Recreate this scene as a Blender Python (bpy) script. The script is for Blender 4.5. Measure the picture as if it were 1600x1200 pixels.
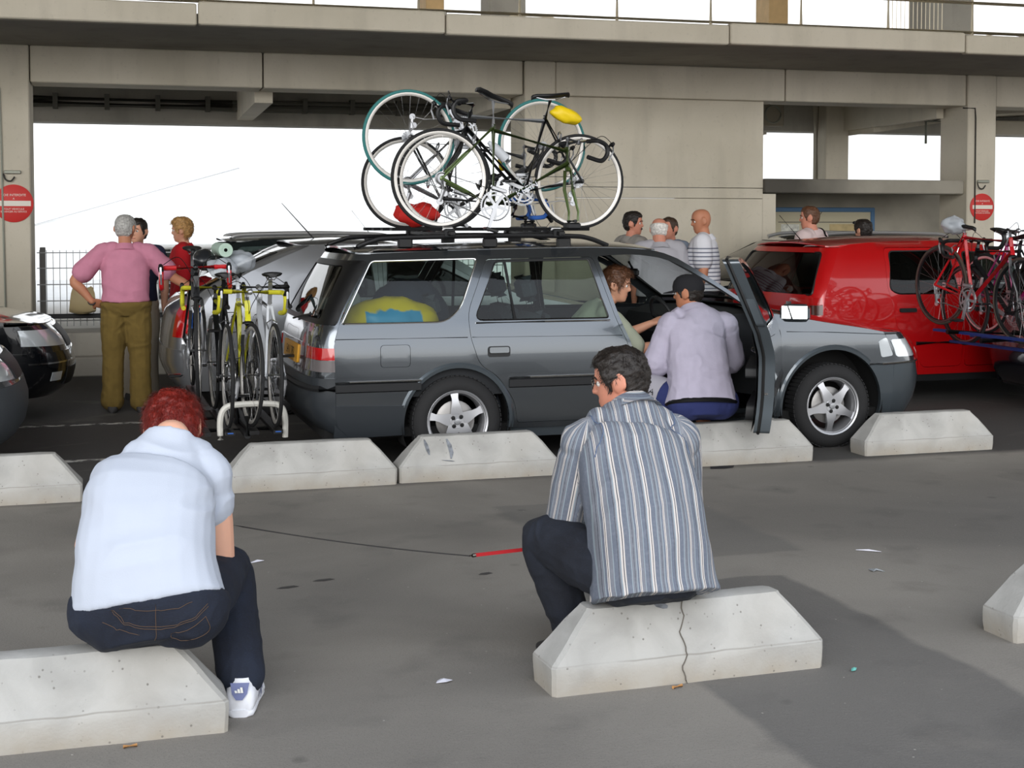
import bpy, bmesh, math, random
from mathutils import Vector, Matrix, noise, geometry
from math import sin, cos, pi, radians, sqrt, atan2
random.seed(7)
for o in list(bpy.data.objects): bpy.data.objects.remove(o)
S = bpy.context.scene
COL = S.collection
# ------------------------------------------------------------------ camera
CAM_F, CAM_H, CAM_YAW, CAM_PITCH, HORIZON = 2200.0, 1.55, 17.0, 2.5, 355.0
cam_d = bpy.data.cameras.new('camera'); cam = bpy.data.objects.new('camera', cam_d); COL.objects.link(cam)
cam.location = (0, 0, CAM_H)
cam.rotation_euler = (radians(90 - CAM_PITCH), 0, radians(-CAM_YAW))
cam_d.sensor_fit = 'HORIZONTAL'; cam_d.sensor_width = 36; cam_d.lens = 36 * CAM_F / 1600
cam_d.shift_y = -((600 - HORIZON) - CAM_F * math.tan(radians(CAM_PITCH))) / 1600
cam_d.clip_end = 500
S.camera = cam
# ------------------------------------------------------------------ light: bright overcast haze, soft sun behind the camera
W = bpy.data.worlds.new('sky'); S.world = W; W.use_nodes = True
nt = W.node_tree; nt.nodes.clear()
out = nt.nodes.new('ShaderNodeOutputWorld'); bg = nt.nodes.new('ShaderNodeBackground')
tc = nt.nodes.new('ShaderNodeTexCoord'); sx = nt.nodes.new('ShaderNodeSeparateXYZ'); rp = nt.nodes.new('ShaderNodeValToRGB')
nt.links.new(tc.outputs['Generated'], sx.inputs[0]); nt.links.new(sx.outputs['Z'], rp.inputs[0])
e = rp.color_ramp.elements
e[0].position = 0.0; e[0].color = (1.0, .985, .955, 1)
e[1].position = 0.9; e[1].color = (.72, .81, .96, 1)
m_ = e.new(0.22); m_.color = (.97, .98, 1.0, 1)
nt.links.new(rp.outputs[0], bg.inputs[0]); bg.inputs[1].default_value = 1.9
nt.links.new(bg.outputs[0], out.inputs[0])
sun_d = bpy.data.lights.new('sun', 'SUN'); sun_d.energy = 1.5; sun_d.angle = radians(40); sun_d.color = (1, .985, .96)
sun = bpy.data.objects.new('sun', sun_d); COL.objects.link(sun)
sun.rotation_euler = Vector((.38, .86, -.31)).to_track_quat('-Z', 'Y').to_euler()
vs = S.view_settings
vs.view_transform = 'Standard'; vs.look = 'None'; vs.exposure = 0.0; vs.gamma = 1.0; vs.use_curve_mapping = False
# ------------------------------------------------------------------ helpers
def lin(c):
    r = []
    for v in c[:3]:
        v = v / 255.0
        r.append(v / 12.92 if v <= .04045 else ((v + .055) / 1.055) ** 2.4)
    return (r[0], r[1], r[2], 1)
MATS = {}
def mat(name, col, rough=.6, metal=0.0, var=0.0, vscale=8.0, bump=0.0, bscale=60.0, coat=0.0, spec=.5, alpha=1.0, trans=0.0, flake=0, ior=1.45, stretch=None, var2=0.0, v2scale=.7):
    if name in MATS: return MATS[name]
    m = bpy.data.materials.new(name); m.use_nodes = True; n = m.node_tree; b = n.nodes['Principled BSDF']
    c = lin(col)
    b.inputs['Base Color'].default_value = c; b.inputs['Roughness'].default_value = rough
    b.inputs['Metallic'].default_value = metal; b.inputs['Specular IOR Level'].default_value = spec
    b.inputs['Coat Weight'].default_value = coat; b.inputs['Coat Roughness'].default_value = .04
    b.inputs['Alpha'].default_value = alpha; b.inputs['Transmission Weight'].default_value = trans; b.inputs['IOR'].default_value = ior
    if var or bump or var2:
        t = n.nodes.new('ShaderNodeTexCoord'); vec = t.outputs['Object']
        if stretch:
            mp = n.nodes.new('ShaderNodeMapping'); mp.inputs['Scale'].default_value = stretch
            n.links.new(vec, mp.inputs[0]); vec = mp.outputs[0]
        if var or var2:
            f1 = n.nodes.new('ShaderNodeTexNoise'); f1.inputs['Scale'].default_value = vscale; f1.inputs['Detail'].default_value = 5
            n.links.new(vec, f1.inputs['Vector'])
            r1 = n.nodes.new('ShaderNodeMapRange'); r1.inputs[1].default_value = .3; r1.inputs[2].default_value = .7
            r1.inputs[3].default_value = 1 - var; r1.inputs[4].default_value = 1 + var
            n.links.new(f1.outputs[0], r1.inputs[0]); val = r1.outputs[0]
            if var2:
                f2 = n.nodes.new('ShaderNodeTexNoise'); f2.inputs['Scale'].default_value = v2scale; f2.inputs['Detail'].default_value = 4
                n.links.new(vec, f2.inputs['Vector'])
                r2 = n.nodes.new('ShaderNodeMapRange'); r2.inputs[1].default_value = .3; r2.inputs[2].default_value = .7
                r2.inputs[3].default_value = 1 - var2; r2.inputs[4].default_value = 1 + var2
                n.links.new(f2.outputs[0], r2.inputs[0])
                mm = n.nodes.new('ShaderNodeMath'); mm.operation = 'MULTIPLY'
                n.links.new(val, mm.inputs[0]); n.links.new(r2.outputs[0], mm.inputs[1]); val = mm.outputs[0]
            vm = n.nodes.new('ShaderNodeVectorMath'); vm.operation = 'SCALE'; vm.inputs[0].default_value = c[:3]
            n.links.new(val, vm.inputs['Scale']); n.links.new(vm.outputs[0], b.inputs['Base Color'])
        if bump:
            f3 = n.nodes.new('ShaderNodeTexNoise'); f3.inputs['Scale'].default_value = bscale; f3.inputs['Detail'].default_value = 6
            n.links.new(vec, f3.inputs['Vector'])
            bp = n.nodes.new('ShaderNodeBump'); bp.inputs['Strength'].default_value = bump; bp.inputs['Distance'].default_value = .01
            n.links.new(f3.outputs[0], bp.inputs['Height']); n.links.new(bp.outputs[0], b.inputs['Normal'])
    MATS[name] = m
    return m
class NB:  # tiny node builder for the custom materials
    def __init__(self, name, rough=.8):
        self.m = bpy.data.materials.new(name); self.m.use_nodes = True; self.n = self.m.node_tree
        self.b = self.n.nodes['Principled BSDF']; self.b.inputs['Roughness'].default_value = rough
        MATS[name] = self.m
    def node(self, t, **k):
        q = self.n.nodes.new(t)
        for a, v in k.items(): setattr(q, a, v)
        return q
    def link(self, a, b): self.n.links.new(a, b)
    def obj(self): return self.node('ShaderNodeTexCoord').outputs['Object']
    def noise(self, vec, scale, detail=5, dist=0):
        q = self.node('ShaderNodeTexNoise'); q.inputs['Scale'].default_value = scale; q.inputs['Detail'].default_value = detail
        q.inputs['Distortion'].default_value = dist
        self.link(vec, q.inputs['Vector']); return q.outputs[0]
    def rng(self, v, a, b, c=0, d=1):
        q = self.node('ShaderNodeMapRange'); q.clamp = True
        for i, z in zip((1, 2, 3, 4), (a, b, c, d)): q.inputs[i].default_value = z
        self.link(v, q.inputs[0]); return q.outputs[0]
    def math(self, op, a, b=None):
        q = self.node('ShaderNodeMath', operation=op)
        for i, v in enumerate((a, b)):
            if v is None: continue
            if isinstance(v, (int, float)): q.inputs[i].default_value = v
            else: self.link(v, q.inputs[i])
        return q.outputs[0]
    def mix(self, fac, a, b):
        q = self.node('ShaderNodeMix', data_type='RGBA')
        if isinstance(fac, (int, float)): q.inputs[0].default_value = fac
        else: self.link(fac, q.inputs[0])
        for i, v in ((6, a), (7, b)):
            if isinstance(v, tuple): q.inputs[i].default_value = v
            else: self.link(v, q.inputs[i])
        return q.outputs[2]
    def xyz(self, vec):
        q = self.node('ShaderNodeSeparateXYZ'); self.link(vec, q.inputs[0]); return q.outputs
    def color(self, v): self.link(v, self.b.inputs['Base Color'])
    def bump(self, h, strength=.3, dist=.01):
        q = self.node('ShaderNodeBump'); q.inputs['Strength'].default_value = strength; q.inputs['Distance'].default_value = dist
        self.link(h, q.inputs['Height']); self.link(q.outputs[0], self.b.inputs['Normal'])

def tag(o, label=None, cat=None, group=None, kind=None):
    if label: o['label'] = label
    if cat: o['category'] = cat
    if group: o['group'] = group
    if kind: o['kind'] = kind
    return o
def empty(name, loc=(0, 0, 0), rz=0, label=None, cat=None, group=None):
    o = bpy.data.objects.new(name, None); COL.objects.link(o); o.empty_display_size = .2
    o.location = loc; o.rotation_euler = (0, 0, rz)
    return tag(o, label, cat, group)
def link_mesh(name, me, m, parent=None, loc=None, rz=None):
    o = bpy.data.objects.new(name, me); COL.objects.link(o)
    if m is not None and not me.materials: me.materials.append(MATS[m] if isinstance(m, str) else m)
    if parent is not None: o.parent = parent
    if loc is not None: o.location = loc
    if rz is not None: o.rotation_euler = (0, 0, rz)
    return o
def copy_tree(o, parent=None):
    c = o.copy(); COL.objects.link(c); c.parent = parent
    for ch in o.children: copy_tree(ch, c)
    return c
def frame(d, up=(0, 0, 1)):
    d = Vector(d).normalized(); up = Vector(up)
    if abs(d.dot(up)) > .97: up = Vector((1, 0, 0)) if abs(d.x) < .9 else Vector((0, 1, 0))
    x = d.cross(up).normalized(); y = x.cross(d).normalized()
    return x, y, d
def catmull(pts, n):
    P = [Vector(p) for p in pts]; P = [P[0] * 2 - P[1]] + P + [P[-1] * 2 - P[-2]]
    r = []
    for i in range(1, len(P) - 2):
        for k in range(n):
            t = k / n; a, b, c, d = P[i - 1], P[i], P[i + 1], P[i + 2]
            r.append(.5 * ((2 * b) + (c - a) * t + (2 * a - 5 * b + 4 * c - d) * t * t + (3 * b - a - 3 * c + d) * t ** 3))
    r.append(P[-2]); return r
class MB:
    def __init__(self): self.v = []; self.f = []; self.mi = []; self.cur = 0
    def add(self, v, f):
        b = len(self.v); self.v += [tuple(p) for p in v]; self.f += [tuple(i + b for i in q) for q in f]; self.mi += [self.cur] * len(f)
        return self
    def box(self, x0, x1, y0, y1, z0, z1, mtx=None):
        v = [(x, y, z) for z in (z0, z1) for y in (y0, y1) for x in (x0, x1)]
        if mtx is not None: v = [mtx @ Vector(p) for p in v]
        return self.add(v, [(0, 2, 3, 1), (4, 5, 7, 6), (0, 1, 5, 4), (2, 6, 7, 3), (0, 4, 6, 2), (1, 3, 7, 5)])
    def bbox(self, x0, x1, y0, y1, z0, z1, b=.01, mtx=None):  # box with chamfered vertical profile in all axes
        v = []; f = []
        for (z, q) in ((z0, b), (z0 + b, 0), (z1 - b, 0), (z1, b)):
            r = [(x0 + b + q, y0 + q), (x1 - b - q, y0 + q), (x1 - q, y0 + b + q), (x1 - q, y1 - b - q), (x1 - b - q, y1 - q), (x0 + b + q, y1 - q), (x0 + q, y1 - b - q), (x0 + q, y0 + b + q)]
            v += [(x, y, z) for x, y in r]
        for k in range(3):
            for i in range(8):
                j = (i + 1) % 8; f.append((k * 8 + i, k * 8 + j, k * 8 + 8 + j, k * 8 + 8 + i))
        f.append(tuple(range(7, -1, -1))); f.append(tuple(range(24, 32)))
        if mtx is not None: v = [mtx @ Vector(p) for p in v]
        return self.add(v, f)
    def tube(self, pts, r, n=8, closed=False, cap=True, rb=None):
        P = [Vector(p) for p in pts]; N = len(P); v = []; f = []
        R = r if isinstance(r, (list, tuple)) else [r] * N
        x = None
        for i, p in enumerate(P):
            if closed: d = P[(i + 1) % N] - P[i - 1]
            else: d = P[min(i + 1, N - 1)] - P[max(i - 1, 0)]
            d.normalize()
            if x is None: x, y, _ = frame(d)
            else:
                x = (x - d * x.dot(d)); x = x.normalized() if x.length > 1e-6 else frame(d)[0]; y = d.cross(x)
            yy = R[i] if rb is None else rb
            for k in range(n):
                a = 2 * pi * k / n; v.append(p + x * cos(a) * R[i] + y * sin(a) * yy)
        for i in range(N if closed else N - 1):
            for k in range(n):
                a, b = i * n + k, i * n + (k + 1) % n; j = ((i + 1) % N) * n
                f.append((a, b, j + (k + 1) % n, j + k))
        if not closed and cap:
            f.append(tuple(range(n - 1, -1, -1))); f.append(tuple((N - 1) * n + k for k in range(n)))
        return self.add(v, f)
    def cyl(self, a, b, r, n=12, r2=None): return self.tube([a, b], [r, r if r2 is None else r2], n)
    def torus(self, c, R, r, axis='y', n=40, m=8, rs=None):
        pts = []
        for i in range(n):
            a = 2 * pi * i / n
            q = {'y': (cos(a) * R, 0, sin(a) * R), 'x': (0, cos(a) * R, sin(a) * R), 'z': (cos(a) * R, sin(a) * R, 0)}[axis]
            pts.append(Vector(c) + Vector(q))
        return self.tube(pts, r, m, closed=True)
    def lathe(self, prof, c=(0, 0, 0), axis='y', n=32, a0=0, a1=2 * pi):
        v = []; f = []; full = abs(a1 - a0 - 2 * pi) < 1e-6; M = n if full else n + 1
        for (h, r) in prof:
            for k in range(M):
                a = a0 + (a1 - a0) * k / n
                q = {'y': (cos(a) * r, h, sin(a) * r), 'x': (h, cos(a) * r, sin(a) * r), 'z': (cos(a) * r, sin(a) * r, h)}[axis]
                v.append(Vector(c) + Vector(q))
        for i in range(len(prof) - 1):
            for k in range(n):
                a, b = i * M + k, i * M + (k + 1) % M
                f.append((a, b, b + M, a + M))
        return self.add(v, f)
    def prism(self, poly, h0, h1, fn):  # fn(a,b,h)->xyz
        n = len(poly); v = [fn(a, b, h0) for a, b in poly] + [fn(a, b, h1) for a, b in poly]
        f = [(i, (i + 1) % n, n + (i + 1) % n, n + i) for i in range(n)]
        f += [tuple(range(n - 1, -1, -1)), tuple(range(n, 2 * n))]
        return self.add(v, f)
    def sphere(self, c, r, n=12, m=8, mtx=None):
        rr = r if isinstance(r, (tuple, list)) else (r, r, r); v = []; f = []
        for i in range(m + 1):
            t = pi * i / m
            for k in range(n):
                a = 2 * pi * k / n; p = Vector((sin(t) * cos(a) * rr[0], sin(t) * sin(a) * rr[1], cos(t) * rr[2]))
                if mtx is not None: p = mtx @ p
                v.append(p + Vector(c))
        for i in range(m):
            for k in range(n): f.append((i * n + k, (i + 1) * n + k, (i + 1) * n + (k + 1) % n, i * n + (k + 1) % n))
        return self.add(v, f)
    def loft(self, rings, cap=True, closed=False):
        n = len(rings[0]); v = [p for r in rings for p in r]; f = []
        N = len(rings)
        for i in range(N if closed else N - 1):
            j = (i + 1) % N
            for k in range(n): f.append((i * n + k, i * n + (k + 1) % n, j * n + (k + 1) % n, j * n + k))
        if cap and not closed: f += [tuple(range(n - 1, -1, -1)), tuple((N - 1) * n + k for k in range(n))]
        return self.add(v, f)
    def mesh(self, name, mats=None, smooth=35, fix=True):
        me = bpy.data.meshes.new(name); me.from_pydata(self.v, [], self.f)
        if fix:
            bm = bmesh.new(); bm.from_mesh(me); bmesh.ops.remove_doubles(bm, verts=bm.verts, dist=1e-5)
            if not mats or len(mats) == 1: bmesh.ops.recalc_face_normals(bm, faces=bm.faces)
            bm.to_mesh(me); bm.free()
        if smooth:
            for p in me.polygons: p.use_smooth = True
            me.set_sharp_from_angle(angle=radians(smooth))
        return me
    def build(self, name, m, parent=None, smooth=35, loc=None, rz=None):
        return link_mesh(name, self.mesh(name, None, smooth), m, parent, loc, rz)
def text_mesh(s, size, extrude=.001):
    cu = bpy.data.curves.new('lettering', 'FONT'); cu.body = s; cu.size = size; cu.extrude = extrude; cu.align_x = 'CENTER'; cu.align_y = 'CENTER'
    o = bpy.data.objects.new('lettering', cu); COL.objects.link(o)
    me = bpy.data.meshes.new_from_object(o.evaluated_get(bpy.context.evaluated_depsgraph_get()))
    bpy.data.objects.remove(o); return me
# ------------------------------------------------------------------ ground
def floor_material():
    k = NB('asphalt', .82); P = k.obj(); x, y, z = k.xyz(P)
    big = k.noise(P, .55, 5, .6); mid = k.noise(P, 2.6, 6); fine = k.noise(P, 70, 4); sp = k.noise(P, 190, 2)
    base = k.mix(k.rng(big, .35, .65), lin((118, 114, 108)), lin((146, 141, 133)))
    # lengthwise strips: the darker patch to the right of the front kerb row
    wob = k.math('MULTIPLY', k.math('SUBTRACT', k.noise(P, 3.0, 4), .5), .12)
    xs = k.math('ADD', x, wob); ys = k.math('ADD', y, wob)
    def band(v, a, b, e=.012):
        return k.math('MULTIPLY', k.rng(v, a - e, a + e), k.rng(v, b - e, b + e, 1, 0))
    dark = k.math('MULTIPLY', band(xs, 1.99, 2.98, .02), band(ys, 2.0, 5.6))
    base = k.mix(k.math('MULTIPLY', dark, .62), base, lin((88, 87, 86)))
    dk2 = k.math('MULTIPLY', band(xs, 2.16, 3.3, .03), band(ys, 6.0, 7.45))
    base = k.mix(k.math('MULTIPLY', dk2, .45), base, lin((98, 97, 95)))
    dk3 = k.math('MULTIPLY', k.rng(xs, 3.5, 5.2), band(ys, 5.2, 7.0, .4))
    base = k.mix(k.math('MULTIPLY', dk3, .45), base, lin((98, 98, 98)))
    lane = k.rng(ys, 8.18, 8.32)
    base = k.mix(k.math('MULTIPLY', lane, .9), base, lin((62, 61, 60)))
    base = k.mix(k.rng(mid, .56, .75, 0, .4), base, lin((78, 76, 74)))
    base = k.mix(k.rng(k.noise(P, 1.3, 6, 1.5), .6, .72, 0, .35), base, lin((132, 127, 120)))
    # oil spots
    vo = k.node('ShaderNodeTexVoronoi'); vo.inputs['Scale'].default_value = 2.3; k.link(P, vo.inputs['Vector'])
    spot = k.rng(k.math('ADD', vo.outputs['Distance'], k.math('MULTIPLY', k.noise(P, 12, 3), .08)), .07, .12, 1, 0)
    base = k.mix(k.math('MULTIPLY', spot, .35), base, lin((45, 43, 42)))
    base = k.mix(k.rng(fine, .62, .8, 0, .35), base, lin((150, 147, 140)))
    base = k.mix(k.rng(sp, .3, .42, .35, 0), base, lin((50, 49, 48)))
    # scuffed white specks
    vs_ = k.node('ShaderNodeTexVoronoi'); vs_.inputs['Scale'].default_value = 9; k.link(P, vs_.inputs['Vector'])
    base = k.mix(k.rng(vs_.outputs['Distance'], .025, .04, .7, 0), base, lin((190, 186, 176)))
    k.color(base); k.bump(k.math('ADD', fine, k.math('MULTIPLY', sp, .6)), .35, .006)
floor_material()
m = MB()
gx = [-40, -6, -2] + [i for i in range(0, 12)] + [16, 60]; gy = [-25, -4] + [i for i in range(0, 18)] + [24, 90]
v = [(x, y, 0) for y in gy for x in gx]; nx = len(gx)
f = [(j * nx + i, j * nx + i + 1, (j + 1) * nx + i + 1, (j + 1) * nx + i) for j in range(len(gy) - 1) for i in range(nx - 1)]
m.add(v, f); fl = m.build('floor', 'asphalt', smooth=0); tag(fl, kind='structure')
# painted lane lines (worn)
def worn_paint():
    k = NB('worn_paint', .8); P = k.obj()
    k.color(k.mix(k.rng(k.noise(P, 14, 6), .42, .56), lin((70, 69, 68)), lin((196, 194, 188))))
worn_paint()
for i, (Y, x0, x1) in enumerate(((11.5, -1.6, .6), (9.72, -1.6, .55))):
    MB().box(x0, x1, Y - .035, Y + .035, .0005, .003).build('trim_%d' % (20 + i), 'worn_paint', smooth=0)
    tag(bpy.context.scene.objects['trim_%d' % (20 + i)], kind='structure')
# ------------------------------------------------------------------ building (frame turned 1.8 degrees from the lanes)
BR = radians(-1.8)
def conc(name, c1, c2, streak=.25):
    k = NB(name, .88); P = k.obj()
    mp = k.node('ShaderNodeMapping'); mp.inputs['Scale'].default_value = (2.2, 2.2, .35); k.link(P, mp.inputs[0])
    base = k.mix(k.rng(k.noise(P, 1.1, 6, .4), .35, .65), lin(c1), lin(c2))
    base = k.mix(k.rng(k.noise(mp.outputs[0], 1.6, 6), .52, .75, 0, streak), base, lin(tuple(x * .66 for x in c1)))
    base = k.mix(k.rng(k.noise(P, 26, 4), .6, .8, 0, .25), base, lin(tuple(x * .75 for x in c1)))
    k.color(base); k.bump(k.noise(P, 45, 5), .12, .01)
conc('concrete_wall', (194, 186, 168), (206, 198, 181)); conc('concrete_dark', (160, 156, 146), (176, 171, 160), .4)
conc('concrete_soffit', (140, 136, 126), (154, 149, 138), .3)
def bstruct(name, mb, m, smooth=0):
    o = mb.build(name, m, smooth=smooth, rz=BR); tag(o, kind='structure'); return o
VW = 15.4
# overhanging deck slab with fascia, drip joints
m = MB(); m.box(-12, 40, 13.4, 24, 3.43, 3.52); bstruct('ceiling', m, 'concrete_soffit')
for i, (a, b) in enumerate(((-12, .62), (.635, 2.95), (2.965, 5.9), (5.915, 8.62), (8.635, 40))):
    m = MB(); m.bbox(a, b, 13.3, 13.42, 3.40 + .008 * (i % 2), 3.60 + .02 * (i % 2), .012)
    bstruct('trim_%d' % (i + 1), m, 'concrete_wall')
# the upper roof high over the lanes, out of frame but shading them
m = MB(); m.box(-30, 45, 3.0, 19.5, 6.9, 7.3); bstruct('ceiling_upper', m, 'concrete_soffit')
# main beams between pillars, pillars
beams = ((-12, -1.39), (-.97, 1.405), (1.42, 4.32), (4.71, 7.565), (7.58, 10.02), (10.44, 40))
for i, (a, b) in enumerate(beams):
    m = MB(); m.bbox(a, b, VW + .03, VW + .5, 3.05, 3.43, .01); bstruct('trim_%d' % (i + 6), m, 'concrete_wall')
for i, (a, b) in enumerate(((-1.38, -.98), (4.335, 4.70), (10.03, 10.43))):
    m = MB(); m.bbox(a, b, VW, VW + .62, 0, 3.43, .012); bstruct('trim_%d' % (i + 12), m, 'concrete_wall')
for i, (a, b) in enumerate(((1.36, 1.56), (4.1, 4.3), (9.9, 10.0))):
    m = MB(); m.box(a, b, VW + .5, 19.0, 2.93, 3.43); bstruct('trim_%d' % (i + 15), m, 'concrete_wall')
# rear beam with the conduit run in front of it
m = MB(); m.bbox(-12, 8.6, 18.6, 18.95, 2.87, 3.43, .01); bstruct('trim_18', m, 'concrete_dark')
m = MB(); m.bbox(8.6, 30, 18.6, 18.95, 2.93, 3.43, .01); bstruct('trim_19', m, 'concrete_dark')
cr = empty('cable_conduit', (0, 0, 0), BR, 'dark cable pipes running along the beam above the wide left opening', 'pipe')
for k, (z, r) in enumerate(((3.16, .035), (3.09, .05))):
    MB().tube([(-1.3, 18.52, z), (1.3, 18.52, z - .01), (4.3, 18.52, z)], r, 8).build('pipe', mat('pipe_dark', (92, 90, 82), .7), cr)
for k in range(9):
    MB().box(-.9 + k * .62, -.84 + k * .62, 18.45, 18.6, 3.03, 3.22).build('bracket', 'pipe_dark', cr, 0)
# solid wall panel and its recess to the right
m = MB(); m.box(4.70, 7.33, VW + .12, VW + .38, 2.02, 3.05); bstruct('wall_back', m, 'concrete_wall')
m = MB(); m.box(4.70, 7.33, VW + .125, VW + .38, 1.895, 2.012); m.box(4.70, 7.33, VW + .12, VW + .38, 0, 1.887); bstruct('wall_back_lower', m, 'concrete_wall')
m = MB(); m.box(7.325, 7.5, VW + .12, 18.6, 0, 1.95); bstruct('wall_recess_side', m, 'concrete_wall')
def soot():
    k = NB('sooty_concrete', .9); P = k.obj(); x, y, z = k.xyz(P)
    n = k.noise(P, 2.4, 5)
    a = k.rng(k.math('ADD', x, k.math('MULTIPLY', n, .5)), 8.0, 8.95, 1, 0)
    b = k.rng(k.math('ADD', z, k.math('MULTIPLY', n, .3)), 1.75, 2.05)
    s = k.math('MULTIPLY', k.math('MAXIMUM', a, 0.0), k.rng(k.math('ADD', z, k.math('MULTIPLY', n, .3)), 1.5, 2.1, .45, 1))
    base = k.mix(k.rng(k.noise(P, 3, 5), .35, .65), lin((160, 155, 142)), lin((174, 168, 154)))
    base = k.mix(k.math('MULTIPLY', s, .85), base, lin((40, 37, 33)))
    base = k.mix(k.math('MULTIPLY', b, .25), base, lin((80, 76, 70)))
    k.color(base)
soot()
m = MB(); m.box(7.5, 10.8, 16.9, 17.1, 0, 2.02); bstruct('wall_recess', m, 'sooty_concrete')
m = MB(); m.bbox(7.33, 10.03, VW + .06, VW + .5, 1.96, 2.13, .012); bstruct('trim_30', m, 'sooty_concrete')
m = MB(); m.box(7.33, 10.4, VW + .5, 17.1, 2.02, 2.10); bstruct('trim_31', m, 'concrete_dark')
# columns and lintel seen through the high openings
m = MB(); m.bbox(9.62, 9.98, 18.3, 18.7, 0, 3.43, .01); bstruct('trim_32', m, 'concrete_wall')
m = MB(); m.box(8.75, 8.98, 18.9, 19.1, 2.9, 3.43); bstruct('trim_33', m, 'concrete_wall')
m = MB(); m.cyl((9.46, 18.3, 1.9), (9.46, 18.3, 3.43), .05, 10); o = m.build('downpipe', mat('pipe_grey', (176, 168, 150), .6), rz=BR)
tag(o, 'beige vertical drain pipe beside the column behind the high opening', 'pipe')
# sloping stair underside above the right openings
m = MB(); m.prism([(9.98, 2.86), (12.0, 3.16), (14.5, 3.3), (14.5, 3.43), (9.98, 3.43)], 17.6, 18.6, lambda a, b, h: (a, h, b)); bstruct('trim_34', m, 'concrete_wall')
m = MB(); m.bbox(12.3, 30, 18.2, 18.6, 2.92, 3.12, .01); bstruct('trim_35', m, 'concrete_wall')
# low ledge in the wide left opening
m = MB(); m.bbox(-.98, 4.34, VW + .05, VW + .75, 0, .44, .012); bstruct('trim_36', m, 'concrete_dark')
m = MB(); m.bbox(-.98, 4.34, VW - .2, VW + .05, 0, .2, .012); bstruct('trim_37', m, 'concrete_dark')
# quay beyond and a huge white hull moored behind
m = MB(); m.box(-30, 40, 16.2, 36, .0, .30); bstruct('quay', m, mat('quay_concrete', (205, 203, 198), .9, var=.06))
m = MB()
pr = [(-.6, 35), (2.6, 35.2), (6, 35.5), (12, 36.0), (14, 36.3)]
v = []; xs_ = [-60, -30, -14, -2, 10, 22, 40, 70]
for z, y in pr:
    for x in xs_: v.append((x, y, z))
n = len(xs_); f = [(j * n + i, j * n + i + 1, (j + 1) * n + i + 1, (j + 1) * n + i) for j in range(len(pr) - 1) for i in range(n - 1)]
m.add(v, f)
hull = m.build('ship_hull', mat('white_hull', (252, 252, 250), .9, spec=.1), smooth=60, rz=BR)
tag(hull, 'vast white ship side filling the wide left opening', 'ship')
rs = empty('hull_rail', (0, 0, 0), BR); rs.parent = None
bpy.data.objects.remove(rs)
MB().tube([(-4.6, 35.2, .9), (2.6, 34.9, 3.0), (9.5, 34.75, 5.4)], .035, 8).build('rub_rail', mat('hull_rail', (255, 255, 255), .4), hull)
# ------------------------------------------------------------------ concrete kerb blocks
def block_material():
    k = NB('block_concrete', .9); P = k.obj(); x, y, z = k.xyz(P)
    base = k.mix(k.rng(k.noise(P, 5, 6, .5), .35, .65), lin((158, 157, 153)), lin((180, 179, 175)))
    base = k.mix(k.rng(k.noise(P, 2.2, 5), .55, .72, 0, .35), base, lin((170, 166, 158)))
    base = k.mix(k.math('MULTIPLY', k.rng(z, .015, .10, 1, 0), k.rng(k.noise(P, 7, 4), .25, .6, .25, .8)), base, lin((162, 153, 138)))
    vo = k.node('ShaderNodeTexVoronoi'); vo.inputs['Scale'].default_value = 42; k.link(P, vo.inputs['Vector'])
    pit = k.math('MULTIPLY', k.rng(vo.outputs['Distance'], .10, .19, 1, 0), k.rng(k.noise(P, 14, 3), .5, .6))
    base = k.mix(k.math('MULTIPLY', pit, .75), base, lin((104, 100, 94)))
    seam = k.math('MULTIPLY', k.rng(k.math('ADD', z, k.math('MULTIPLY', k.noise(P, 6, 3), .012)), .1015, .1035), k.rng(k.math('ADD', z, k.math('MULTIPLY', k.noise(P, 6, 3), .012)), .1065, .1085, 1, 0))
    base = k.mix(k.math('MULTIPLY', seam, k.rng(k.noise(P, 3, 2), .4, .6, .1, .6)), base, lin((130, 126, 118)))
    k.color(base); k.bump(k.math('SUBTRACT', k.noise(P, 90, 5), k.math('MULTIPLY', pit, 1.5)), .28, .006)
block_material()
BL, BD, BH, BK = 1.02, .21, .272, .100
def block_mesh(seed, crack=False):
    rnd = random.Random(seed)
    # rings bottom -> top; each ring is a chamfered rectangle, subdivided along its length
    def ring(z, ix, iy, ch):
        x0, x1, y0, y1 = ix, BL - ix, iy, BD - iy
        pts = [(x0, y0 + ch), (x0 + ch, y0)]
        xs = [x0 + ch + (x1 - x0 - 2 * ch) * i / 10 for i in range(1, 10)]
        pts += [(x, y0) for x in xs] + [(x1 - ch, y0), (x1, y0 + ch), (x1, y1 - ch), (x1 - ch, y1)]
        pts += [(x, y1) for x in reversed(xs)] + [(x0 + ch, y1), (x0, y1 - ch)]
        return [Vector((x + rnd.uniform(-.0018, .0018), y + rnd.uniform(-.0018, .0018), z + rnd.uniform(-.0018, .0018) * (z > .01))) for x, y in pts]
    R = [ring(0, .004, .004, .012), ring(.035, .001, .001, .012), ring(.07, 0, 0, .012), ring(BK - .006, 0, 0, .012), ring(BK, .004, .003, .013),
         ring(BK + (BH - BK) * .33, .052, .020, .014), ring(BK + (BH - BK) * .66, .098, .036, .015), ring(BH - .012, .142, .053, .016), ring(BH - .003, .149, .058, .016), ring(BH, .160, .068, .012)]
    m = MB(); m.loft(R); return m.mesh('kerb_block', None, 28)
bm0 = [block_mesh(s) for s in (1, 2, 3)]
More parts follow.
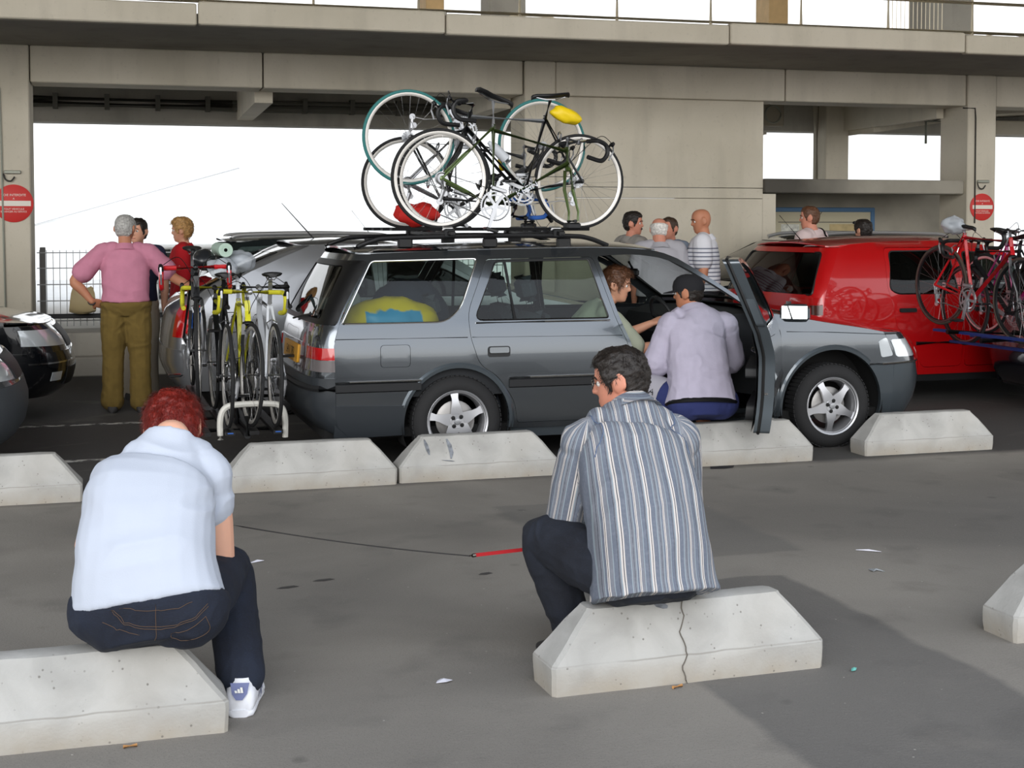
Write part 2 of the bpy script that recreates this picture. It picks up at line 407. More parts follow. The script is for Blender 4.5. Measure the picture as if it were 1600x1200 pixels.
blocks = [(-1.03, 8.262, 0, 'pale concrete kerb block at the left frame edge in the row by the cars'),
 (.785, 8.262, 0, 'pale concrete kerb block behind the rear end of the grey estate car'),
 (1.822, 8.285, 0, 'pale concrete kerb block with two dark scuffs before the rear wheel of the grey car'),
 (3.615, 8.30, 0, 'pale concrete kerb block the man in the dark cap sits on'),
 (5.055, 8.355, .3, 'pale concrete kerb block just beyond the front wheel of the grey car'),
 (-.605, 4.325, 0, 'pale concrete kerb block under the woman with red hair'),
 (1.465, 4.332, 1.6, 'cracked pale concrete kerb block under the man in the striped shirt'),
 (3.30, 4.40, 0, 'pale concrete kerb block cut off by the right frame edge in the front row')]
for i, (x, y, r, lab) in enumerate(blocks):
    o = link_mesh('kerb_block', bm0[i % 3], 'block_concrete', None, (x, y, 0), radians(r)); tag(o, lab, 'kerb block', 'concrete kerb blocks')
    if i == 6: front_block = o
    if i == 2: scuff_block = o
# crack across the front block, tyre scuffs on the other: thin raised marks lying on the faces
def front_face(x, s):  # point on the camera-side face at length x, s 0..1 from ground to top
    if s < .37: return (x, -.0012, s / .37 * BK)
    q = (s - .37) / .63; return (x, q * .0565 - .0014, BK + q * (BH - BK))
rn = random.Random(4); pts = []; x = .49
for i in range(23):
    s = i / 22; x += rn.uniform(-.007, .0085); pts.append(Vector(front_face(x, s)))
pts += [Vector((x + .01, .09, BH + .0006)), Vector((x, .15, BH + .0006))]
MB().tube(pts, .0024, 5).build('crack', mat('crack_dark', (104, 99, 92), .95), front_block)
def mark(o, pts, w, m):
    v = []; 
    for (x, s), ww in zip(pts, w):
        p = Vector(front_face(x, s)); v += [p + Vector((-ww, -.0012, 0)), p + Vector((ww, -.0012, 0))]
    f = [(2 * i, 2 * i + 1, 2 * i + 3, 2 * i + 2) for i in range(len(pts) - 1)]
    MB().add(v, f).build('scuff', m, o, 0)
mat('rubber_scuff', (120, 124, 130), .9, var=.5, vscale=30); 
mark(scuff_block, [(.165, .93), (.175, .82), (.185, .68), (.19, .6)], [.004, .012, .010, .003], 'rubber_scuff')
mark(scuff_block, [(.305, .93), (.32, .8), (.33, .62), (.325, .5)], [.005, .014, .013, .004], 'rubber_scuff')
mark(scuff_block, [(.27, .48), (.31, .46), (.34, .44)], [.01, .02, .008], 'rubber_scuff')
mark(front_block, [(.405, .985), (.415, .95), (.425, .92)], [.02, .022, .008], 'rubber_scuff')
# ------------------------------------------------------------------ car body toolkit
def pchip(P):
    P = sorted(P); X = [p[0] for p in P]; Y = [p[1] for p in P]; n = len(X)
    h = [X[i + 1] - X[i] for i in range(n - 1)]; d = [(Y[i + 1] - Y[i]) / h[i] for i in range(n - 1)]
    m = [d[0]] + [0 if d[i - 1] * d[i] <= 0 else 2 * d[i - 1] * d[i] / (d[i - 1] + d[i]) for i in range(1, n - 1)] + [d[-1]]
    def fn(x):
        if x <= X[0]: return Y[0]
        if x >= X[-1]: return Y[-1]
        i = 0
        while X[i + 1] < x: i += 1
        t = (x - X[i]) / h[i]
        return (2 * t ** 3 - 3 * t * t + 1) * Y[i] + (t ** 3 - 2 * t * t + t) * h[i] * m[i] + (-2 * t ** 3 + 3 * t * t) * Y[i + 1] + (t ** 3 - t * t) * h[i] * m[i + 1]
    return fn
def rpoly(pts, r=.03, n=4):
    out = []; N = len(pts)
    for i in range(N):
        p = Vector(pts[i][:2]); a = Vector(pts[i - 1][:2]); b = Vector(pts[(i + 1) % N][:2]); rr = pts[i][2] if len(pts[i]) > 2 else r
        da, db = (a - p), (b - p); k = min(rr, da.length * .49, db.length * .49)
        if k < 1e-4: out.append((p.x, p.y)); continue
        s = p + da.normalized() * k; t = p + db.normalized() * k
        for j in range(n + 1):
            q = j / n; w = s * (1 - q) ** 2 + p * 2 * q * (1 - q) + t * q * q; out.append((w.x, w.y))
    return out
def arc(cx, cz, r, a0, a1, n=18): return [(cx + r * cos(radians(a0 + (a1 - a0) * i / n)), cz + r * sin(radians(a0 + (a1 - a0) * i / n))) for i in range(n + 1)]
def inside(p, poly):
    x, y = p; c = False; j = len(poly) - 1
    for i in range(len(poly)):
        xi, yi = poly[i]; xj, yj = poly[j]
        if (yi > y) != (yj > y) and x < (xj - xi) * (y - yi) / (yj - yi) + xi: c = not c
        j = i
    return c
def dens(poly, step):
    o = []
    for i in range(len(poly)):
        a = poly[i]; b = poly[(i + 1) % len(poly)]; L = math.hypot(b[0] - a[0], b[1] - a[1]); n = max(1, int(math.ceil(L / step)))
        for k in range(n): o.append((a[0] + (b[0] - a[0]) * k / n, a[1] + (b[1] - a[1]) * k / n))
    return o
def panel(mb, fn, outline, holes=(), step=.07, skirt=.014, asp=1.0):
    loops = [dens(outline, step)] + [dens(h, step) for h in holes]
    V = []; E = []
    for lp in loops:
        b = len(V); V += [Vector((p[0] * asp, p[1])) for p in lp]; E += [(b + i, b + (i + 1) % len(lp)) for i in range(len(lp))]
    nb = len(V)
    xs = [p[0] for p in loops[0]]; ys = [p[1] for p in loops[0]]
    gy = min(ys) + step * .5; row = 0
    while gy < max(ys):
        gx = min(xs) * asp + (step * .5 if row % 2 else 0)
        while gx < max(xs) * asp:
            p = (gx / asp, gy)
            if inside(p, loops[0]) and not any(inside(p, h) for h in loops[1:]):
                q = Vector((gx, gy))
                if min((q - w).length_squared for w in V[:nb]) > (.42 * step) ** 2: V.append(q)
            gx += step
        gy += step * .87; row += 1
    r = geometry.delaunay_2d_cdt(V, E, [], 0, 1e-6)
    vv = r[0]; orig = r[3]
    F = []
    for t in r[2]:
        c = sum((vv[i] for i in t), Vector((0, 0))) / len(t); c = (c.x / asp, c.y)
        if inside(c, loops[0]) and not any(inside(c, h) for h in loops[1:]): F.append(tuple(t))
    pts = [fn(p.x / asp, p.y, 0) for p in vv]
    mb.add(pts, F)
    if skirt:
        for lp in loops:
            n = len(lp); a = [fn(p[0], p[1], 0) for p in lp] + [fn(p[0], p[1], skirt) for p in lp]
            mb.add(a, [(i, (i + 1) % n, n + (i + 1) % n, n + i) for i in range(n)])
    return mb
class CarShape:
    def __init__(s, W, rear, rseam, front, fseam, roof, hood, nr=3.4, nf=2.6, crown=.045, hcrown=.05):
        s.w = pchip(W); s.xr = pchip(rear); s.rs = pchip(rseam); s.xf = pchip(front); s.fs = pchip(fseam)
        s.roof = pchip(roof); s.hood = pchip(hood); s.crown = crown; s.hcrown = hcrown
        s.tr = s.table(nr, .16); s.tf = s.table(nf, .35)
    def table(s, n, L):
        P = []; 
        for i in range(401):
            ph = pi / 2 * i / 400; P.append((sin(ph) ** (2 / n), cos(ph) ** (2 / n)))
        d = [0]
        for i in range(400): d.append(d[-1] + math.hypot((P[i + 1][0] - P[i][0]) * .8, (P[i + 1][1] - P[i][1]) * L))
        D = d[-1]; out = []; j = 0
        for k in range(201):
            q = k / 200 * D
            while j < 399 and d[j + 1] < q: j += 1
            t = (q - d[j]) / max(1e-9, d[j + 1] - d[j]); out.append((P[j][0] + (P[j + 1][0] - P[j][0]) * t, P[j][1] + (P[j + 1][1] - P[j][1]) * t))
        return out
    def look(s, T, q):
        a = min(1, abs(q)) * 200; i = min(199, int(a)); t = a - i
        return T[i][0] + (T[i + 1][0] - T[i][0]) * t, T[i][1] + (T[i + 1][1] - T[i][1]) * t
    def byS(s, T, sv):
        sv = min(1, abs(sv)); lo, hi = 0, 200
        while hi - lo > 1:
            m = (lo + hi) // 2
            if T[m][0] < sv: lo = m
            else: hi = m
        t = (sv - T[lo][0]) / max(1e-9, T[hi][0] - T[lo][0]); return T[lo][1] + (T[hi][1] - T[lo][1]) * t
    def side(s, sg): return lambda x, z, o=0: Vector((x, sg * (s.w(z) - o), z))
    def rearw(s, q, z, o=0):
        a, c = s.look(s.tr, q); L = s.rs(z) - s.xr(z); k = 1 if q >= 0 else -1
        return Vector((s.rs(z) - L * c + o * (.3 + .7 * c), k * a * (s.w(z) - o * (1 - c)), z))
    def frontw(s, q, z, o=0):
        a, c = s.look(s.tf, q); L = s.xf(z) - s.fs(z); k = 1 if q >= 0 else -1
        return Vector((s.fs(z) + L * c - o * (.3 + .7 * c), k * a * (s.w(z) - o * (1 - c)), z))
    def topz(s, x, sv): return s.roof(x) + s.crown * (1 - abs(sv) ** 2.3)
    def roofp(s, zt, xt, kf):
        def fn(t, sv, o=0):
            xb = s.rs(zt) - (s.rs(zt) - s.xr(zt)) * s.byS(s.tr, sv); xf_ = xt + kf * (1 - sv * sv)
            x = xb + (xf_ - xb) * t; return Vector((x, sv * (s.w(s.roof(x)) ), s.topz(x, sv) - o))
        return fn
    def screenp(s, xt, kf, xc, kc, zc, dz=.02):
        def fn(t, sv, o=0):
            x1 = xt + kf * (1 - sv * sv); A = Vector((x1, sv * s.w(s.roof(x1)), s.topz(x1, sv)))
            B = Vector((xc + kc * (1 - sv * sv), sv * s.w(zc) * .985, zc + dz * (1 - sv * sv)))
            p = B + (A - B) * t; p += Vector((.3, 0, .5)) * (.06 * t * (1 - t)); return p - Vector((o * .6, 0, o))
        return fn
    def hoodp(s, xc, kc, zf):
        def fn(t, sv, o=0):
            x0 = xc + kc * (1 - sv * sv); x1 = s.fs(zf) + (s.xf(zf) - s.fs(zf)) * s.byS(s.tf, sv)
            x = x0 + (x1 - x0) * t; zz = s.hood(x) if x < s.fs(zf) else zf
            xe = min(x, s.fs(zf)); zz = s.hood(xe) + (zf - s.hood(s.fs(zf))) * 0
            fade = 1 - max(0, t - .75) / .25 * .8
            return Vector((x, sv * s.w(s.hood(xe)), zz + s.hcrown * (1 - abs(sv) ** 2.5) * fade - o - (0.06 * max(0, t - .7) / .3) ** 1 * (abs(sv) < 2) * (1 - abs(sv) ** 4) * .6))
        return fn
# ------------------------------------------------------------------ car materials
def paint(name, col, metal=.55, rough=.32, coat=1.0): return mat(name, col, rough, metal, coat=coat)
def glass_material(name, tint, refl=1.0):
    m = bpy.data.materials.new(name); m.use_nodes = True; n = m.node_tree; n.nodes.clear()
    o = n.nodes.new('ShaderNodeOutputMaterial'); mx = n.nodes.new('ShaderNodeMixShader'); t = n.nodes.new('ShaderNodeBsdfTransparent'); g = n.nodes.new('ShaderNodeBsdfGlossy')
    lw = n.nodes.new('ShaderNodeLayerWeight'); pw = n.nodes.new('ShaderNodeMath'); pw.operation = 'POWER'; pw.inputs[1].default_value = 5; n.links.new(lw.outputs['Facing'], pw.inputs[0])
    fr = n.nodes.new('ShaderNodeMapRange'); fr.inputs[3].default_value = .028; fr.inputs[4].default_value = .9; n.links.new(pw.outputs[0], fr.inputs[0])
    mu = n.nodes.new('ShaderNodeMath'); mu.operation = 'MULTIPLY'; mu.inputs[1].default_value = refl
    t.inputs[0].default_value = (*tint, 1); g.inputs[0].default_value = (1, 1, 1, 1); g.inputs['Roughness'].default_value = .02
    n.links.new(fr.outputs[0], mu.inputs[0]); n.links.new(mu.outputs[0], mx.inputs[0]); n.links.new(t.outputs[0], mx.inputs[1]); n.links.new(g.outputs[0], mx.inputs[2]); n.links.new(mx.outputs[0], o.inputs[0])
    MATS[name] = m; return m
glass_material('car_glass', (.55, .62, .58)); glass_material('dark_glass', (.16, .19, .18)); glass_material('lens_glass', (.9, .93, .95), 1.6); glass_material('clear_glass', (.8, .86, .84))
mat('black_plastic', (30, 31, 33), .55); mat('black_trim', (16, 16, 17), .45); mat('chrome', (235, 235, 235), .14, 1.0)
mat('tyre', (34, 34, 35), .82, bump=.1, bscale=120); mat('alloy', (205, 206, 210), .34, .85); mat('brake_metal', (150, 148, 146), .45, .9)
mat('interior_dark', (38, 40, 43), .85); mat('seat_fabric', (62, 68, 76), .92, var=.12, vscale=60); mat('underbody', (18, 18, 18), .9)
mat('lamp_red', (176, 14, 18), .15, coat=1.0); mat('lamp_smoke', (110, 104, 104), .18, coat=1.0); mat('lamp_clear', (214, 220, 224), .12, .35, coat=1.0); mat('lamp_amber', (196, 96, 24), .15, coat=1.0)
mat('plate_yellow', (226, 164, 40), .45); mat('ink_black', (20, 20, 22), .6); mat('plate_white', (230, 230, 226), .5)
# ------------------------------------------------------------------ wheels
WHEEL_CACHE = {}
def wheel_meshes(kind):
    if kind in WHEEL_CACHE: return WHEEL_CACHE[kind]
    R, w, rr = .295, .185, .197
    ty = MB().lathe([(-w / 2 + .02, rr - .006), (-w / 2 + .005, rr + .012), (-w / 2, rr + .04), (-w / 2 + .006, R - .035), (-w / 2 + .025, R - .008), (-w / 2 + .045, R), (0, R + .001), (w / 2 - .045, R), (w / 2 - .02, R - .01), (w / 2, rr + .04), (w / 2 - .02, rr - .006)], n=48)
    for k in range(60):  # tread blocks
        a = 2 * pi * k / 60
        q = Matrix.Rotation(a, 4, 'Y')
        ty.box(-.011, .011, -w / 2 + .03, w / 2 - .03, R - .002, R + .004, q)
    d = {'tyre': ty.mesh('tyre')}
    rim = MB().lathe([(-w / 2 + .012, rr - .005), (-w / 2 + .008, rr + .006), (-w / 2 + .012, rr + .012), (-w / 2 + .02, rr + .006), (-w / 2 + .024, rr - .012), (-w / 2 + .05, rr - .022), (0, rr - .028), (w / 2 - .03, rr - .02), (w / 2 - .02, rr)], n=48)
    d['rim'] = rim.mesh('rim')
    d['brake'] = MB().lathe([(-.012, 0), (-.012, .1), (.0, .13), (.01, .13), (.012, 0)], n=28).mesh('brake_disc')
    yo = -w / 2 + .018
    if kind == 'star':
        h = MB().lathe([(yo + .004, 0), (yo + .002, .045), (yo + .012, .058), (yo + .04, .06)], n=28); d['hub'] = h.mesh('hub')
        sp = MB(); P = [(-.046, .03), (-.034, .085), (-.024, .12), (-.021, .150), (-.027, .186), (.027, .186), (.021, .150), (.024, .12), (.034, .085), (.046, .03)]
        n = len(P); cz = [0, -.003, -.002, .002, .008]; yy = [cz[min(i, 9 - i)] for i in range(10)]
        v = [(a, yo + yy[i] + .004, b) for i, (a, b) in enumerate(P)] + [(a * .8, yo + .035 + yy[i], b) for i, (a, b) in enumerate(P)]
        f = [(i, (i + 1) % n, n + (i + 1) % n, n + i) for i in range(n)] + [(i, n - 1 - i, n - 2 - i, i + 1) for i in range(4)] + [(n + i, n + i + 1, 2 * n - 2 - i, 2 * n - 1 - i) for i in range(4)]
        sp.add(v, f); d['spoke'] = sp.mesh('spoke', None, 40)
        d['bolt'] = MB().lathe([(yo - .006, 0), (yo - .006, .007), (yo - .002, .008), (yo - .001, .014), (yo + .012, .014)], n=10).mesh('bolt')
        d['cap'] = MB().lathe([(yo - .006, 0), (yo - .004, .02), (yo + .003, .024)], n=18).mesh('centre_cap')
    else:
        d['cover'] = MB().lathe([(yo - .004, 0), (yo - .006, .06), (yo + .004, .075), (yo, .12), (yo + .006, .17), (yo + .012, rr - .008)], n=40).mesh('wheel_cover')
    WHEEL_CACHE[kind] = d; return d
def add_wheel(car, x, y, kind='star', rot=0.0, steer=0.0, scale=1.0, cover='alloy', z=.295, lab=None):
    d = wheel_meshes(kind); sg = -1 if y < 0 else 1
    w = link_mesh('wheel', d['tyre'], 'tyre', car, (x, y, z * scale))
    w.rotation_euler = (0, rot, steer + (0 if sg < 0 else pi)); w.scale = (scale,) * 3
    link_mesh('rim', d['rim'], 'alloy' if kind == 'star' else 'black_plastic', w); b = link_mesh('brake_disc', d['brake'], 'brake_metal', w); b.location = (0, -.01, 0)
    if kind == 'star':
        link_mesh('hub', d['hub'], 'alloy', w); link_mesh('centre_cap', d['cap'], mat('cap_silver', (190, 192, 196), .3, .8), w)
        for k in range(5):
            s_ = link_mesh('spoke', d['spoke'], 'alloy', w); s_.rotation_euler = (0, 2 * pi * k / 5, 0)
        for k in range(4):
            b = link_mesh('bolt', d['bolt'], 'black_trim', w); a = pi / 4 + k * pi / 2; b.location = (cos(a) * .038, 0, sin(a) * .038)
    else: link_mesh('wheel_cover', d['cover'], cover, w)
    return w
def seat(car, x, y, z=.30, scale=1.0, m='seat_fabric'):
    c = MB().bbox(x - .25, x + .25, y - .25, y + .25, z, z + .2, .05).build('seat', m, car)
    q = Matrix.Translation((x - .27, y, z + .14)) @ Matrix.Rotation(radians(-14), 4, 'Y')
    MB().bbox(-.07, .07, -.24, .24, 0, .58, .05, q).build('seat_back', m, c)
    MB().bbox(-.05, .05, -.13, .13, .64, .82, .045, q).build('headrest', m, c)
    for yy in (-.06, .06): MB().tube([q @ Vector((0, yy, .56)), q @ Vector((0, yy, .7))], .007, 6).build('headrest_post', 'chrome', c)
    return c
def strip(mb, fn, pts, r, n=6, off=0.0): return mb.tube([fn(a, b, off) for a, b in pts], r, n)
def arch_lip(car, shape, cx, cz, r, a0, a1, m, sg, w=.02):
    P = arc(cx, cz, r, a0, a1, 24); fn = shape.side(sg); mb = MB()
    rings = []
    for (a, b) in P:
        dx, dz = (a - cx) / r, (b - cz) / r
        rings.append([fn(a + dx * .035, b + dz * .035, -.001), fn(a + dx * .02, b + dz * .02, -.011), fn(a, b, -.008), fn(a, b, .03), fn(a + dx * .02, b + dz * .02, .02)])
    mb.loft(rings); return mb.build('arch_lip', m, car)
def wheel_well(car, cx, cz, r, yo, depth, sg):
    mb = MB(); mb.lathe([(0, r + .004), (depth, r + .004), (depth, 0)], (cx, sg * yo, cz) if sg > 0 else (cx, -yo, cz), 'y', 24, radians(-25), radians(205))
    if sg > 0: mb.v = [(a, 2 * yo * 1 - b, c) for a, b, c in mb.v]
    return mb.build('wheel_well', 'underbody', car)
# ------------------------------------------------------------------ the grey estate car with the open door
paint('estate_grey', (106, 111, 116), .88, .20)
paint('estate_low', (84, 92, 98), .6, .34)
PW = [(.18, .80), (.30, .835), (.45, .852), (.60, .862), (.74, .862), (.82, .850), (.832, .846), (.90, .832), (.95, .812), (1.1, .757), (1.34, .652), (1.40, .60), (1.43, .56)]
proof = [(-1.0, 1.36), (-.8, 1.372), (-.54, 1.382), (0, 1.395), (.6, 1.408), (1.0, 1.413), (1.25, 1.408), (1.45, 1.392), (1.62, 1.335), (1.86, 1.185), (2.09, 1.025)]
phood = [(2.05, .985), (2.33, .942), (2.66, .885), (3.0, .833), (3.2, .795), (3.4, .765)]
PS = CarShape(PW, [(.18, -.70), (.24, -.84), (.32, -.93), (.44, -.985), (.6, -.955), (.66, -.945), (.85, -.925), (.93, -.905), (1.15, -.80), (1.33, -.69), (1.40, -.64)],
              [(.18, -.64), (.26, -.76), (.34, -.79), (.60, -.795), (.80, -.80), (.93, -.766), (1.347, -.526), (1.40, -.50)],
              [(.18, 3.5), (.35, 3.6), (.5, 3.62), (.60, 3.58), (.68, 3.54), (.78, 3.46), (.85, 3.4)],
              [(.18, 3.15), (.5, 3.2), (.6, 3.2), (.78, 3.14), (.85, 3.1)], proof, phood)
car = empty('estate_car', (2.311, 9.61, 0), 0, 'dark grey estate car with open front door and bicycles on its roof', 'car')
RA, FA = (0, .292, .352), (2.722, .305, .388)
def estate_side(sg):
    fn = PS.side(sg)
    rear = [(-.797, .40), (-.803, .62), (-.803, .80), (-.782, .875), (-.766, .927), (-.65, 1.13), (-.535, 1.335), (-.52, 1.378)]
    top = [(-.2, 1.390), (.3, 1.402), (.7, 1.409), (1.0, 1.412), (1.25, 1.407), (1.44, 1.394), (1.53, 1.372), (1.62, 1.335), (1.74, 1.262), (1.86, 1.185), (2.09, 1.03)]
    hood = [(2.13, .972), (2.33, .941), (2.5, .913), (2.66, .884), (3.0, .832), (3.12, .809), (3.14, .775), (3.195, .66), (3.2, .585)]
    ol = rear + top + hood + arc(*FA, 46, 190, 26)[:] + [(2.33, .235), (.36, .235)] + arc(*RA, -8, 163, 26)
    rdoor = rpoly([(.245, 1.335, .03), (.082, .99, .1), (.092, .83, .05), (.149, .655, .06), (.26, .595, .06), (.385, .42, .06), (.41, .272, .02), (1.195, .272, .02), (1.2, .5, .1), (1.185, .755, .08), (1.11, .915, .05), (.995, 1.348, .03)])
    fdoor = rpoly([(1.03, 1.352, .03), (1.142, .92, .06), (1.215, .755, .08), (1.228, .45, .05), (1.225, .272, .02), (2.28, .272, .02), (2.318, .45, .05), (2.31, .86, .05), (2.085, 1.0, .04), (1.86, 1.15, .1), (1.65, 1.275, .1), (1.52, 1.335, .1), (1.3, 1.365, .1)])
    qg = rpoly([(-.748, .938, .02), (-.528, 1.33, .03), (.185, 1.343, .03), (.035, 1.02, .12), (-.07, .938, .1)])
    flap = rpoly([(-.505, .662), (-.505, .80), (-.315, .80), (-.315, .662)], .025)
    rwin = rpoly([(.125, .945, .06), (.305, 1.322, .03), (.965, 1.334, .02), (1.055, .945, .02)])
    fwin = rpoly([(1.105, .945, .02), (1.075, 1.33, .03), (1.3, 1.332, .06), (1.5, 1.30, .1), (1.63, 1.24, .1), (2.0, .995, .03), (1.98, .945, .02)])
    def grow(p, d):
        cx = sum(a for a, b in p) / len(p); cz = sum(b for a, b in p) / len(p); L = .5
        return [(a + (a - cx) / max(.05, math.hypot(a - cx, b - cz)) * d, b + (b - cz) / max(.05, math.hypot(a - cx, b - cz)) * d) for a, b in p]
    body = panel(MB(), fn, ol, [grow(rdoor, .003), grow(fdoor, .003), qg, grow(flap, .003)], .06)
    body.build('body_side', 'estate_grey', car, 40)
    g = panel(MB(), lambda x, z, o=0: fn(x, z, o + .006), qg, [], .1, 0).build('quarter_window', 'car_glass', car, 60)
    if sg < 0:
        s_ = MB(); strip(s_, fn, qg + qg[:1], .006, 6, -.001); s_.build('window_chrome', 'chrome', g)
    panel(MB(), lambda x, z, o=0: fn(x, z, o - .0005), flap, [], .06).build('fuel_flap', 'estate_grey', car, 40)
    d = panel(MB(), fn, rdoor, [rwin], .06).build('rear_door', 'estate_grey', car, 40)
    panel(MB(), lambda x, z, o=0: fn(x, z, o + .008), rwin, [], .1, 0).build('rear_door_window', 'car_glass', d, 60)
    s_ = MB(); strip(s_, fn, rwin + rwin[:1], .006, 6, .002); strip(s_, fn, [(.372, 1.322), (.40, .945)], .011, 6, .004); s_.build('window_frame', 'black_trim', d)
    s_ = MB(); strip(s_, fn, [(.13, .930), (.6, .931), (1.06, .930)], .0055, 6, -.003); s_.build('window_chrome', 'chrome', d)
    # recessed door handle
    hx = lambda a, b, h: fn(a, b, h)
    h_ = MB(); h_.prism(rpoly([(.20, .708), (.20, .778), (.352, .778), (.352, .708)], .02), -.003, .02, hx); h_.build('door_handle', 'black_plastic', d)
    h_ = MB(); h_.prism(rpoly([(.21, .735), (.21, .772), (.342, .772), (.342, .735)], .012), -.012, -.004, hx); h_.build('handle_bar', 'estate_grey', d)
    arch_lip(car, PS, RA[0], RA[1], RA[2], -8, 163, 'estate_low', sg); arch_lip(car, PS, FA[0], FA[1], FA[2], 46, 190, 'estate_low', sg)
    wheel_well(car, RA[0], RA[1], RA[2] + .01, .845, .25, sg); wheel_well(car, FA[0], FA[1], FA[2] + .01, .845, .25, sg)
    # side moulding: black rubber with a chrome upper edge, in pieces
    def mould(a, b, par, z0=.503, z1=.565):
        q = lambda x, z, h: fn(x, z, h)
        p = MB(); v = []; N = 8
        for i in range(N + 1):
            x = a + (b - a) * i / N; v.append([fn(x, z0, 0), fn(x, z0 + .008, -.012), fn(x, z1 - .008, -.012), fn(x, z1, 0), fn(x, z1, .01), fn(x, z0, .01)])
        p.loft(v); p.build('side_moulding', 'black_plastic', par)
        p = MB(); strip(p, fn, [(a + (b - a) * i / 6, z1 + .006) for i in range(7)], .0075, 6, -.006); p.build('moulding_chrome', 'chrome', par)
    mould(-.80, -.245, car); mould(.345, 1.185, d)
    if sg > 0: mould(1.24, 2.29, car)
    # crease line under the windows
    s_ = MB(); strip(s_, fn, [(-.79, .842), (.07, .838)], .0035, 5, .0015); s_.build('crease_groove', 'black_trim', car)
    s_ = MB(); strip(s_, fn, [(.1, .838), (1.14, .828)], .0035, 5, .0015); s_.build('crease_groove', 'black_trim', d)
    # sill
    s_ = MB(); panel(s_, lambda x, z, o=0: fn(x, z, o + .02), [(.355, .17), (2.34, .17), (2.34, .30), (.355, .30)], [], .12); s_.build('sill', 'estate_low', car, 40)
    # amber/clear corner lamp at the nose and crease on the fender
    p = panel(MB(), lambda x, z, o=0: fn(x, z, o - .004), rpoly([(3.10, .628), (3.075, .745), (3.14, .772), (3.196, .64)], .02), [], .06); p.build('indicator_lamp', 'lamp_clear', car, 40)
    s_ = MB(); strip(s_, fn, [(2.36, .826), (2.7, .815), (3.13, .792)], .003, 5, .0012); s_.build('fender_crease', 'estate_low', car)
    if sg > 0:
        d = panel(MB(), fn, fdoor, [fwin], .07).build('front_door', 'estate_grey', car, 40)
        panel(MB(), lambda x, z, o=0: fn(x, z, o + .008), fwin, [], .12, 0).build('door_window', 'car_glass', d, 60)
    else:
        # open front door swung out about its front hinge
        hp = fn(2.318, .6); ang = radians(60)
        M_ = Matrix.Translation(hp) @ Matrix.Rotation(ang, 4, 'Z') @ Matrix.Translation(-hp)
        fd = lambda x, z, o=0: M_ @ fn(x, z, o)
        d = panel(MB(), fd, fdoor, [fwin], .07, .0).build('front_door', 'estate_grey', car, 40)
        inner = MB(); panel(inner, lambda x, z, o=0: M_ @ fn(x, z, .085 + .03 * (1 - min(1, max(0, (z - .85) / .2)))), rpoly([(1.13, .915), (1.215, .755), (1.228, .45), (1.225, .275), (2.28, .275), (2.315, .45), (2.305, .86), (2.1, .965), (2.0, .945)], .02), [], .1, 0)
        inner.build('door_card', 'interior_dark', d, 40)
        e_ = MB(); n = len(fdoor); a = [fd(x, z, 0) for x, z in fdoor] + [fd(x, z, .10) for x, z in fdoor]; e_.add(a, [(i, (i + 1) % n, n + (i + 1) % n, n + i) for i in range(n)])
        n = len(fwin); a = [fd(x, z, .01) for x, z in fwin] + [fd(x, z, .06) for x, z in fwin]; e_.add(a, [(i, (i + 1) % n, n + (i + 1) % n, n + i) for i in range(n)])
        e_.build('door_edge', 'estate_low', d, 40)
        fr_ = MB(); panel(fr_, lambda x, z, o=0: fd(x, z, .058), rpoly([(1.035, 1.348), (1.13, .93), (2.08, .99), (1.86, 1.145), (1.65, 1.27), (1.52, 1.33), (1.3, 1.36)], .03), [fwin], .08, 0); fr_.build('window_frame', 'black_trim', d, 40)
        sl = MB(); strip(sl, fd, fdoor + fdoor[:1], .011, 6, .07); sl.build('door_seal', 'black_trim', d)
        panel(MB(), lambda x, z, o=0: fd(x, z, .012), fwin, [], .12, 0).build('door_window', 'clear_glass', d, 60)
        p = MB(); v = []
        for i in range(9):
            x = 1.24 + 1.05 * i / 8; v.append([fd(x, .503, 0), fd(x, .511, -.012), fd(x, .557, -.012), fd(x, .565, 0), fd(x, .565, .01), fd(x, .503, .01)])
        p.loft(v); p.build('side_moulding', 'black_plastic', d)
        # armrest, speaker, latch
        q = lambda a, b, h: fd(a, b, h)
        p = MB(); p.prism(rpoly([(1.35, .60), (1.36, .67), (1.9, .70), (1.95, .64)], .02), .11, .19, q); p.build('armrest', 'black_plastic', d)
        p = MB(); p.prism(rpoly([(1.35, .33), (1.35, .44), (2.15, .44), (2.15, .33)], .04), .11, .17, q); p.build('door_pocket', 'black_plastic', d)
        p = MB(); p.tube([fd(1.55, .74, .12), fd(1.62, .76, .16), fd(1.75, .76, .16), fd(1.8, .74, .12)], .012, 6); p.build('door_pull', 'chrome', d)
        for zz in (.52, .62, .72): MB().bbox(-.004, .004, -.012, .012, -.008, .008, .002, Matrix.Translation(fd(1.226, zz, .05)) @ Matrix.Rotation(ang, 4, 'Z')).build('latch', 'chrome', d)
        # mirror on the door, facing the driver
        mp_ = fd(2.14, .965, -.06)
        q = Matrix.Translation(mp_) @ Matrix.Rotation(ang * .92, 4, 'Z')
        mr = MB(); mr.bbox(-.055, .06, -.19, .01, -.055, .065, .028, q); mr.build('mirror_housing', 'estate_low', d)
        mr = MB(); mr.add([q @ Matrix.Translation((-.008, 0, 0)) @ Matrix.Rotation(radians(7), 4, 'Y') @ Vector(p) for p in ((-.0565, -.175, -.038), (-.0565, -.005, -.038), (-.0565, -.005, .048), (-.0565, -.175, .048))], [(0, 1, 2, 3)]); mr.build('mirror_glass', mat('mirror', (240, 243, 245), .02, 1.0), d, 0)
    return fn
fnN = estate_side(-1); fnF = estate_side(1)
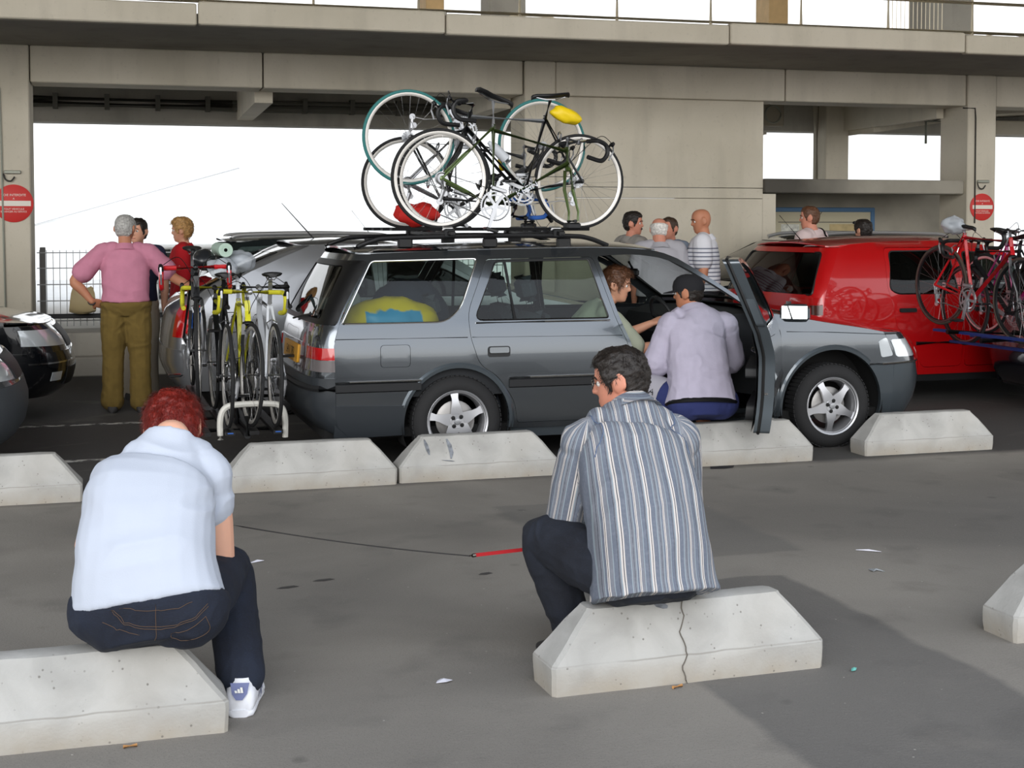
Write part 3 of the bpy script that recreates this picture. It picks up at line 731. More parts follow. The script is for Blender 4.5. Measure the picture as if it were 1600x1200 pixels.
# roof, windscreen, bonnet
rf = PS.roofp(1.375, 1.47, .10)
def q_rect(n=14): return [(0, -1), (1, -1), (1, 1), (0, 1)]
panel(MB(), rf, [(0, -1), (1, -1), (1, 1), (0, 1)], [], .09, .012, 1.6).build('roof', 'estate_grey', car, 40)
rl = MB(); panel(rl, lambda t, s_, o=0: rf(.02 + t * .96, s_ * .96, .035), [(0, -1), (1, -1), (1, 1), (0, 1)], [], .2, 0, 1.6); rl.build('headliner', mat('headliner', (120, 118, 112), .95), car, 60)
sc = PS.screenp(1.47, .10, 2.10, .24, 1.005)
panel(MB(), sc, [(.03, -.955), (.97, -.95), (.97, .95), (.03, .955)], [], .12, .006).build('windscreen', 'clear_glass', car, 60)
fr_ = MB(); panel(fr_, lambda a, b, o=0: sc(a, b, o + .004), [(0, -1), (1, -1), (1, 1), (0, 1)], [[(.035, -.95), (.965, -.945), (.965, .945), (.035, .95)]], .1, .01); fr_.build('windscreen_seal', 'black_trim', car, 40)
hd = PS.hoodp(2.14, .22, .80)
panel(MB(), hd, [(.03, -.985), (1, -.985), (1, .985), (.03, .985)], [], .08, .012).build('bonnet', 'estate_grey', car, 40)
cw = MB(); panel(cw, lambda t, s_, o=0: hd(-.08 + t * .14, s_, .02), [(0, -1), (1, -1), (1, 1), (0, 1)], [], .1, 0); cw.build('cowl', 'black_plastic', car, 40)
# tail: tailgate with wraparound window, lamps, plate
tg = panel(MB(), PS.rearw, [(-1, .60), (1, .60), (1, 1.375), (-1, 1.375)], [rpoly([(-.93, .95), (-.93, 1.32), (.93, 1.32), (.93, .95)], .05)], .08).build('tailgate', 'estate_grey', car, 40)
panel(MB(), lambda a, b, o=0: PS.rearw(a, b, o + .004), rpoly([(-.93, .95), (-.93, 1.32), (.93, 1.32), (.93, .95)], .05), [], .1, 0).build('rear_window', 'dark_glass', tg, 60)
p = MB(); panel(p, lambda a, b, o=0: PS.rearw(a, b, o - .007), rpoly([(-.985, .935), (-.985, 1.335), (.985, 1.335), (.985, .935)], .03), [rpoly([(-.8, .965), (-.76, 1.30), (.76, 1.30), (.8, .965)], .05)], .05, .008); p.build('window_surround', 'black_trim', tg, 50)
for sg in (-1, 1):
    p = MB(); panel(p, lambda a, b, o=0: PS.rearw(a, b, o - .012), [(sg * .62, .715), (sg * 1.0, .715), (sg * 1.0, .79), (sg * .62, .79)], [], .06, .02); l_ = p.build('tail_lamp', 'lamp_red', tg, 50)
    p = MB(); panel(p, lambda a, b, o=0: PS.rearw(a, b, o - .012), [(sg * .62, .64), (sg * 1.0, .64), (sg * 1.0, .713), (sg * .62, .713)], [], .06, .02); p.build('reversing_lamp', 'lamp_smoke', l_, 50)
p = MB(); panel(p, lambda a, b, o=0: PS.rearw(a, b, o - .006), [(-.61, .63), (.61, .63), (.61, .80), (-.61, .80)], [], .08, .02); p.build('lamp_panel', mat('maroon_panel', (58, 20, 24), .2, coat=1.0), tg, 50)
p = MB(); panel(p, lambda a, b, o=0: PS.rearw(a, b, o - .016), rpoly([(-.33, .655), (-.33, .775), (.33, .775), (.33, .655)], .01), [], .08, .012); pl = p.build('number_plate', 'plate_yellow', tg, 50)
t_ = text_mesh('S411 782', .085, .0008); tv = t_.vertices
for v_ in tv:
    a, b, c_ = v_.co; v_.co = PS.rearw(-a * 1.18, .715 + b, -.018)
link_mesh('lettering', t_, 'ink_black', pl)
p = MB(); p.sphere((-.915, -.12, .60), (.01, .04, .02), 10, 6); p.build('tailgate_catch', 'chrome', tg)
wp = MB(); wp.tube([PS.rearw(.05, .93, -.02), PS.rearw(-.3, .965, -.025), PS.rearw(-.62, .99, -.022)], .008, 6); wp.build('rear_wiper', 'black_trim', tg)
# bumpers wrap round onto the sides
b_ = MB(); panel(b_, lambda a, b, o=0: PS.rearw(a, b, o - .012), [(-1, .21), (1, .21), (1, .60), (-1, .60)], [], .09, .03)
for sg in (-1, 1): panel(b_, lambda x, z, o=0, sg=sg: PS.side(sg)(x, z, o - .010), [(-.80, .21), (-.80, .425)] + arc(*RA, 160, 192, 8), [], .09, .03)
rb = b_.build('rear_bumper', mat('bumper_plastic', (44, 48, 52), .42), car, 40)
s_ = MB(); strip(s_, PS.rearw, [(-1, .572), (-.6, .572), (0, .572), (.6, .572), (1, .572)], .0075, 6, -.018)
s_2 = MB(); strip(s_2, PS.rearw, [(q / 10, .535) for q in range(-10, 11)], .022, 6, -.010); s_2.build('bumper_strip', 'black_plastic', rb)
f_ = MB(); panel(f_, lambda a, b, o=0: PS.frontw(a, b, o - .006), [(-1, .2), (1, .2), (1, .585), (-1, .585)], [], .09, .03)
for sg in (-1, 1): panel(f_, lambda x, z, o=0, sg=sg: PS.side(sg)(x, z, o - .006), [(3.2, .585), (2.99, .585)] + arc(*FA, 46, -14, 10) + [(3.2, .2)], [], .09, .03)
fb = f_.build('front_bumper', 'estate_low', car, 40)
for sg in (-1, 1):
    s_ = MB(); s_.tube([PS.side(sg)(3.0, .582, -.014), PS.side(sg)(3.1, .584, -.014), PS.side(sg)(3.2, .587, -.014)] + [PS.frontw(sg * q, .59, -.014) for q in (.9, .8, .7, .6, .5)], .008, 6); s_.build('bumper_chrome', 'chrome', fb)
no = panel(MB(), PS.frontw, [(-1, .585), (1, .585), (1, .79), (-1, .79)], [], .08).build('nose_panel', 'estate_grey', car, 40)
for sg in (-1, 1): panel(MB(), lambda a, b, o=0: PS.frontw(a, b, o - .005), rpoly([(sg * .55, .63), (sg * .55, .755), (sg * .98, .755), (sg * .98, .63)], .02), [], .08).build('headlamp', 'lamp_clear', no, 50)
panel(MB(), lambda a, b, o=0: PS.frontw(a, b, o - .005), rpoly([(-.5, .63), (-.5, .75), (.5, .75), (.5, .63)], .02), [], .08).build('grille', 'black_plastic', no, 50)
# floor pan, dashboard, steering wheel, seats
MB().box(-.85, 3.3, -.76, .76, .20, .26).box(-.75, .33, -.62, .62, .26, .45).build('floor_pan', 'underbody', car, 0)
MB().box(2.3, 3.35, -.6, .6, .26, .74).build('engine_bay', 'underbody', car, 0)
for sg in (1,):
    p = MB(); panel(p, lambda x, z, o=0: PS.side(sg)(x, z, .05), [(-.7, .3), (2.2, .3), (2.2, .92), (-.7, .92)], [arc(0, .29, .37, 0, 180, 14)], .15, 0); p.build('interior_trim', 'interior_dark', car, 60)
p = MB(); panel(p, lambda x, z, o=0: PS.side(-1)(x, z, .05), [(-.72, .46), (1.15, .46), (1.15, .915), (-.72, .915)], [], .15, 0); p.build('interior_trim', 'interior_dark', car, 60)
p = MB(); rg = []
for y in [-.70 + 1.4 * i / 10 for i in range(11)]:
    rg.append([Vector(q) for q in ((2.35, y, .35), (1.92, y, .42), (1.78, y, .62), (1.74, y, .78), (1.80, y, .90), (1.95, y, .945), (2.33, y, .955))])
p.loft(rg); p.build('dashboard', 'interior_dark', car, 40)
q = Matrix.Translation((1.66, -.36, .88)) @ Matrix.Rotation(radians(-25), 4, 'Y')
sw = MB(); sw.tube([q @ Vector((0, cos(a) * .19, sin(a) * .19)) for a in [2 * pi * i / 28 for i in range(28)]], .014, 8, True)
sw.sphere(q @ Vector((.02, 0, 0)), .055, 10, 8)
for a in (0.2, pi - .2, -pi / 2): sw.tube([q @ Vector((.01, 0, 0)), q @ Vector((0, cos(a) * .185, sin(a) * .185))], .013, 6)
sw.tube([q @ Vector((.02, 0, 0)), q @ Vector((.25, 0, -.08))], .03, 8); sw.build('steering_wheel', 'black_plastic', car)
for y in (-.36, .36): seat(car, 1.06, y, .28)
b_ = MB(); b_.bbox(.05, .52, -.62, .62, .30, .5, .05); qq = Matrix.Translation((.10, 0, .46)) @ Matrix.Rotation(radians(-16), 4, 'Y'); b_.bbox(-.07, .07, -.62, .62, 0, .48, .05, qq); rbn = b_.build('rear_bench', 'seat_fabric', car)
for y in (-.36, .36): MB().bbox(-.045, .045, -.13, .13, .50, .66, .04, qq @ Matrix.Translation((0, y, 0))).build('headrest', 'seat_fabric', rbn)
MB().tube([(1.52, 0, 1.30), (1.55, 0, 1.25)], .01, 6).bbox(1.52, 1.56, -.12, .12, 1.19, 1.25, .015).build('rear_view_mirror', 'black_plastic', car)
# wheels: alloy stars
add_wheel(car, 0, -.775, 'star', radians(-6)); add_wheel(car, 2.722, -.775, 'star', radians(-30), radians(0)); add_wheel(car, 0, .775, 'star'); add_wheel(car, 2.722, .775, 'star')
# roof rails and the cross bars of the bicycle rack
for sg in (-1, 1):
    y = sg * .565
    r_ = MB(); r_.tube(catmull([(-.62, y, 1.412), (-.5, y, 1.458), (-.36, y, 1.478), (.3, y, 1.492), (.85, y, 1.490), (1.0, y, 1.475), (1.14, y, 1.425)], 5), .016, 8); rr_ = r_.build('roof_rail', 'black_trim', car)
    for x in (-.28, .3, .82): MB().bbox(x - .05, x + .05, y - .02, y + .02, 1.41, 1.482, .012).build('rail_foot', 'black_trim', rr_)
for sg in (-1, 1):
    s_ = MB(); strip(s_, PS.side(sg), [(-.5, 1.392), (0, 1.401), (.5, 1.409), (1.0, 1.416), (1.3, 1.409), (1.47, 1.395)], .007, 6, .006)
    s_.build('gutter_chrome', 'chrome', car)
# rack
rack = empty('roof_rack', (2.311, 9.61, 1.49), 0, 'black bicycle carrier with long wheel trays on the roof of the grey estate car', 'bike rack')
for x in (.02, .78):
    b_ = MB().bbox(x - .02, x + .02, -.66, .66, .005, .035, .006).build('cross_bar', 'black_trim', rack)
    for y in (-.565, .565): MB().bbox(x - .035, x + .035, y - .03, y + .03, -.012, .05, .01).build('clamp', 'black_plastic', b_)
TRAYS = (-.50, -.20, .10, .42)
for i, y in enumerate(TRAYS):
    t_ = MB(); v = []
    for x in (-.36, -.3, .94, 1.02): v.append([Vector((x, y + a, .036 + b)) for a, b in ((-.035, .022), (-.028, .0), (.028, 0), (.035, .022), (.029, .022), (.024, .006), (-.024, .006), (-.029, .022))])
    t_.loft(v); tr = t_.build('wheel_tray', 'black_trim', rack)
    for x in (.02, .78): MB().bbox(x - .04, x + .04, y - .04, y + .04, .03, .065, .01).build('tray_clamp', mat('bright_knob', (205, 205, 205), .3, .9), tr)
# luggage seen through the rear side window
def bag(name, c, r, m, seed, lab, cat, squash=.35, n=40, k=26):
    mb = MB(); mb.sphere((0, 0, 0), r, n, k); rn = Vector((seed * 3.1, seed * 1.7, 0))
    v2 = []
    for p in mb.v:
        q = Vector(p); n_ = q.normalized(); s_ = noise.noise(q * 7 + rn) * .028 + noise.noise(q * 17 + rn) * .014
        q = q + n_ * s_; q.z = max(q.z, -r[2] * squash); v2.append((q.x, q.y, q.z))
    mb.v = v2; o = mb.build(name, m, None, 60, (c[0], c[1], c[2] + r[2] * squash)); tag(o, lab, cat); return o
def bag_cloth():
    k = NB('bag_yellow_blue', .35); P = k.obj(); x, y, z = k.xyz(P)
    f_ = k.math('ADD', k.math('MULTIPLY', k.noise(P, 5, 2), .16), x)
    bl = k.math('MULTIPLY', k.rng(f_, -.13, -.12), k.rng(f_, .27, .28, 1, 0)); bl = k.math('MULTIPLY', bl, k.rng(k.math('ADD', z, k.math('MULTIPLY', k.noise(P, 9, 2), .08)), .15, .16, 1, 0))
    k.color(k.mix(bl, lin((236, 208, 8)), lin((40, 160, 214))))
bag_cloth()
MB().bbox(-.70, .02, -.68, .60, .455, .83, .04).build('luggage_cover', 'interior_dark', car)
bag('plastic_bag', (1.95, 9.12, .83), (.34, .20, .19), 'bag_yellow_blue', 1, 'shiny yellow and blue plastic bag in the rear side window of the grey car', 'bag')
bag('folded_jacket', (2.15, 9.50, .83), (.28, .22, .27), mat('jacket_navy', (44, 52, 68), .9), 2, 'crumpled navy jacket behind the yellow and blue bag in the grey car', 'jacket')
bag('carrier_bag', (1.72, 9.5, .83), (.12, .18, .24), mat('bag_white', (206, 210, 206), .5), 3, 'white carrier bag with red letters in the rear of the grey car', 'bag')
cb_ = bpy.context.scene.objects['carrier_bag']; t_ = text_mesh('cori', .11, .001)
for v_ in t_.vertices: a, b, c_ = v_.co; v_.co = (a * .9, -.19 - c_, b + .05)
link_mesh('lettering', t_, mat('ink_red', (196, 40, 40), .6), cb_)
# ------------------------------------------------------------------ the other cars, from one generic builder
def generic_car(root, SH, pm, low, RA, FA, sill, zbr, zbf, glass, doors, scr, tail, nose, wheel='cover', wheel_mat='alloy', track=.76, gmat='dark_glass', top_rear=None, interior=True, wscale=1.0):
    xt, kf, xc, kc, zc = scr; zt = top_rear or 1.38; zf = nose['zf']
    def circ(A, z):  # where the arch crosses height z
        return math.degrees(math.asin(max(-1, min(1, (z - A[1]) / A[2]))))
    for sg in (-1, 1):
        fn = SH.side(sg)
        zz = [zbr + (zt - zbr) * i / 8 for i in range(9)]
        rear = [(SH.rs(z), z) for z in zz]
        x0 = SH.rs(zt); top = [(x0 + (xc - x0) * i / 16, SH.roof(x0 + (xc - x0) * i / 16)) for i in range(1, 17)]
        fx = SH.fs(zf); hood = [(xc + (fx - xc) * i / 8, SH.hood(xc + (fx - xc) * i / 8)) for i in range(1, 9)]
        fr = [(SH.fs(z), z) for z in (zf - .02, (zf + zbf) / 2, zbf)]
        a1 = circ(FA, zbf); a2 = 180 - circ(FA, sill); b1 = circ(RA, sill); b2 = 180 - circ(RA, zbr)
        ol = rear + top + hood + fr + arc(*FA, a1, a2, 22) + arc(*RA, b1, b2, 22)
        dp = [rpoly(d[0], .05) for d in doors]
        body = panel(MB(), fn, ol, dp + [rpoly(g, .04) for g in glass], .08); body.build('body_side', pm, root, 40)
        for g in glass: panel(MB(), lambda x, z, o=0: fn(x, z, o + .006), rpoly(g, .04), [], .12, 0).build('side_window', gmat, root, 60)
        for d, wins, handle in doors:
            c = [sum(p[i] for p in d) / len(d) for i in (0, 1)]
            sh = [(c[0] + (p[0] - c[0]) * .994, c[1] + (p[1] - c[1]) * .992) for p in d]
            do = panel(MB(), fn, rpoly(sh, .05), [rpoly(w_, .04) for w_ in wins], .08).build('door', pm, root, 40)
            for w_ in wins:
                panel(MB(), lambda x, z, o=0: fn(x, z, o + .006), rpoly(w_, .04), [], .12, 0).build('door_window', gmat, do, 60)
                s_ = MB(); strip(s_, fn, rpoly(w_, .04) + rpoly(w_, .04)[:1], .007, 6, .001); s_.build('window_frame', 'black_trim', do)
            if handle:
                hx, hz = handle; h_ = MB(); h_.prism(rpoly([(hx, hz), (hx, hz + .035), (hx + .17, hz + .035), (hx + .17, hz)], .012), -.02, .01, lambda a, b, h: fn(a, b, h)); h_.build('door_handle', 'black_plastic', do)
            m_ = MB(); xs_ = [p[0] for p in d]; strip(m_, fn, [(min(xs_) + .28, .52), (max(xs_) - .05, .52)], .018, 6, -.003); m_.build('side_moulding', low, do)
        arch_lip(root, SH, RA[0], RA[1], RA[2], b1, b2, pm, sg); arch_lip(root, SH, FA[0], FA[1], FA[2], a1, a2, pm, sg)
        wheel_well(root, RA[0], RA[1], RA[2] + .01, .83, .25, sg); wheel_well(root, FA[0], FA[1], FA[2] + .01, .83, .25, sg)
        s_ = MB(); panel(s_, lambda x, z, o=0: fn(x, z, o + .02), [(RA[0] + .33, .17), (FA[0] - .33, .17), (FA[0] - .33, sill + .05), (RA[0] + .33, sill + .05)], [], .15); s_.build('sill', low, root, 40)
    rf = SH.roofp(zt, xt, kf); panel(MB(), rf, [(0, -1), (1, -1), (1, 1), (0, 1)], [], .1, .012, 1.6).build('roof', pm, root, 40)
    sc_ = SH.screenp(xt, kf, xc, kc, zc)
    panel(MB(), sc_, [(.03, -.95), (.97, -.94), (.97, .94), (.03, .95)], [], .14, .006).build('windscreen', scr_glass if False else gmat, root, 60)
    fr_ = MB(); panel(fr_, lambda a, b, o=0: sc_(a, b, o + .003), [(0, -1), (1, -1), (1, 1), (0, 1)], [[(.035, -.945), (.965, -.935), (.965, .935), (.035, .945)]], .12, .01); fr_.build('windscreen_seal', 'black_trim', root, 40)
    hd_ = SH.hoodp(xc + .03, kc - .02, zf); panel(MB(), hd_, [(.0, -.99), (1, -.99), (1, .99), (.0, .99)], [], .09, .012).build('bonnet', pm, root, 40)
    # tail
    tg_ = panel(MB(), SH.rearw, [(-1, zbr), (1, zbr), (1, zt), (-1, zt)], [rpoly(tail['glass'], .04)] if tail.get('glass') else [], .09).build('tailgate', pm, root, 40)
    if tail.get('glass'):
        panel(MB(), lambda a, b, o=0: SH.rearw(a, b, o + .005), rpoly(tail['glass'], .04), [], .12, 0).build('rear_window', gmat, tg_, 60)
        s_ = MB(); strip(s_, SH.rearw, rpoly(tail['glass'], .04) + rpoly(tail['glass'], .04)[:1], .010, 6, .0); s_.build('window_seal', 'black_trim', tg_)
    for nm, mm, poly in tail.get('patch', ()): 
        p = MB(); panel(p, lambda a, b, o=0: SH.rearw(a, b, o - .009), poly, [], .07, .015); p.build(nm, mm, tg_, 50)
    b_ = MB(); panel(b_, lambda a, b, o=0: SH.rearw(a, b, o - .010), [(-1, .22), (1, .22), (1, zbr), (-1, zbr)], [], .1, .03)
    for sg in (-1, 1):
        xs_ = SH.rs(zbr); panel(b_, lambda x, z, o=0, sg=sg: SH.side(sg)(x, z, o - .008), [(xs_, .22), (xs_, zbr)] + arc(*RA, 180 - circ(RA, zbr), 180 - circ(RA, .22), 8), [], .1, .03)
    b_.build('rear_bumper', tail.get('bumper', pm), root, 40)
    # nose
    no_ = panel(MB(), SH.frontw, [(-1, zbf), (1, zbf), (1, zf), (-1, zf)], [], .08).build('nose_panel', nose.get('panel', pm), root, 40)
    for nm, mm, poly in nose.get('patch', ()):
        p = MB(); panel(p, lambda a, b, o=0: SH.frontw(a, b, o - .008), poly, [], .06, .015); p.build(nm, mm, no_, 50)
    f_ = MB(); panel(f_, lambda a, b, o=0: SH.frontw(a, b, o - .010), [(-1, .2), (1, .2), (1, zbf), (-1, zbf)], [], .09, .03)
    for sg in (-1, 1):
        xs_ = SH.fs(zbf); panel(f_, lambda x, z, o=0, sg=sg: SH.side(sg)(x, z, o - .008), [(xs_, zbf)] + arc(*FA, circ(FA, zbf), circ(FA, .2), 8) + [(xs_, .2)], [], .1, .03)
    fb_ = f_.build('front_bumper', nose.get('bumper', pm), root, 40)
    for nm, mm, poly in nose.get('bpatch', ()):
        p = MB(); panel(p, lambda a, b, o=0: SH.frontw(a, b, o - .016), poly, [], .07, .015); p.build(nm, mm, fb_, 50)
    MB().box(SH.rs(.5), SH.fs(.5), -.74, .74, .2, .27).build('floor_pan', 'underbody', root, 0)
    MB().box(xc + .2, SH.fs(.5) - .05, -.55, .55, .27, .62).build('engine_bay', 'underbody', root, 0)
    if interior:
        for y in (-.36, .36): seat(root, FA[0] - 1.55, y, .28, m='interior_dark')
        MB().bbox(RA[0] + .1, RA[0] + .6, -.6, .6, .28, .5, .05).bbox(RA[0] - .02, RA[0] + .14, -.6, .6, .4, .95, .05).build('rear_bench', 'interior_dark', root)
        MB().bbox(xc - .35, xc + .15, -.66, .66, .45, .92, .06).build('dashboard', 'interior_dark', root)
    for x in (RA[0], FA[0]):
        for y in (-track, track): add_wheel(root, x, y, wheel, random.uniform(0, 2), 0, wscale, wheel_mat)
GLASSR = [(-.86, .97), (-.84, 1.34), (.84, 1.34), (.86, .97)]
# red hatchback
paint('hatch_red', (186, 8, 14), .12, .30)
WG = [(.18, .79), (.30, .83), (.5, .858), (.75, .866), (.92, .85), (.98, .835), (1.36, .685), (1.41, .62), (1.44, .57)]
SG = CarShape(WG, [(.18, -.60), (.28, -.72), (.42, -.775), (.54, -.765), (.62, -.74), (.9, -.72), (.98, -.70), (1.2, -.59), (1.37, -.48), (1.42, -.42)],
  [(.18, -.56), (.54, -.63), (.9, -.60), (.98, -.57), (1.2, -.455), (1.38, -.345), (1.42, -.32)], [(.18, 3.2), (.45, 3.36), (.6, 3.32), (.75, 3.22), (.85, 3.1)], [(.18, 2.95), (.6, 2.98), (.75, 2.92), (.85, 2.85)],
  [(-.8, 1.33), (-.45, 1.375), (-.2, 1.40), (.3, 1.425), (.8, 1.428), (1.15, 1.40), (1.4, 1.32), (1.7, 1.16), (2.0, 1.0)], [(1.95, .98), (2.3, .92), (2.7, .84), (3.0, .78)], nr=3.2, nf=2.4)
hb = empty('hatchback_car', (6.70, 11.72, 0), radians(2.5), 'red hatchback parked behind the bonnet of the grey estate car', 'car')
generic_car(hb, SG, 'hatch_red', 'black_plastic', (0, .29, .345), (2.51, .29, .345), .235, .54, .58, [],
  [([(.06, 1.02), (.10, 1.37), (.83, 1.37), (.84, .3), (.42, .3), (.33, .5), (.14, .66)], [[(.085, 1.0), (.15, 1.335), (.78, 1.34), (.80, .96), (.16, .96)]], (.16, .80)),
   ([(.87, 1.37), (1.2, 1.36), (1.42, 1.27), (1.95, .96), (2.0, .85), (1.98, .3), (.87, .3)], [[(.9, .96), (.92, 1.33), (1.18, 1.32), (1.4, 1.23), (1.82, .98)]], (.95, .80))],
  (1.22, .12, 1.98, .25, .99), {'glass': [(-.84, .96), (-.80, 1.325), (.80, 1.325), (.84, .96)], 'patch': [
   ('tail_lamp', 'lamp_red', [(-.985, .88), (-.52, .865), (-.52, .925), (-.96, .94)]), ('tail_lamp', 'lamp_red', [(.985, .88), (.96, .94), (.60, .925), (.60, .865)]),
   ('indicator_lamp', mat('lamp_brown', (66, 26, 16), .3, coat=.4), [(-.99, .79), (-.52, .78), (-.52, .86), (-.985, .875)]), ('indicator_lamp', 'lamp_brown', [(.99, .79), (.985, .875), (.60, .86), (.60, .78)]),
   ('emblem', 'chrome', [(.07 * cos(a), .865 + .045 * sin(a)) for a in [2 * pi * i / 16 for i in range(16)]]), ('badge', 'chrome', [(-.55, .87), (-.46, .87), (-.46, .893), (-.55, .893)]),
   ('number_plate', 'plate_white', [(-.3, .62), (.3, .62), (.3, .72), (-.3, .72)])]},
  {'zf': .76, 'patch': [('headlamp', 'lamp_clear', [(-.95, .62), (-.5, .62), (-.5, .73), (-.95, .74)]), ('headlamp', 'lamp_clear', [(.95, .62), (.95, .74), (.5, .73), (.5, .62)])]}, top_rear=1.37)
fl_ = MB(); fl_.prism([(-.245 + .085 * cos(a), .83 + .085 * sin(a)) for a in [2 * pi * i / 24 for i in range(24)]], -.002, .008, lambda a, b, h: SG.side(-1)(a, b, h)); fl_.build('fuel_flap', 'hatch_red', hb)
MB().tube([(-.3, .05, 1.44), (-.52, .05, 1.66)], [.005, .003], 6).build('antenna', 'black_trim', hb)
# silver estate in the second lane
mat('rail_silver', (214, 214, 214), .3, .8)
paint('estate_silver', (170, 172, 176), .75, .28)
WS = [(.18, .80), (.3, .84), (.5, .87), (.78, .875), (.95, .85), (1.0, .835), (1.38, .70), (1.45, .63), (1.48, .58)]
SS = CarShape(WS, [(.18, -.72), (.28, -.82), (.45, -.88), (.6, -.87), (.85, -.83), (1.0, -.70), (1.2, -.34), (1.38, .10), (1.45, .30)],
  [(.18, -.60), (.6, -.66), (.85, -.62), (1.0, -.52), (1.2, -.17), (1.42, .36), (1.45, .42)], [(.18, 3.15), (.45, 3.3), (.6, 3.28), (.75, 3.18), (.85, 3.05)], [(.18, 2.9), (.6, 2.95), (.75, 2.9), (.85, 2.8)],
  [(-.6, 1.37), (.0, 1.385), (.3, 1.40), (.6, 1.415), (.9, 1.41), (1.2, 1.37), (1.5, 1.30), (1.8, 1.12), (2.05, .98)], [(1.95, .98), (2.3, .93), (2.7, .85), (3.0, .78)], nr=2.8, nf=2.4)
sv = empty('estate_car', (1.52, 12.42, 0), 0, 'silver estate car with roof rails parked behind the dark grey estate car', 'car')
generic_car(sv, SS, 'estate_silver', 'black_plastic', (0, .295, .36), (2.6, .295, .36), .235, .56, .58, [],
  [([(.16, 1.0), (.42, 1.34), (.86, 1.37), (.87, .3), (.44, .3), (.35, .5), (.16, .7)], [[(.22, .98), (.46, 1.30), (.8, 1.33), (.83, .97)]], (.22, .8)),
   ([(.90, 1.37), (1.2, 1.33), (1.5, 1.22), (1.95, .97), (2.05, .85), (2.05, .3), (.9, .3)], [[(.93, .97), (.95, 1.33), (1.18, 1.29), (1.46, 1.18), (1.88, .97)]], (.97, .8))],
  (1.2, .12, 2.02, .25, .985), {'glass': [(-.86, .98), (-.80, 1.34), (.80, 1.34), (.86, .98)], 'bumper': 'estate_silver', 'patch': [
   ('tail_lamp', 'lamp_red', [(-.99, .66), (-.74, .66), (-.74, .92), (-.98, .92)]), ('tail_lamp', 'lamp_red', [(.99, .66), (.98, .92), (.74, .92), (.74, .66)])]},
  {'zf': .77, 'patch': [('headlamp', 'lamp_clear', [(-.95, .62), (-.5, .62), (-.5, .73), (-.95, .74)]), ('headlamp', 'lamp_clear', [(.95, .62), (.95, .74), (.5, .73), (.5, .62)])]}, top_rear=1.40, gmat='dark_glass')
ff = MB(); s_ = [(-.34 + .0, .72)]; fp = rpoly([(-.50, .70), (-.50, .86), (-.30, .86), (-.30, .70)], .05)
strip(ff, SS.side(-1), fp + fp[:1], .004, 5, 0); ff.build('fuel_flap', 'black_trim', sv)
MB().tube([(.48, -.1, 1.41), (.42, -.1, 1.46), (.15, -.1, 1.76)], [.018, .006, .003], 8).build('antenna', 'black_trim', sv)
# black saloon facing right at the left edge
paint('saloon_black', (20, 22, 26), .35, .18)
WA = [(.18, .79), (.3, .83), (.5, .86), (.75, .868), (.92, .85), (1.0, .82), (1.36, .66), (1.40, .60), (1.42, .56)]
def saloon(ov=.9): return CarShape(WA, [(.18, -.8), (.3, -.95), (.5, -1.0), (.9, -.95), (1.0, -.85), (1.2, -.6), (1.36, -.35), (1.42, -.3)],
  [(.18, -.65), (.5, -.8), (.9, -.75), (1.0, -.65), (1.2, -.4), (1.36, -.15), (1.42, -.1)], [(.18, 2.65 + ov * .82), (.3, 2.65 + ov * .97), (.45, 2.65 + ov), (.56, 2.65 + ov * .97), (.66, 2.65 + ov * .92), (.76, 2.65 + ov * .82), (.84, 2.65 + ov * .7)], [(.18, 3.0), (.45, 3.08), (.6, 3.08), (.76, 3.04), (.84, 2.98)],
  [(-.8, 1.2), (-.3, 1.34), (.2, 1.40), (.7, 1.41), (1.1, 1.38), (1.4, 1.29), (1.7, 1.14), (2.0, .99)], [(1.95, .985), (2.3, .94), (2.7, .88), (2.95, .83), (3.1, .79)], nr=2.8, nf=2.5)
SDOOR = [([(.06, 1.02), (.2, 1.33), (.83, 1.36), (.84, .3), (.42, .3), (.33, .5), (.14, .66)], [[(.1, 1.0), (.25, 1.29), (.78, 1.32), (.80, .96), (.16, .96)]], (.16, .80)),
   ([(.87, 1.36), (1.1, 1.35), (1.42, 1.25), (1.92, .97), (2.0, .85), (2.0, .3), (.87, .3)], [[(.9, .96), (.92, 1.32), (1.1, 1.31), (1.38, 1.21), (1.8, .98)]], (.95, .80))]
def lamps(z0, z1, q0=.40, q1=.93): return [('headlamp', 'lamp_clear', [(-q1, z0 + .02), (-q0, z0), (-q0, z1 - .01), (-q1 + .02, z1)]), ('headlamp', 'lamp_clear', [(q1, z0 + .02), (q1 - .02, z1), (q0, z1 - .01), (q0, z0)])]
def bars(z0, z1, q, n):
    r = [('grille', 'black_plastic', [(-q, z0), (q, z0), (q, z1), (-q, z1)])]
    return r
NA = saloon(.90)
sl_ = empty('saloon_car', (-3.62, 12.42, 0), 0, 'glossy black saloon car nose at the left edge behind the nearer grey car', 'car')
generic_car(sl_, NA, 'saloon_black', 'black_plastic', (0, .29, .345), (2.65, .29, .35), .235, .56, .56, [], SDOOR, (1.15, .12, 1.98, .25, .985), {'glass': [(-.84, .98), (-.80, 1.3), (.80, 1.3), (.84, .98)]},
  {'zf': .775, 'patch': lamps(.60, .745) + bars(.58, .75, .33, 5) + [('grille_frame', 'chrome', [(-.34, .752), (.34, .752), (.34, .765), (-.34, .765)])], 'bpatch': [('fog_lamp', 'lamp_clear', [(-.72, .33), (-.60, .33), (-.60, .40), (-.72, .40)]), ('fog_lamp', 'lamp_clear', [(.72, .33), (.72, .40), (.60, .40), (.60, .33)]), ('air_intake', 'black_trim', [(-.5, .28), (.5, .28), (.5, .42), (-.5, .42)]), ('bumper_insert', 'chrome', [(-.9, .47), (-.34, .47), (-.34, .482), (-.9, .482)])]}, top_rear=1.30)
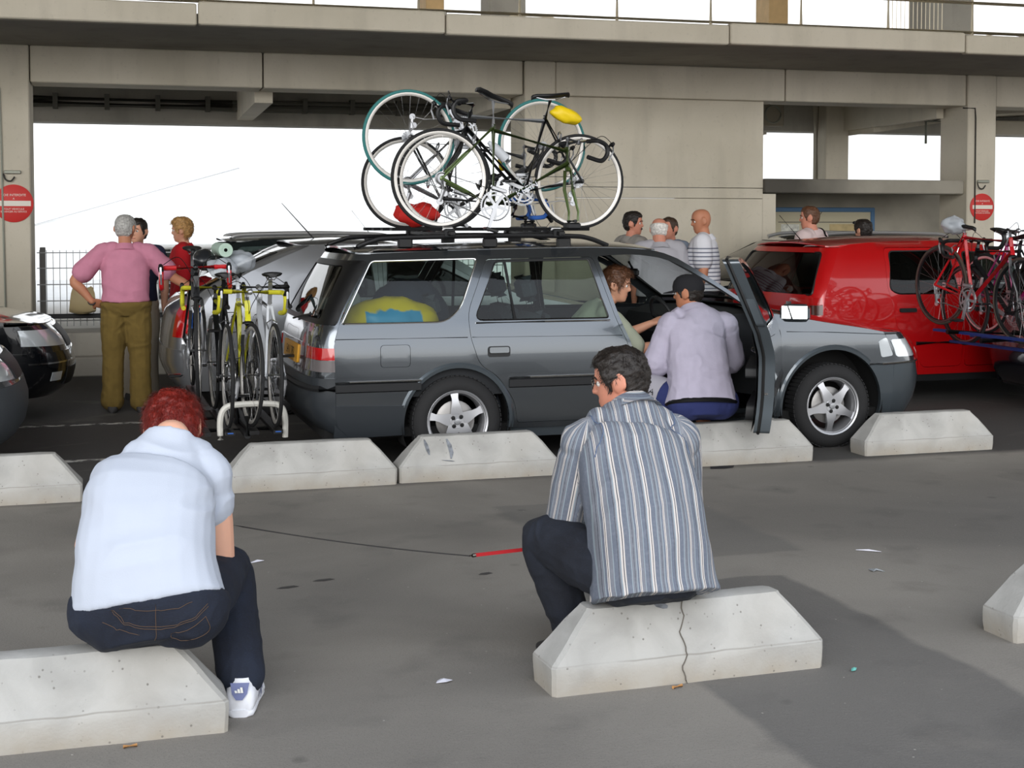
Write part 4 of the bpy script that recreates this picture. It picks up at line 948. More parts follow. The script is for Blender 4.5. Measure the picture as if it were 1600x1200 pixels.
# nearer dark grey car, only its front corner in view
paint('grey_metal', (92, 96, 100), .7, .28)
NC = saloon(.86)
nc = empty('saloon_car', (-3.86, 9.62, 0), 0, 'dark grey car with plastic bumper cut off by the left frame edge', 'car')
generic_car(nc, NC, 'grey_metal', 'black_plastic', (0, .29, .345), (2.65, .29, .35), .235, .56, .58, [], SDOOR, (1.15, .12, 1.98, .25, .985), {'glass': [(-.84, .98), (-.80, 1.3), (.80, 1.3), (.84, .98)]},
  {'zf': .775, 'bumper': mat('bumper_grey', (66, 70, 74), .5), 'patch': lamps(.61, .755, .36, .96) + bars(.6, .75, .3, 4), 'bpatch': [('plate', 'plate_white', [(-.95, .40), (-.72, .40), (-.72, .43), (-.95, .43)])]}, top_rear=1.30)
# dark estate beyond the red car, facing left, pale roof rails
paint('estate_green', (30, 38, 40), .4, .2)
SD = CarShape(WS, [(.18, -.8), (.45, -.92), (.85, -.88), (1.0, -.82), (1.2, -.72), (1.38, -.6), (1.45, -.55)], [(.18, -.7), (.6, -.74), (1.0, -.66), (1.42, -.4), (1.45, -.38)], [(.18, 3.2), (.45, 3.4), (.6, 3.38), (.75, 3.25), (.85, 3.1)], [(.18, 2.95), (.6, 2.98), (.75, 2.92), (.85, 2.85)],
  [(-.8, 1.39), (-.4, 1.42), (.0, 1.435), (.5, 1.44), (.9, 1.43), (1.15, 1.40), (1.5, 1.24), (1.8, 1.10), (2.05, .97)], [(1.95, .97), (2.3, .93), (2.7, .86), (3.0, .79)], nr=3, nf=2.4)
dk = empty('estate_car', (8.78, 14.27, 0), radians(180 - 1.8), 'dark estate car with pale roof rails facing left beyond the red hatchback', 'car')
generic_car(dk, SD, 'estate_green', 'black_plastic', (0, .29, .345), (2.65, .29, .345), .235, .56, .58, [[(-.62, 1.0), (-.42, 1.36), (.03, 1.38), (.02, .98)]],
  [([(.06, 1.0), (.1, 1.39), (.86, 1.39), (.87, .3), (.42, .3), (.33, .5), (.14, .66)], [[(.1, .98), (.14, 1.35), (.8, 1.35), (.83, .97)]], None), SDOOR[1]],
  (1.15, .12, 2.02, .25, .975), {'glass': [(-.86, .98), (-.80, 1.36), (.80, 1.36), (.86, .98)]}, {'zf': .77, 'patch': lamps(.62, .745)}, top_rear=1.40, interior=True)
for sg in (-1, 1):
    y = sg * .62; MB().tube(catmull([(-.5, y, 1.44), (-.35, y, 1.475), (.4, y, 1.49), (.9, y, 1.48), (1.1, y, 1.445)], 5), .02, 8).build('roof_rail', 'rail_silver', dk)
MB().tube([(1.0, .1, 1.44), (.78, .1, 1.72)], [.005, .003], 6).build('antenna', 'black_trim', dk)
wb = MB(); wb.tube([(2.16, -.1, 1.02), (2.02, -.5, 1.05)], .008, 6); wb.build('wiper', 'black_trim', dk)
# dark car ahead at the right edge carrying bicycles on its tail
paint('hatch_dark', (26, 28, 38), .4, .25)
hk = empty('hatchback_car', (8.28, 9.68, 0), 0, 'dark car at the right edge half hidden by the bicycles on its tail', 'car')
generic_car(hk, SG, 'hatch_dark', 'black_plastic', (0, .29, .345), (2.51, .29, .345), .235, .54, .58, [],
  [([(.06, 1.02), (.10, 1.37), (.83, 1.37), (.84, .3), (.42, .3), (.33, .5), (.14, .66)], [[(.085, 1.0), (.15, 1.335), (.78, 1.34), (.80, .96), (.16, .96)]], (.16, .80))],
  (1.22, .12, 1.98, .25, .99), {'glass': [(-.84, .96), (-.80, 1.325), (.80, 1.325), (.84, .96)], 'patch': [
   ('tail_lamp', 'lamp_red', [(-.99, .70), (-.70, .70), (-.70, .90), (-.97, .90)]), ('tail_lamp', 'lamp_red', [(.99, .70), (.97, .90), (.70, .90), (.70, .70)]), ('number_plate', 'plate_yellow', [(-.3, .62), (.3, .62), (.3, .72), (-.3, .72)])]},
  {'zf': .76, 'patch': lamps(.62, .73)}, top_rear=1.37)

d3 = copy_tree(dk); d3.location = (1.88, 14.27, 0); d3.scale = (1, .95, 1); d3.rotation_euler = (0, 0, radians(-1.8)); d3['label'] = 'dark estate car with pale roof rails glimpsed over the silver car on the left'
# ------------------------------------------------------------------ bicycles
mat('bike_black', (22, 23, 25), .35, .1, coat=.5); mat('bike_silver', (196, 198, 202), .3, .85); mat('bike_white', (214, 218, 224), .35, coat=.5)
mat('bike_red', (190, 22, 30), .3, coat=.8); mat('bike_yellow', (214, 210, 40), .35, coat=.8); mat('bike_green', (84, 104, 52), .35, .45, coat=.8); mat('bike_magenta', (170, 40, 110), .35, coat=.8)
mat('tyre_teal', (54, 118, 116), .75); mat('rim_pale', (216, 212, 206), .35, .5); mat('bike_tyre', (30, 30, 31), .8); mat('tyre_brown', (74, 62, 54), .85); mat('spoke_steel', (150, 150, 150), .35, .8)
mat('saddle_black', (24, 24, 25), .5); mat('tape_blue', (44, 92, 170), .7); mat('tape_yellow', (196, 190, 40), .7)
BW = {}
def bike_wheel_mesh():
    if BW: return BW
    BW['tyre'] = MB().torus((0, 0, 0), .323, .0125, 'y', 56, 8).mesh('tyre', None, 180)
    rim = MB().lathe([(-.009, .314), (-.010, .300), (-.005, .292), (.005, .292), (.010, .300), (.009, .314)], n=56); BW['rim'] = rim.mesh('rim', None, 50)
    hub = MB(); hub.cyl((0, -.05, 0), (0, .05, 0), .011, 10)
    for y in (-.033, .033): hub.cyl((0, y - .002, 0), (0, y + .002, 0), .024, 14)
    BW['hub'] = hub.mesh('hub')
    sp = MB()
    for k in range(28):
        a = 2 * pi * k / 28; b = a + (.55 if (k // 2) % 2 else -.55); y = .033 if k % 2 else -.033
        sp.tube([(cos(b) * .022, y, sin(b) * .022), (cos(a) * .294, 0, sin(a) * .294)], .0011, 3, cap=False)
    BW['spokes'] = sp.mesh('spokes', None, 0)
    cs = MB()
    for i, r in enumerate((.045, .04, .035, .03, .025)): cs.cyl((0, -.032 - i * .005, 0), (0, -.035 - i * .005, 0), r, 20)
    BW['cassette'] = cs.mesh('cassette')
    return BW
def bike_wheel(parent, c, tyre='bike_tyre', rim='rim_pale', rear=False):
    d = bike_wheel_mesh()
    for k, mm in (('tyre', tyre), ('rim', rim)):
        if (k, mm) not in d: d[(k, mm)] = d[k].copy()
    w = link_mesh('wheel', d[('tyre', tyre)], tyre, parent, c); r = link_mesh('rim', d[('rim', rim)], rim, w)
    link_mesh('hub', d['hub'], 'bike_silver', w); s_ = link_mesh('spokes', d['spokes'], 'spoke_steel', w); s_['kind'] = 'stuff'
    if rear: link_mesh('cassette', d['cassette'], 'bike_silver', w)
    return w
CRANK = {}
def crank_mesh():
    if CRANK: return CRANK
    m = MB()
    m.lathe([(-.044, .092), (-.044, .102), (-.048, .102), (-.048, .092), (-.044, .092)], n=44)
    m.lathe([(-.036, .068), (-.036, .078), (-.040, .078), (-.040, .068), (-.036, .068)], n=36)
    for k in range(44):
        a = 2 * pi * k / 44; q = Matrix.Rotation(a, 4, 'Y'); m.box(-.003, .003, -.047, -.045, .101, .106, q)
    for k in range(5):
        q = Matrix.Rotation(2 * pi * k / 5 + .3, 4, 'Y'); m.box(-.010, .010, -.052, -.042, .01, .072, q); m.box(-.007, .007, -.050, -.044, .06, .095, q)
    CRANK['ring'] = m.mesh('chainring')
    a = MB(); a.loft([[Vector((x, y, z)) for x, y in ((-w, -.006 + o), (w, -.006 + o), (w, .006 + o), (-w, .006 + o))] for z, w, o in ((.015, .013, -.058), (-.03, .014, -.06), (-.13, .010, -.066), (-.165, .012, -.068), (-.18, .008, -.068))]); CRANK['arm'] = a.mesh('crank_arm')
    p = MB(); p.bbox(-.045, .045, -.045, .045, -.009, .009, .006); p.cyl((0, .045, 0), (0, .06, 0), .006, 6); CRANK['pedal'] = p.mesh('pedal')
    return CRANK
def bicycle(name, label, fm='bike_black', fm2=None, tyre='bike_tyre', rim='rim_pale', front=True, steer=0.0, crank=-1.57, bar='saddle_black', group=None, saddle='saddle_black', bottle=None, seat_h=.95, lettering=None, fork_m=None, flat=False, stem=.10):
    root = empty(name, label=label, cat='bicycle', group=group)
    RH, FH, BB, SC, HT, HB = Vector((0, 0, .336)), Vector((.985, 0, .336)), Vector((.405, 0, .268)), Vector((.255, 0, .775)), Vector((.795, 0, .805)), Vector((.838, 0, .672))
    f2 = fm2 or fm
    fr = MB(); fr.tube([BB, SC], .0150, 10); fr.tube([SC + Vector((0, 0, .02)), SC], .0165, 10)
    fr.tube([BB, HB + Vector((-.006, 0, .03))], .0195, 10); fr.tube([HB, HT], .0185, 10); fr.cyl((BB.x, -.035, BB.z), (BB.x, .035, BB.z), .021, 12)
    f_ = fr.build('frame', fm, root)
    tt = MB(); tt.tube([SC + Vector((.01, 0, -.02)), HT + Vector((.006, 0, -.03))], .0155, 10); tt.build('top_tube', f2, f_)
    for sg in (-1, 1):
        st = MB(); st.tube([SC + Vector((-.005, sg * .012, -.01)), (SC + RH) / 2 + Vector((0, sg * .035, 0)), RH + Vector((0, sg * .06, 0))], .0085, 8)
        st.tube([BB + Vector((-.02, sg * .022, 0)), (BB + RH) / 2 + Vector((0, sg * .042, 0)), RH + Vector((0, sg * .06, 0))], .010, 8); st.sphere(RH + Vector((0, sg * .06, 0)), (.016, .004, .018), 8, 6); st.build('rear_stay', fm, f_)
    bike_wheel(root, RH, tyre, rim, True)
    # steering assembly
    ax = (HT - HB).normalized(); R_ = Matrix.Translation(HB) @ Matrix.Rotation(steer, 4, ax) @ Matrix.Translation(-HB)
    T = lambda p: R_ @ Vector(p)
    fk = MB(); fk.sphere(T(HB - ax * .012), (.022, .04, .018), 10, 6)
    for sg in (-1, 1): fk.tube([T(HB - ax * .02 + Vector((0, sg * .03, 0))), T(HB - ax * .15 + Vector((.002, sg * .045, 0))), T(FH + Vector((-.012, sg * .05, .06))), T(FH + Vector((0, sg * .05, 0)))], [.013, .012, .009, .008], 8)
    fk.build('fork', fork_m or fm, root)
    if front:
        w = bike_wheel(root, T(FH), tyre, rim); w.rotation_euler = R_.to_euler()
    Hs = HT + ax * .055; Hf = Hs + Vector((stem, 0, .01))
    sm = MB(); sm.tube([T(HT), T(Hs)], .014, 8); sm.tube([T(Hs), T(Hf)], .0145, 8); sm.sphere(T(Hf), .02, 8, 6); hbm = sm.build('stem', 'bike_silver' if fm != 'bike_black' else 'bike_black', root)
    if flat:
        b_ = MB(); b_.tube([T(Hf + Vector((-.02, y, .015 * abs(y)))) for y in (-.29, -.15, 0, .15, .29)], .012, 8); b_.build('handlebar', 'bike_black', hbm)
    else:
        b_ = MB(); b_.tube([T(Hf + Vector((0, y, 0))) for y in (-.12, .12)], .0135, 8); b_.build('handlebar', bar if bar in ('tape_yellow', 'bike_red') else 'bike_silver', hbm)
        for sg in (-1, 1):
            P = [Hf + Vector((0, sg * .10, 0)), Hf + Vector((0, sg * .19, 0)), Hf + Vector((.03, sg * .21, -.002)), Hf + Vector((.075, sg * .212, -.012)), Hf + Vector((.098, sg * .213, -.05)), Hf + Vector((.088, sg * .214, -.095)), Hf + Vector((.05, sg * .215, -.128)), Hf + Vector((-.06, sg * .216, -.138))]
            t_ = MB(); t_.tube([T(p) for p in catmull(P, 5)], .0158, 8); t_.build('bar_drop', bar, hbm)
            lv = MB(); L0 = Hf + Vector((.09, sg * .213, -.015)); lv.tube([T(L0), T(L0 + Vector((.03, 0, .022))), T(L0 + Vector((.045, 0, .04)))], [.017, .017, .012], 8); lh = lv.build('lever_hood', 'saddle_black', hbm)
            lv = MB(); lv.tube([T(L0 + Vector((.045, 0, .025))), T(L0 + Vector((.055, 0, -.02))), T(L0 + Vector((.035, 0, -.085)))], .006, 6); lv.build('brake_lever', 'bike_silver', hbm)
            cb = MB(); cb.tube(catmull([T(L0 + Vector((.04, 0, .03))), T(Hf + Vector((.10, sg * .10, .07))), T(Hf + Vector((.03, sg * .02, -.06))), T(HB + Vector((.02, 0, .05)))], 6), .0025, 4); cb.build('brake_cable', 'bike_black', hbm)
    for c in ((HB - ax * .06 + Vector((.045, 0, 0))), (SC + (RH - SC) * .30 + Vector((-.03, 0, .02)))):
        b_ = MB(); Tm = T if c.x > .6 else (lambda p: Vector(p))
        for sg in (-1, 1): b_.tube([Tm(c + Vector((0, sg * .004, .02))), Tm(c + Vector((0, sg * .035, .0))), Tm(c + Vector((0, sg * .022, -.04)))], .006, 6)
        b_.build('brake', 'bike_silver', root)
    # saddle
    sd = (SC - BB).normalized(); sp_ = SC + sd * (seat_h - .775)
    p = MB(); p.tube([SC, sp_], .0135, 8); po = p.build('seat_post', 'bike_silver' if fm != 'bike_black' else 'bike_black', root)
    rg = []
    for x, w_, h in ((-.135, .03, .012), (-.12, .062, .018), (-.07, .068, .012), (-.02, .045, .006), (.04, .025, .004), (.10, .019, .002), (.13, .016, -.006), (.14, .008, -.014)):
        rg.append([sp_ + Vector((x, cos(a) * w_, .028 + h + sin(a) * (.010 if sin(a) > 0 else .022))) for a in [2 * pi * i / 12 for i in range(12)]])
    p = MB(); p.loft(rg); p.build('saddle', saddle, po, 60)
    for sg in (-1, 1): MB().tube([sp_ + Vector((-.10, sg * .03, .02)), sp_ + Vector((-.03, sg * .02, 0)), sp_ + Vector((.03, sg * .018, 0)), sp_ + Vector((.11, sg * .008, .014))], .0035, 5).build('saddle_rail', 'bike_silver', po)
    # cranks, pedals, chain, derailleur
    cm = crank_mesh(); c_ = link_mesh('chainring', cm['ring'], 'bike_silver', root, BB); c_.rotation_euler = (0, crank, 0)
    for sg in (0, 1):
        a = link_mesh('crank_arm', cm['arm'], 'bike_silver', c_)
        if sg: a.rotation_euler = (0, pi, pi * 0); a.scale = (1, -1, 1)
        pd = link_mesh('pedal', cm['pedal'], 'bike_black', c_); pd.location = (0, -.13 if not sg else .13, -.17 if not sg else .17); pd.rotation_euler = (0, -crank, 0)
    ch = MB(); P = []
    for i in range(13): a = pi / 2 - pi * i / 12; P.append((BB.x + cos(a) * .098, -.046, BB.z + sin(a) * .098))
    P += [(.12, -.046, .20), (.03, -.05, .185), (.02, -.05, .215), (.045, -.046, .26)]
    for i in range(9): a = -pi / 2 - pi * i / 8; P.append((RH.x + cos(a) * .036, -.046, RH.z + sin(a) * .036))
    ch.tube(P, .0042, 5, closed=True); ch.build('chain', 'spoke_steel', root)
    dr = MB(); dr.tube([RH + Vector((.005, -.06, -.01)), RH + Vector((.03, -.065, -.07)), RH + Vector((.03, -.055, -.15))], [.012, .016, .01], 8); dr.cyl((.03, -.058, .185), (.03, -.048, .185), .022, 12); dr.cyl((.045, -.058, .245), (.045, -.048, .245), .02, 12); dr.build('derailleur', 'bike_silver', root)
    fd_ = MB(); fd_.bbox(BB.x - .06, BB.x + .05, -.056, -.04, BB.z + .10, BB.z + .125, .004); fd_.tube([BB + Vector((-.02, -.05, .115)), BB + (SC - BB) * .25], .008, 6); fd_.build('front_derailleur', 'bike_silver', root)
    if bottle:
        d = (HB - BB).normalized(); u = Vector((-d.z, 0, d.x)); c = BB + d * .22 + u * .065
        b_ = MB(); b_.tube([c, c + d * .03, c + d * .13, c + d * .16, c + d * .175, c + d * .2], [.033, .036, .036, .034, .018, .014], 14); b_.build('bottle', bottle, root)
    if lettering:
        t_ = text_mesh(lettering, .062, .0006); d = (HB - BB).normalized(); u = Vector((-d.z, 0, d.x)); mid = BB + d * .26
        for v_ in t_.vertices: a, b, c = v_.co; v_.co = mid + d * a + u * (b * .9) + Vector((0, -.0178 - c, 0)) 
        link_mesh('lettering', t_, 'bike_white', f_)
    return root
def place(o, loc, rz=0, pitch=0, roll=0, flip=False, scale=1.0):
    M = Matrix.Translation(loc) @ Matrix.Rotation(rz, 4, 'Z') @ Matrix.Rotation(pitch, 4, 'Y') @ Matrix.Rotation(roll, 4, 'X')
    if flip: M = M @ Matrix.Rotation(pi, 4, 'X')
    o.location = M.to_translation(); o.rotation_euler = M.to_euler(); o.scale = (scale,) * 3
    return o
RZ = 1.49 + .047
TY = [9.61 + y for y in TRAYS]
TILT = radians(16.5)
# rear tyre rests on the tray; the fork ends are clamped to it
def tilt_loc(x, y, rz):  # keep the rear hub .336 above the tray while pitching nose-down about the hub
    hub = Vector((0, 0, .336)); M = Matrix.Rotation(rz, 4, 'Z') @ Matrix.Rotation(TILT, 4, 'Y'); return Vector((x, y, RZ + .336)) - (M @ hub)
b1 = bicycle('road_bicycle', 'green and black road bicycle nearest on the roof rack, front wheel taken off', 'bike_green', 'bike_green', front=False, crank=0.05, bar='saddle_black', group='bicycles on the roof of the grey estate', lettering='KLEIN', fork_m='bike_green', steer=radians(20))
place(b1, tilt_loc(2.285, TY[0], 0), 0, TILT)
b2 = bicycle('road_bicycle', 'black and white road bicycle on the roof rack facing left with a yellow saddle pack', 'bike_black', 'bike_white', front=True, crank=1.2, bar='saddle_black', group='bicycles on the roof of the grey estate', bottle='bike_white', seat_h=.91)
place(b2, (3.375, TY[1], RZ), pi, 0)
b4 = bicycle('road_bicycle', 'silver road bicycle farthest back on the roof rack', 'bike_silver', 'bike_silver', front=False, crank=2.2, group='bicycles on the roof of the grey estate', bottle='bike_black', seat_h=.93)
place(b4, tilt_loc(2.265, TY[3], 0), 0, TILT)
b3 = bicycle('road_bicycle', 'road bicycle with teal tyres standing upside down on the roof rack', 'bike_black', 'bike_silver', 'tyre_teal', 'rim_pale', crank=.6, bar='tape_blue', group='bicycles on the roof of the grey estate', seat_h=.945)
place(b3, (2.225, TY[2], RZ + .98), 0, radians(2.2), 0, True)
# fork clamps on the trays
for x, y in ((3.215, TY[0]), (3.195, TY[3])):
    MB().bbox(-.05, .05, -.05, .05, 0, .045, .01).cyl((0, -.075, .055), (0, .075, .055), .012, 10).build('fork_clamp', 'black_plastic', rack, loc=(x - 2.311, y - 9.61, .046))
# yellow saddle pack, red rag
def soft(name, c, r, m, lab, cat, seed=1, amp=.25, parent=None, f=9, rot=None):
    mb = MB(); mb.sphere((0, 0, 0), r, 26, 16); rn = Vector((seed * 2.3, seed * 5.1, seed)); R0 = max(r); v2 = []
    for p in mb.v:
        q = Vector(p); s_ = noise.noise(q * (1.7 / R0) + rn) * amp + noise.noise(q * (3.6 / R0) + rn) * amp * .45
        q = q * (1 + s_)
        if rot is not None: q = rot @ q
        v2.append(tuple(q))
    mb.v = v2; o = mb.build(name, m, parent, 50, c)
    if lab: tag(o, lab, cat)
    return o
mat('nylon_yellow', (232, 200, 20), .45); mat('cloth_red', (190, 30, 24), .75); mat('clear_plastic', (205, 212, 220), .25, alpha=.55); mat('helmet_dark', (30, 32, 36), .4, coat=.6)
soft('saddle_pack', (3.27, TY[1], 2.335), (.115, .055, .055), 'nylon_yellow', 'bright yellow saddle pack under the saddle of the black and white bicycle', 'saddle pack', 2, .22, rot=Matrix.Rotation(radians(18), 3, 'Y'))
soft('handlebar_pack', (2.93, TY[2] + .1, 2.02), (.035, .03, .06), 'nylon_yellow', 'small yellow pouch hanging between the bicycles on the roof', 'pouch', 5, .2)
soft('cloth_bundle', (2.285, TY[2], RZ + .10), (.16, .07, .085), 'cloth_red', 'crumpled red cloth bundle at the foot of the upturned bicycle on the roof', 'cloth', 7, .4)
# ---------- carrier with four bicycles behind the grey estate car
carrier = empty('bike_carrier', (1.0, 9.65, 0), 0, 'tow bar bicycle carrier with white bent bar behind the grey estate car', 'bike rack')
mat('carrier_white', (206, 204, 196), .5)
cr_ = MB(); cr_.tube(catmull([(-.17, -.6, .20), (-.17, -.6, .33), (-.14, -.6, .40), (-.06, -.6, .42), (.13, -.6, .42), (.21, -.6, .40), (.24, -.6, .33), (.24, -.6, .20)], 5), .02, 8); cr_.build('bent_bar', 'carrier_white', carrier)
cr_ = MB(); cr_.tube([(.0, .0, .40), (.5, 0, .40)], .03, 8); cr_.build('tow_arm', 'black_plastic', carrier)
cr_ = MB(); cr_.tube([(-.33, -.3, .22), (.26, -.3, .22)], .02, 8).tube([(-.33, .3, .22), (.26, .3, .22)], .02, 8).tube([(0, -.6, .22), (0, .55, .22)], .022, 8).tube([(0, -.6, .22), (0, -.6, .345)], .018, 8).tube([(0, 0, .22), (0, 0, .42)], .022, 8); cr_.build('carrier_frame', 'black_plastic', carrier)
CX = (.735, .885, 1.035, 1.185)
for i, x in enumerate(CX):
    MB().box(x - 1.0 - .03, x - 1.0 + .03, -.68, .62, .235, .258).build('wheel_tray', 'black_trim', carrier, 0)
    for y in (-.56, .42):
        s_ = MB(); s_.loft([[Vector((x - 1 + a * .018, y + .36 * k, .24 + .05 * k * k)) for a in (-1, 1)] + [Vector((x - 1 + a * .018, y + .36 * k, .247 + .05 * k * k)) for a in (1, -1)] for k in (-.35, 0, .35)]); s_.build('wheel_strap', 'tape_blue' if i in (1, 3) else 'black_trim', carrier)
    pz = .06 if i else .06
gr = 'bicycles on the carrier behind the grey estate'
c1_ = bicycle('road_bicycle', 'black bicycle with red handlebar, leftmost on the carrier behind the grey estate', 'bike_black', 'bike_red', crank=.4, bar='bike_red', group=gr, bottle='tape_blue', stem=.12, steer=radians(-4))
place(c1_, (CX[0] - .02, 10.22, .262), radians(-90 - 2), 0, 0, scale=1.0)
c2_ = bicycle('road_bicycle', 'road bicycle with yellow top tube second from left on the rear carrier', 'bike_black', 'bike_yellow', crank=1.0, bar='tape_yellow', group=gr, fork_m='bike_silver')
place(c2_, (CX[1], 9.12, .262), radians(90), 0, 0)
c3_ = bicycle('road_bicycle', 'road bicycle with yellow and black handlebar facing the camera on the rear carrier', 'bike_yellow', 'bike_black', crank=2.0, bar='tape_yellow', group=gr, fork_m='bike_black', bottle='bike_yellow', steer=radians(6))
place(c3_, (CX[2], 10.12, .262), radians(-90), 0, 0)
c4_ = bicycle('road_bicycle', 'white and black road bicycle next to the tailgate on the rear carrier', 'bike_white', 'bike_black', crank=2.8, bar='saddle_black', group=gr)
place(c4_, (CX[3], 9.10, .262), radians(90), 0, 0)
c1_.location.z += .16; c1_.location.x += .03
MB().box(-.295, -.235, -.62, .66, .395, .418).tube([(-.265, -.3, .22), (-.265, -.3, .40)], .014, 6).tube([(-.265, .4, .22), (-.265, .4, .40)], .014, 6).build('raised_tray', 'black_trim', carrier, 0)
# plastic bags tied over the saddles, rolled mat
soft('plastic_bag', (CX[2] - .02, 9.55, 1.32), (.10, .13, .075), 'clear_plastic', 'crumpled clear plastic bag over the bicycle bars behind the grey estate, larger right one', 'plastic bag', 3, .3)
soft('plastic_bag', (CX[1] - .0, 9.40, 1.28), (.09, .10, .065), 'clear_plastic', 'crumpled clear plastic bag beside the rolled mat on the rear carrier', 'plastic bag', 4, .3)
soft('saddle_cover', (CX[0] + .05, 9.62, 1.33), (.075, .12, .07), 'helmet_dark', 'black padded pouch hanging below the red handlebar on the rear carrier', 'pouch', 8, .18)
mr_ = MB()
mr_.lathe([(-.28, .012), (-.28, .02), (-.277, .02), (-.277, .026), (-.28, .026), (-.28, .046), (.28, .046), (.28, .012)], n=24)
o = mr_.build('rolled_mat', mat('mat_green', (168, 190, 176), .8), None, 40, (CX[1] + .02, 9.66, 1.40)); tag(o, 'pale green rolled sleeping mat lying across the bicycles behind the grey estate', 'sleeping mat')
# ---------- bicycles on the tail of the dark car at the right edge
gr2 = 'bicycles on the tail of the dark car at the right edge'
r1_ = bicycle('road_bicycle', 'red road bicycle hung on the tail of the dark car at the right edge', 'bike_red', 'bike_red', 'tyre_brown', 'bike_black', crank=.1, bar='saddle_black', group=gr2, fork_m='bike_black', seat_h=.82)
place(r1_, (6.86, 10.22, .735), radians(-90 + 4), radians(5), 0)
r2_ = bicycle('road_bicycle', 'blue black road bicycle behind the red one on the dark car tail', 'bike_black', 'bike_black', 'bike_tyre', 'bike_black', crank=1.1, group=gr2, seat_h=.84)
place(r2_, (7.02, 9.08, .62), radians(90), radians(3), 0)
r3_ = bicycle('road_bicycle', 'magenta road bicycle closest to the tailgate of the dark car', 'bike_magenta', 'bike_magenta', 'bike_tyre', 'bike_silver', crank=2.1, group=gr2, seat_h=.84)
place(r3_, (7.22, 10.1, .66), radians(-90), radians(2), 0)
soft('plastic_bag', (6.86, 10.02, 1.565), (.09, .12, .075), 'clear_plastic', 'clear plastic bag tied over the saddle of the red bicycle at the right', 'plastic bag', 6, .3)
tc_ = empty('bike_carrier', (7.35, 9.65, 0), 0, 'dark tail carrier holding bicycles on the dark car at the right edge', 'bike rack')
cr_ = MB(); cr_.tube([(-.62, -.2, .66), (.22, -.2, .66)], .02, 8).tube([(-.62, .25, .70), (.22, .25, .66)], .02, 8).tube([(.2, -.5, .66), (.2, .5, .66)], .02, 8).tube([(.2, -.2, .66), (.26, -.2, .45)], .02, 8).tube([(.2, .25, .66), (.26, .25, .45)], .02, 8); cr_.build('carrier_frame', 'black_trim', tc_)
for x, zz in ((-.49, .70), (-.33, .60), (-.13, .64)): MB().box(x - .03, x + .03, -.6, .6, zz - .02, zz).build('wheel_tray', mat('tray_blue', (36, 56, 120), .5), tc_, 0)
# ------------------------------------------------------------------ people toolkit
from mathutils.bvhtree import BVHTree
def remesh(mb, name, voxel, smooth=4, fac=.5):
    me = bpy.data.meshes.new(name); me.from_pydata([tuple(v) for v in mb.v], [], mb.f)
    bm = bmesh.new(); bm.from_mesh(me); bmesh.ops.recalc_face_normals(bm, faces=bm.faces); bm.to_mesh(me); bm.free()
    o = bpy.data.objects.new(name, me); COL.objects.link(o)
    r = o.modifiers.new('r', 'REMESH'); r.mode = 'VOXEL'; r.voxel_size = voxel
    if smooth: s_ = o.modifiers.new('s', 'SMOOTH'); s_.factor = fac; s_.iterations = smooth
    res = bpy.data.meshes.new_from_object(o.evaluated_get(bpy.context.evaluated_depsgraph_get()))
    bpy.data.objects.remove(o); bpy.data.meshes.remove(me)
    res.name = name
    for p in res.polygons: p.use_smooth = True
    return res
def wrinkle(me, amp, scale, seed, stretch=(1, 1, 1), fn=None):
    off = Vector((seed * 3.7, seed * 1.3, seed * 7.9)); N = [v.normal.copy() for v in me.vertices]
    for v, n in zip(me.vertices, N):
        q = Vector((v.co.x * stretch[0], v.co.y * stretch[1], v.co.z * stretch[2])) * scale + off
        a = noise.noise(q + Vector((noise.noise(q * .7), 0, noise.noise(q * .7 + Vector((5, 5, 5))))) * .8)
        a = 1 - abs(a) * 2.2  # ridged folds
        v.co = v.co + n * (amp * (a - .4) * (fn(v.co) if fn else 1))
    me.update()
def orient(up, right):
    up = Vector(up).normalized(); right = Vector(right); right = (right - up * right.dot(up)).normalized(); return right, up.cross(right).normalized(), up
def ring(c, rx, ry, right, fwd, n=20, p=2.3, fy=1.0, by=1.0):
    r = []
    for i in range(n):
        a = 2 * pi * i / n; ca, sa = cos(a), sin(a)
        x = math.copysign(abs(ca) ** (2 / p), ca) * rx; y = math.copysign(abs(sa) ** (2 / p), sa) * ry * (fy if sa > 0 else by)
        r.append(Vector(c) + Vector(right) * x + Vector(fwd) * y)
    return r
def limb(mb, pts, rad, n=14):
    P = catmull(pts, 4) if len(pts) > 2 else [Vector(p) for p in pts]
    k = len(pts) - 1; R = []
    for i in range(len(P)):
        t = i / (len(P) - 1) * k; j = min(k - 1, int(t)); u = t - j; R.append(rad[j] + (rad[j + 1] - rad[j]) * u)
    mb.tube(P, R, n); mb.sphere(P[0], R[0], 12, 8); mb.sphere(P[-1], R[-1], 12, 8)
HT_ = [(.50, .03, .04, .03), (.485, .12, .16, .12), (.46, .18, .23, .18), (.42, .245, .30, .235), (.36, .30, .36, .28), (.27, .345, .405, .315), (.18, .36, .425, .33), (.10, .362, .43, .335), (.03, .35, .425, .332), (-.04, .345, .41, .325), (-.12, .342, .38, .312), (-.20, .338, .33, .29), (-.28, .332, .265, .262), (-.35, .322, .20, .23), (-.41, .305, .13, .19), (-.46, .275, .07, .14), (-.49, .22, .02, .085), (-.50, .15, -.03, .03)]
def hs(a, b, x): t = max(0, min(1, (x - a) / (b - a))); return t * t * (3 - 2 * t)
hF = pchip([(z, f) for z, f, b, w in HT_]); hB = pchip([(z, b) for z, f, b, w in HT_]); hW = pchip([(z, w) for z, f, b, w in HT_])
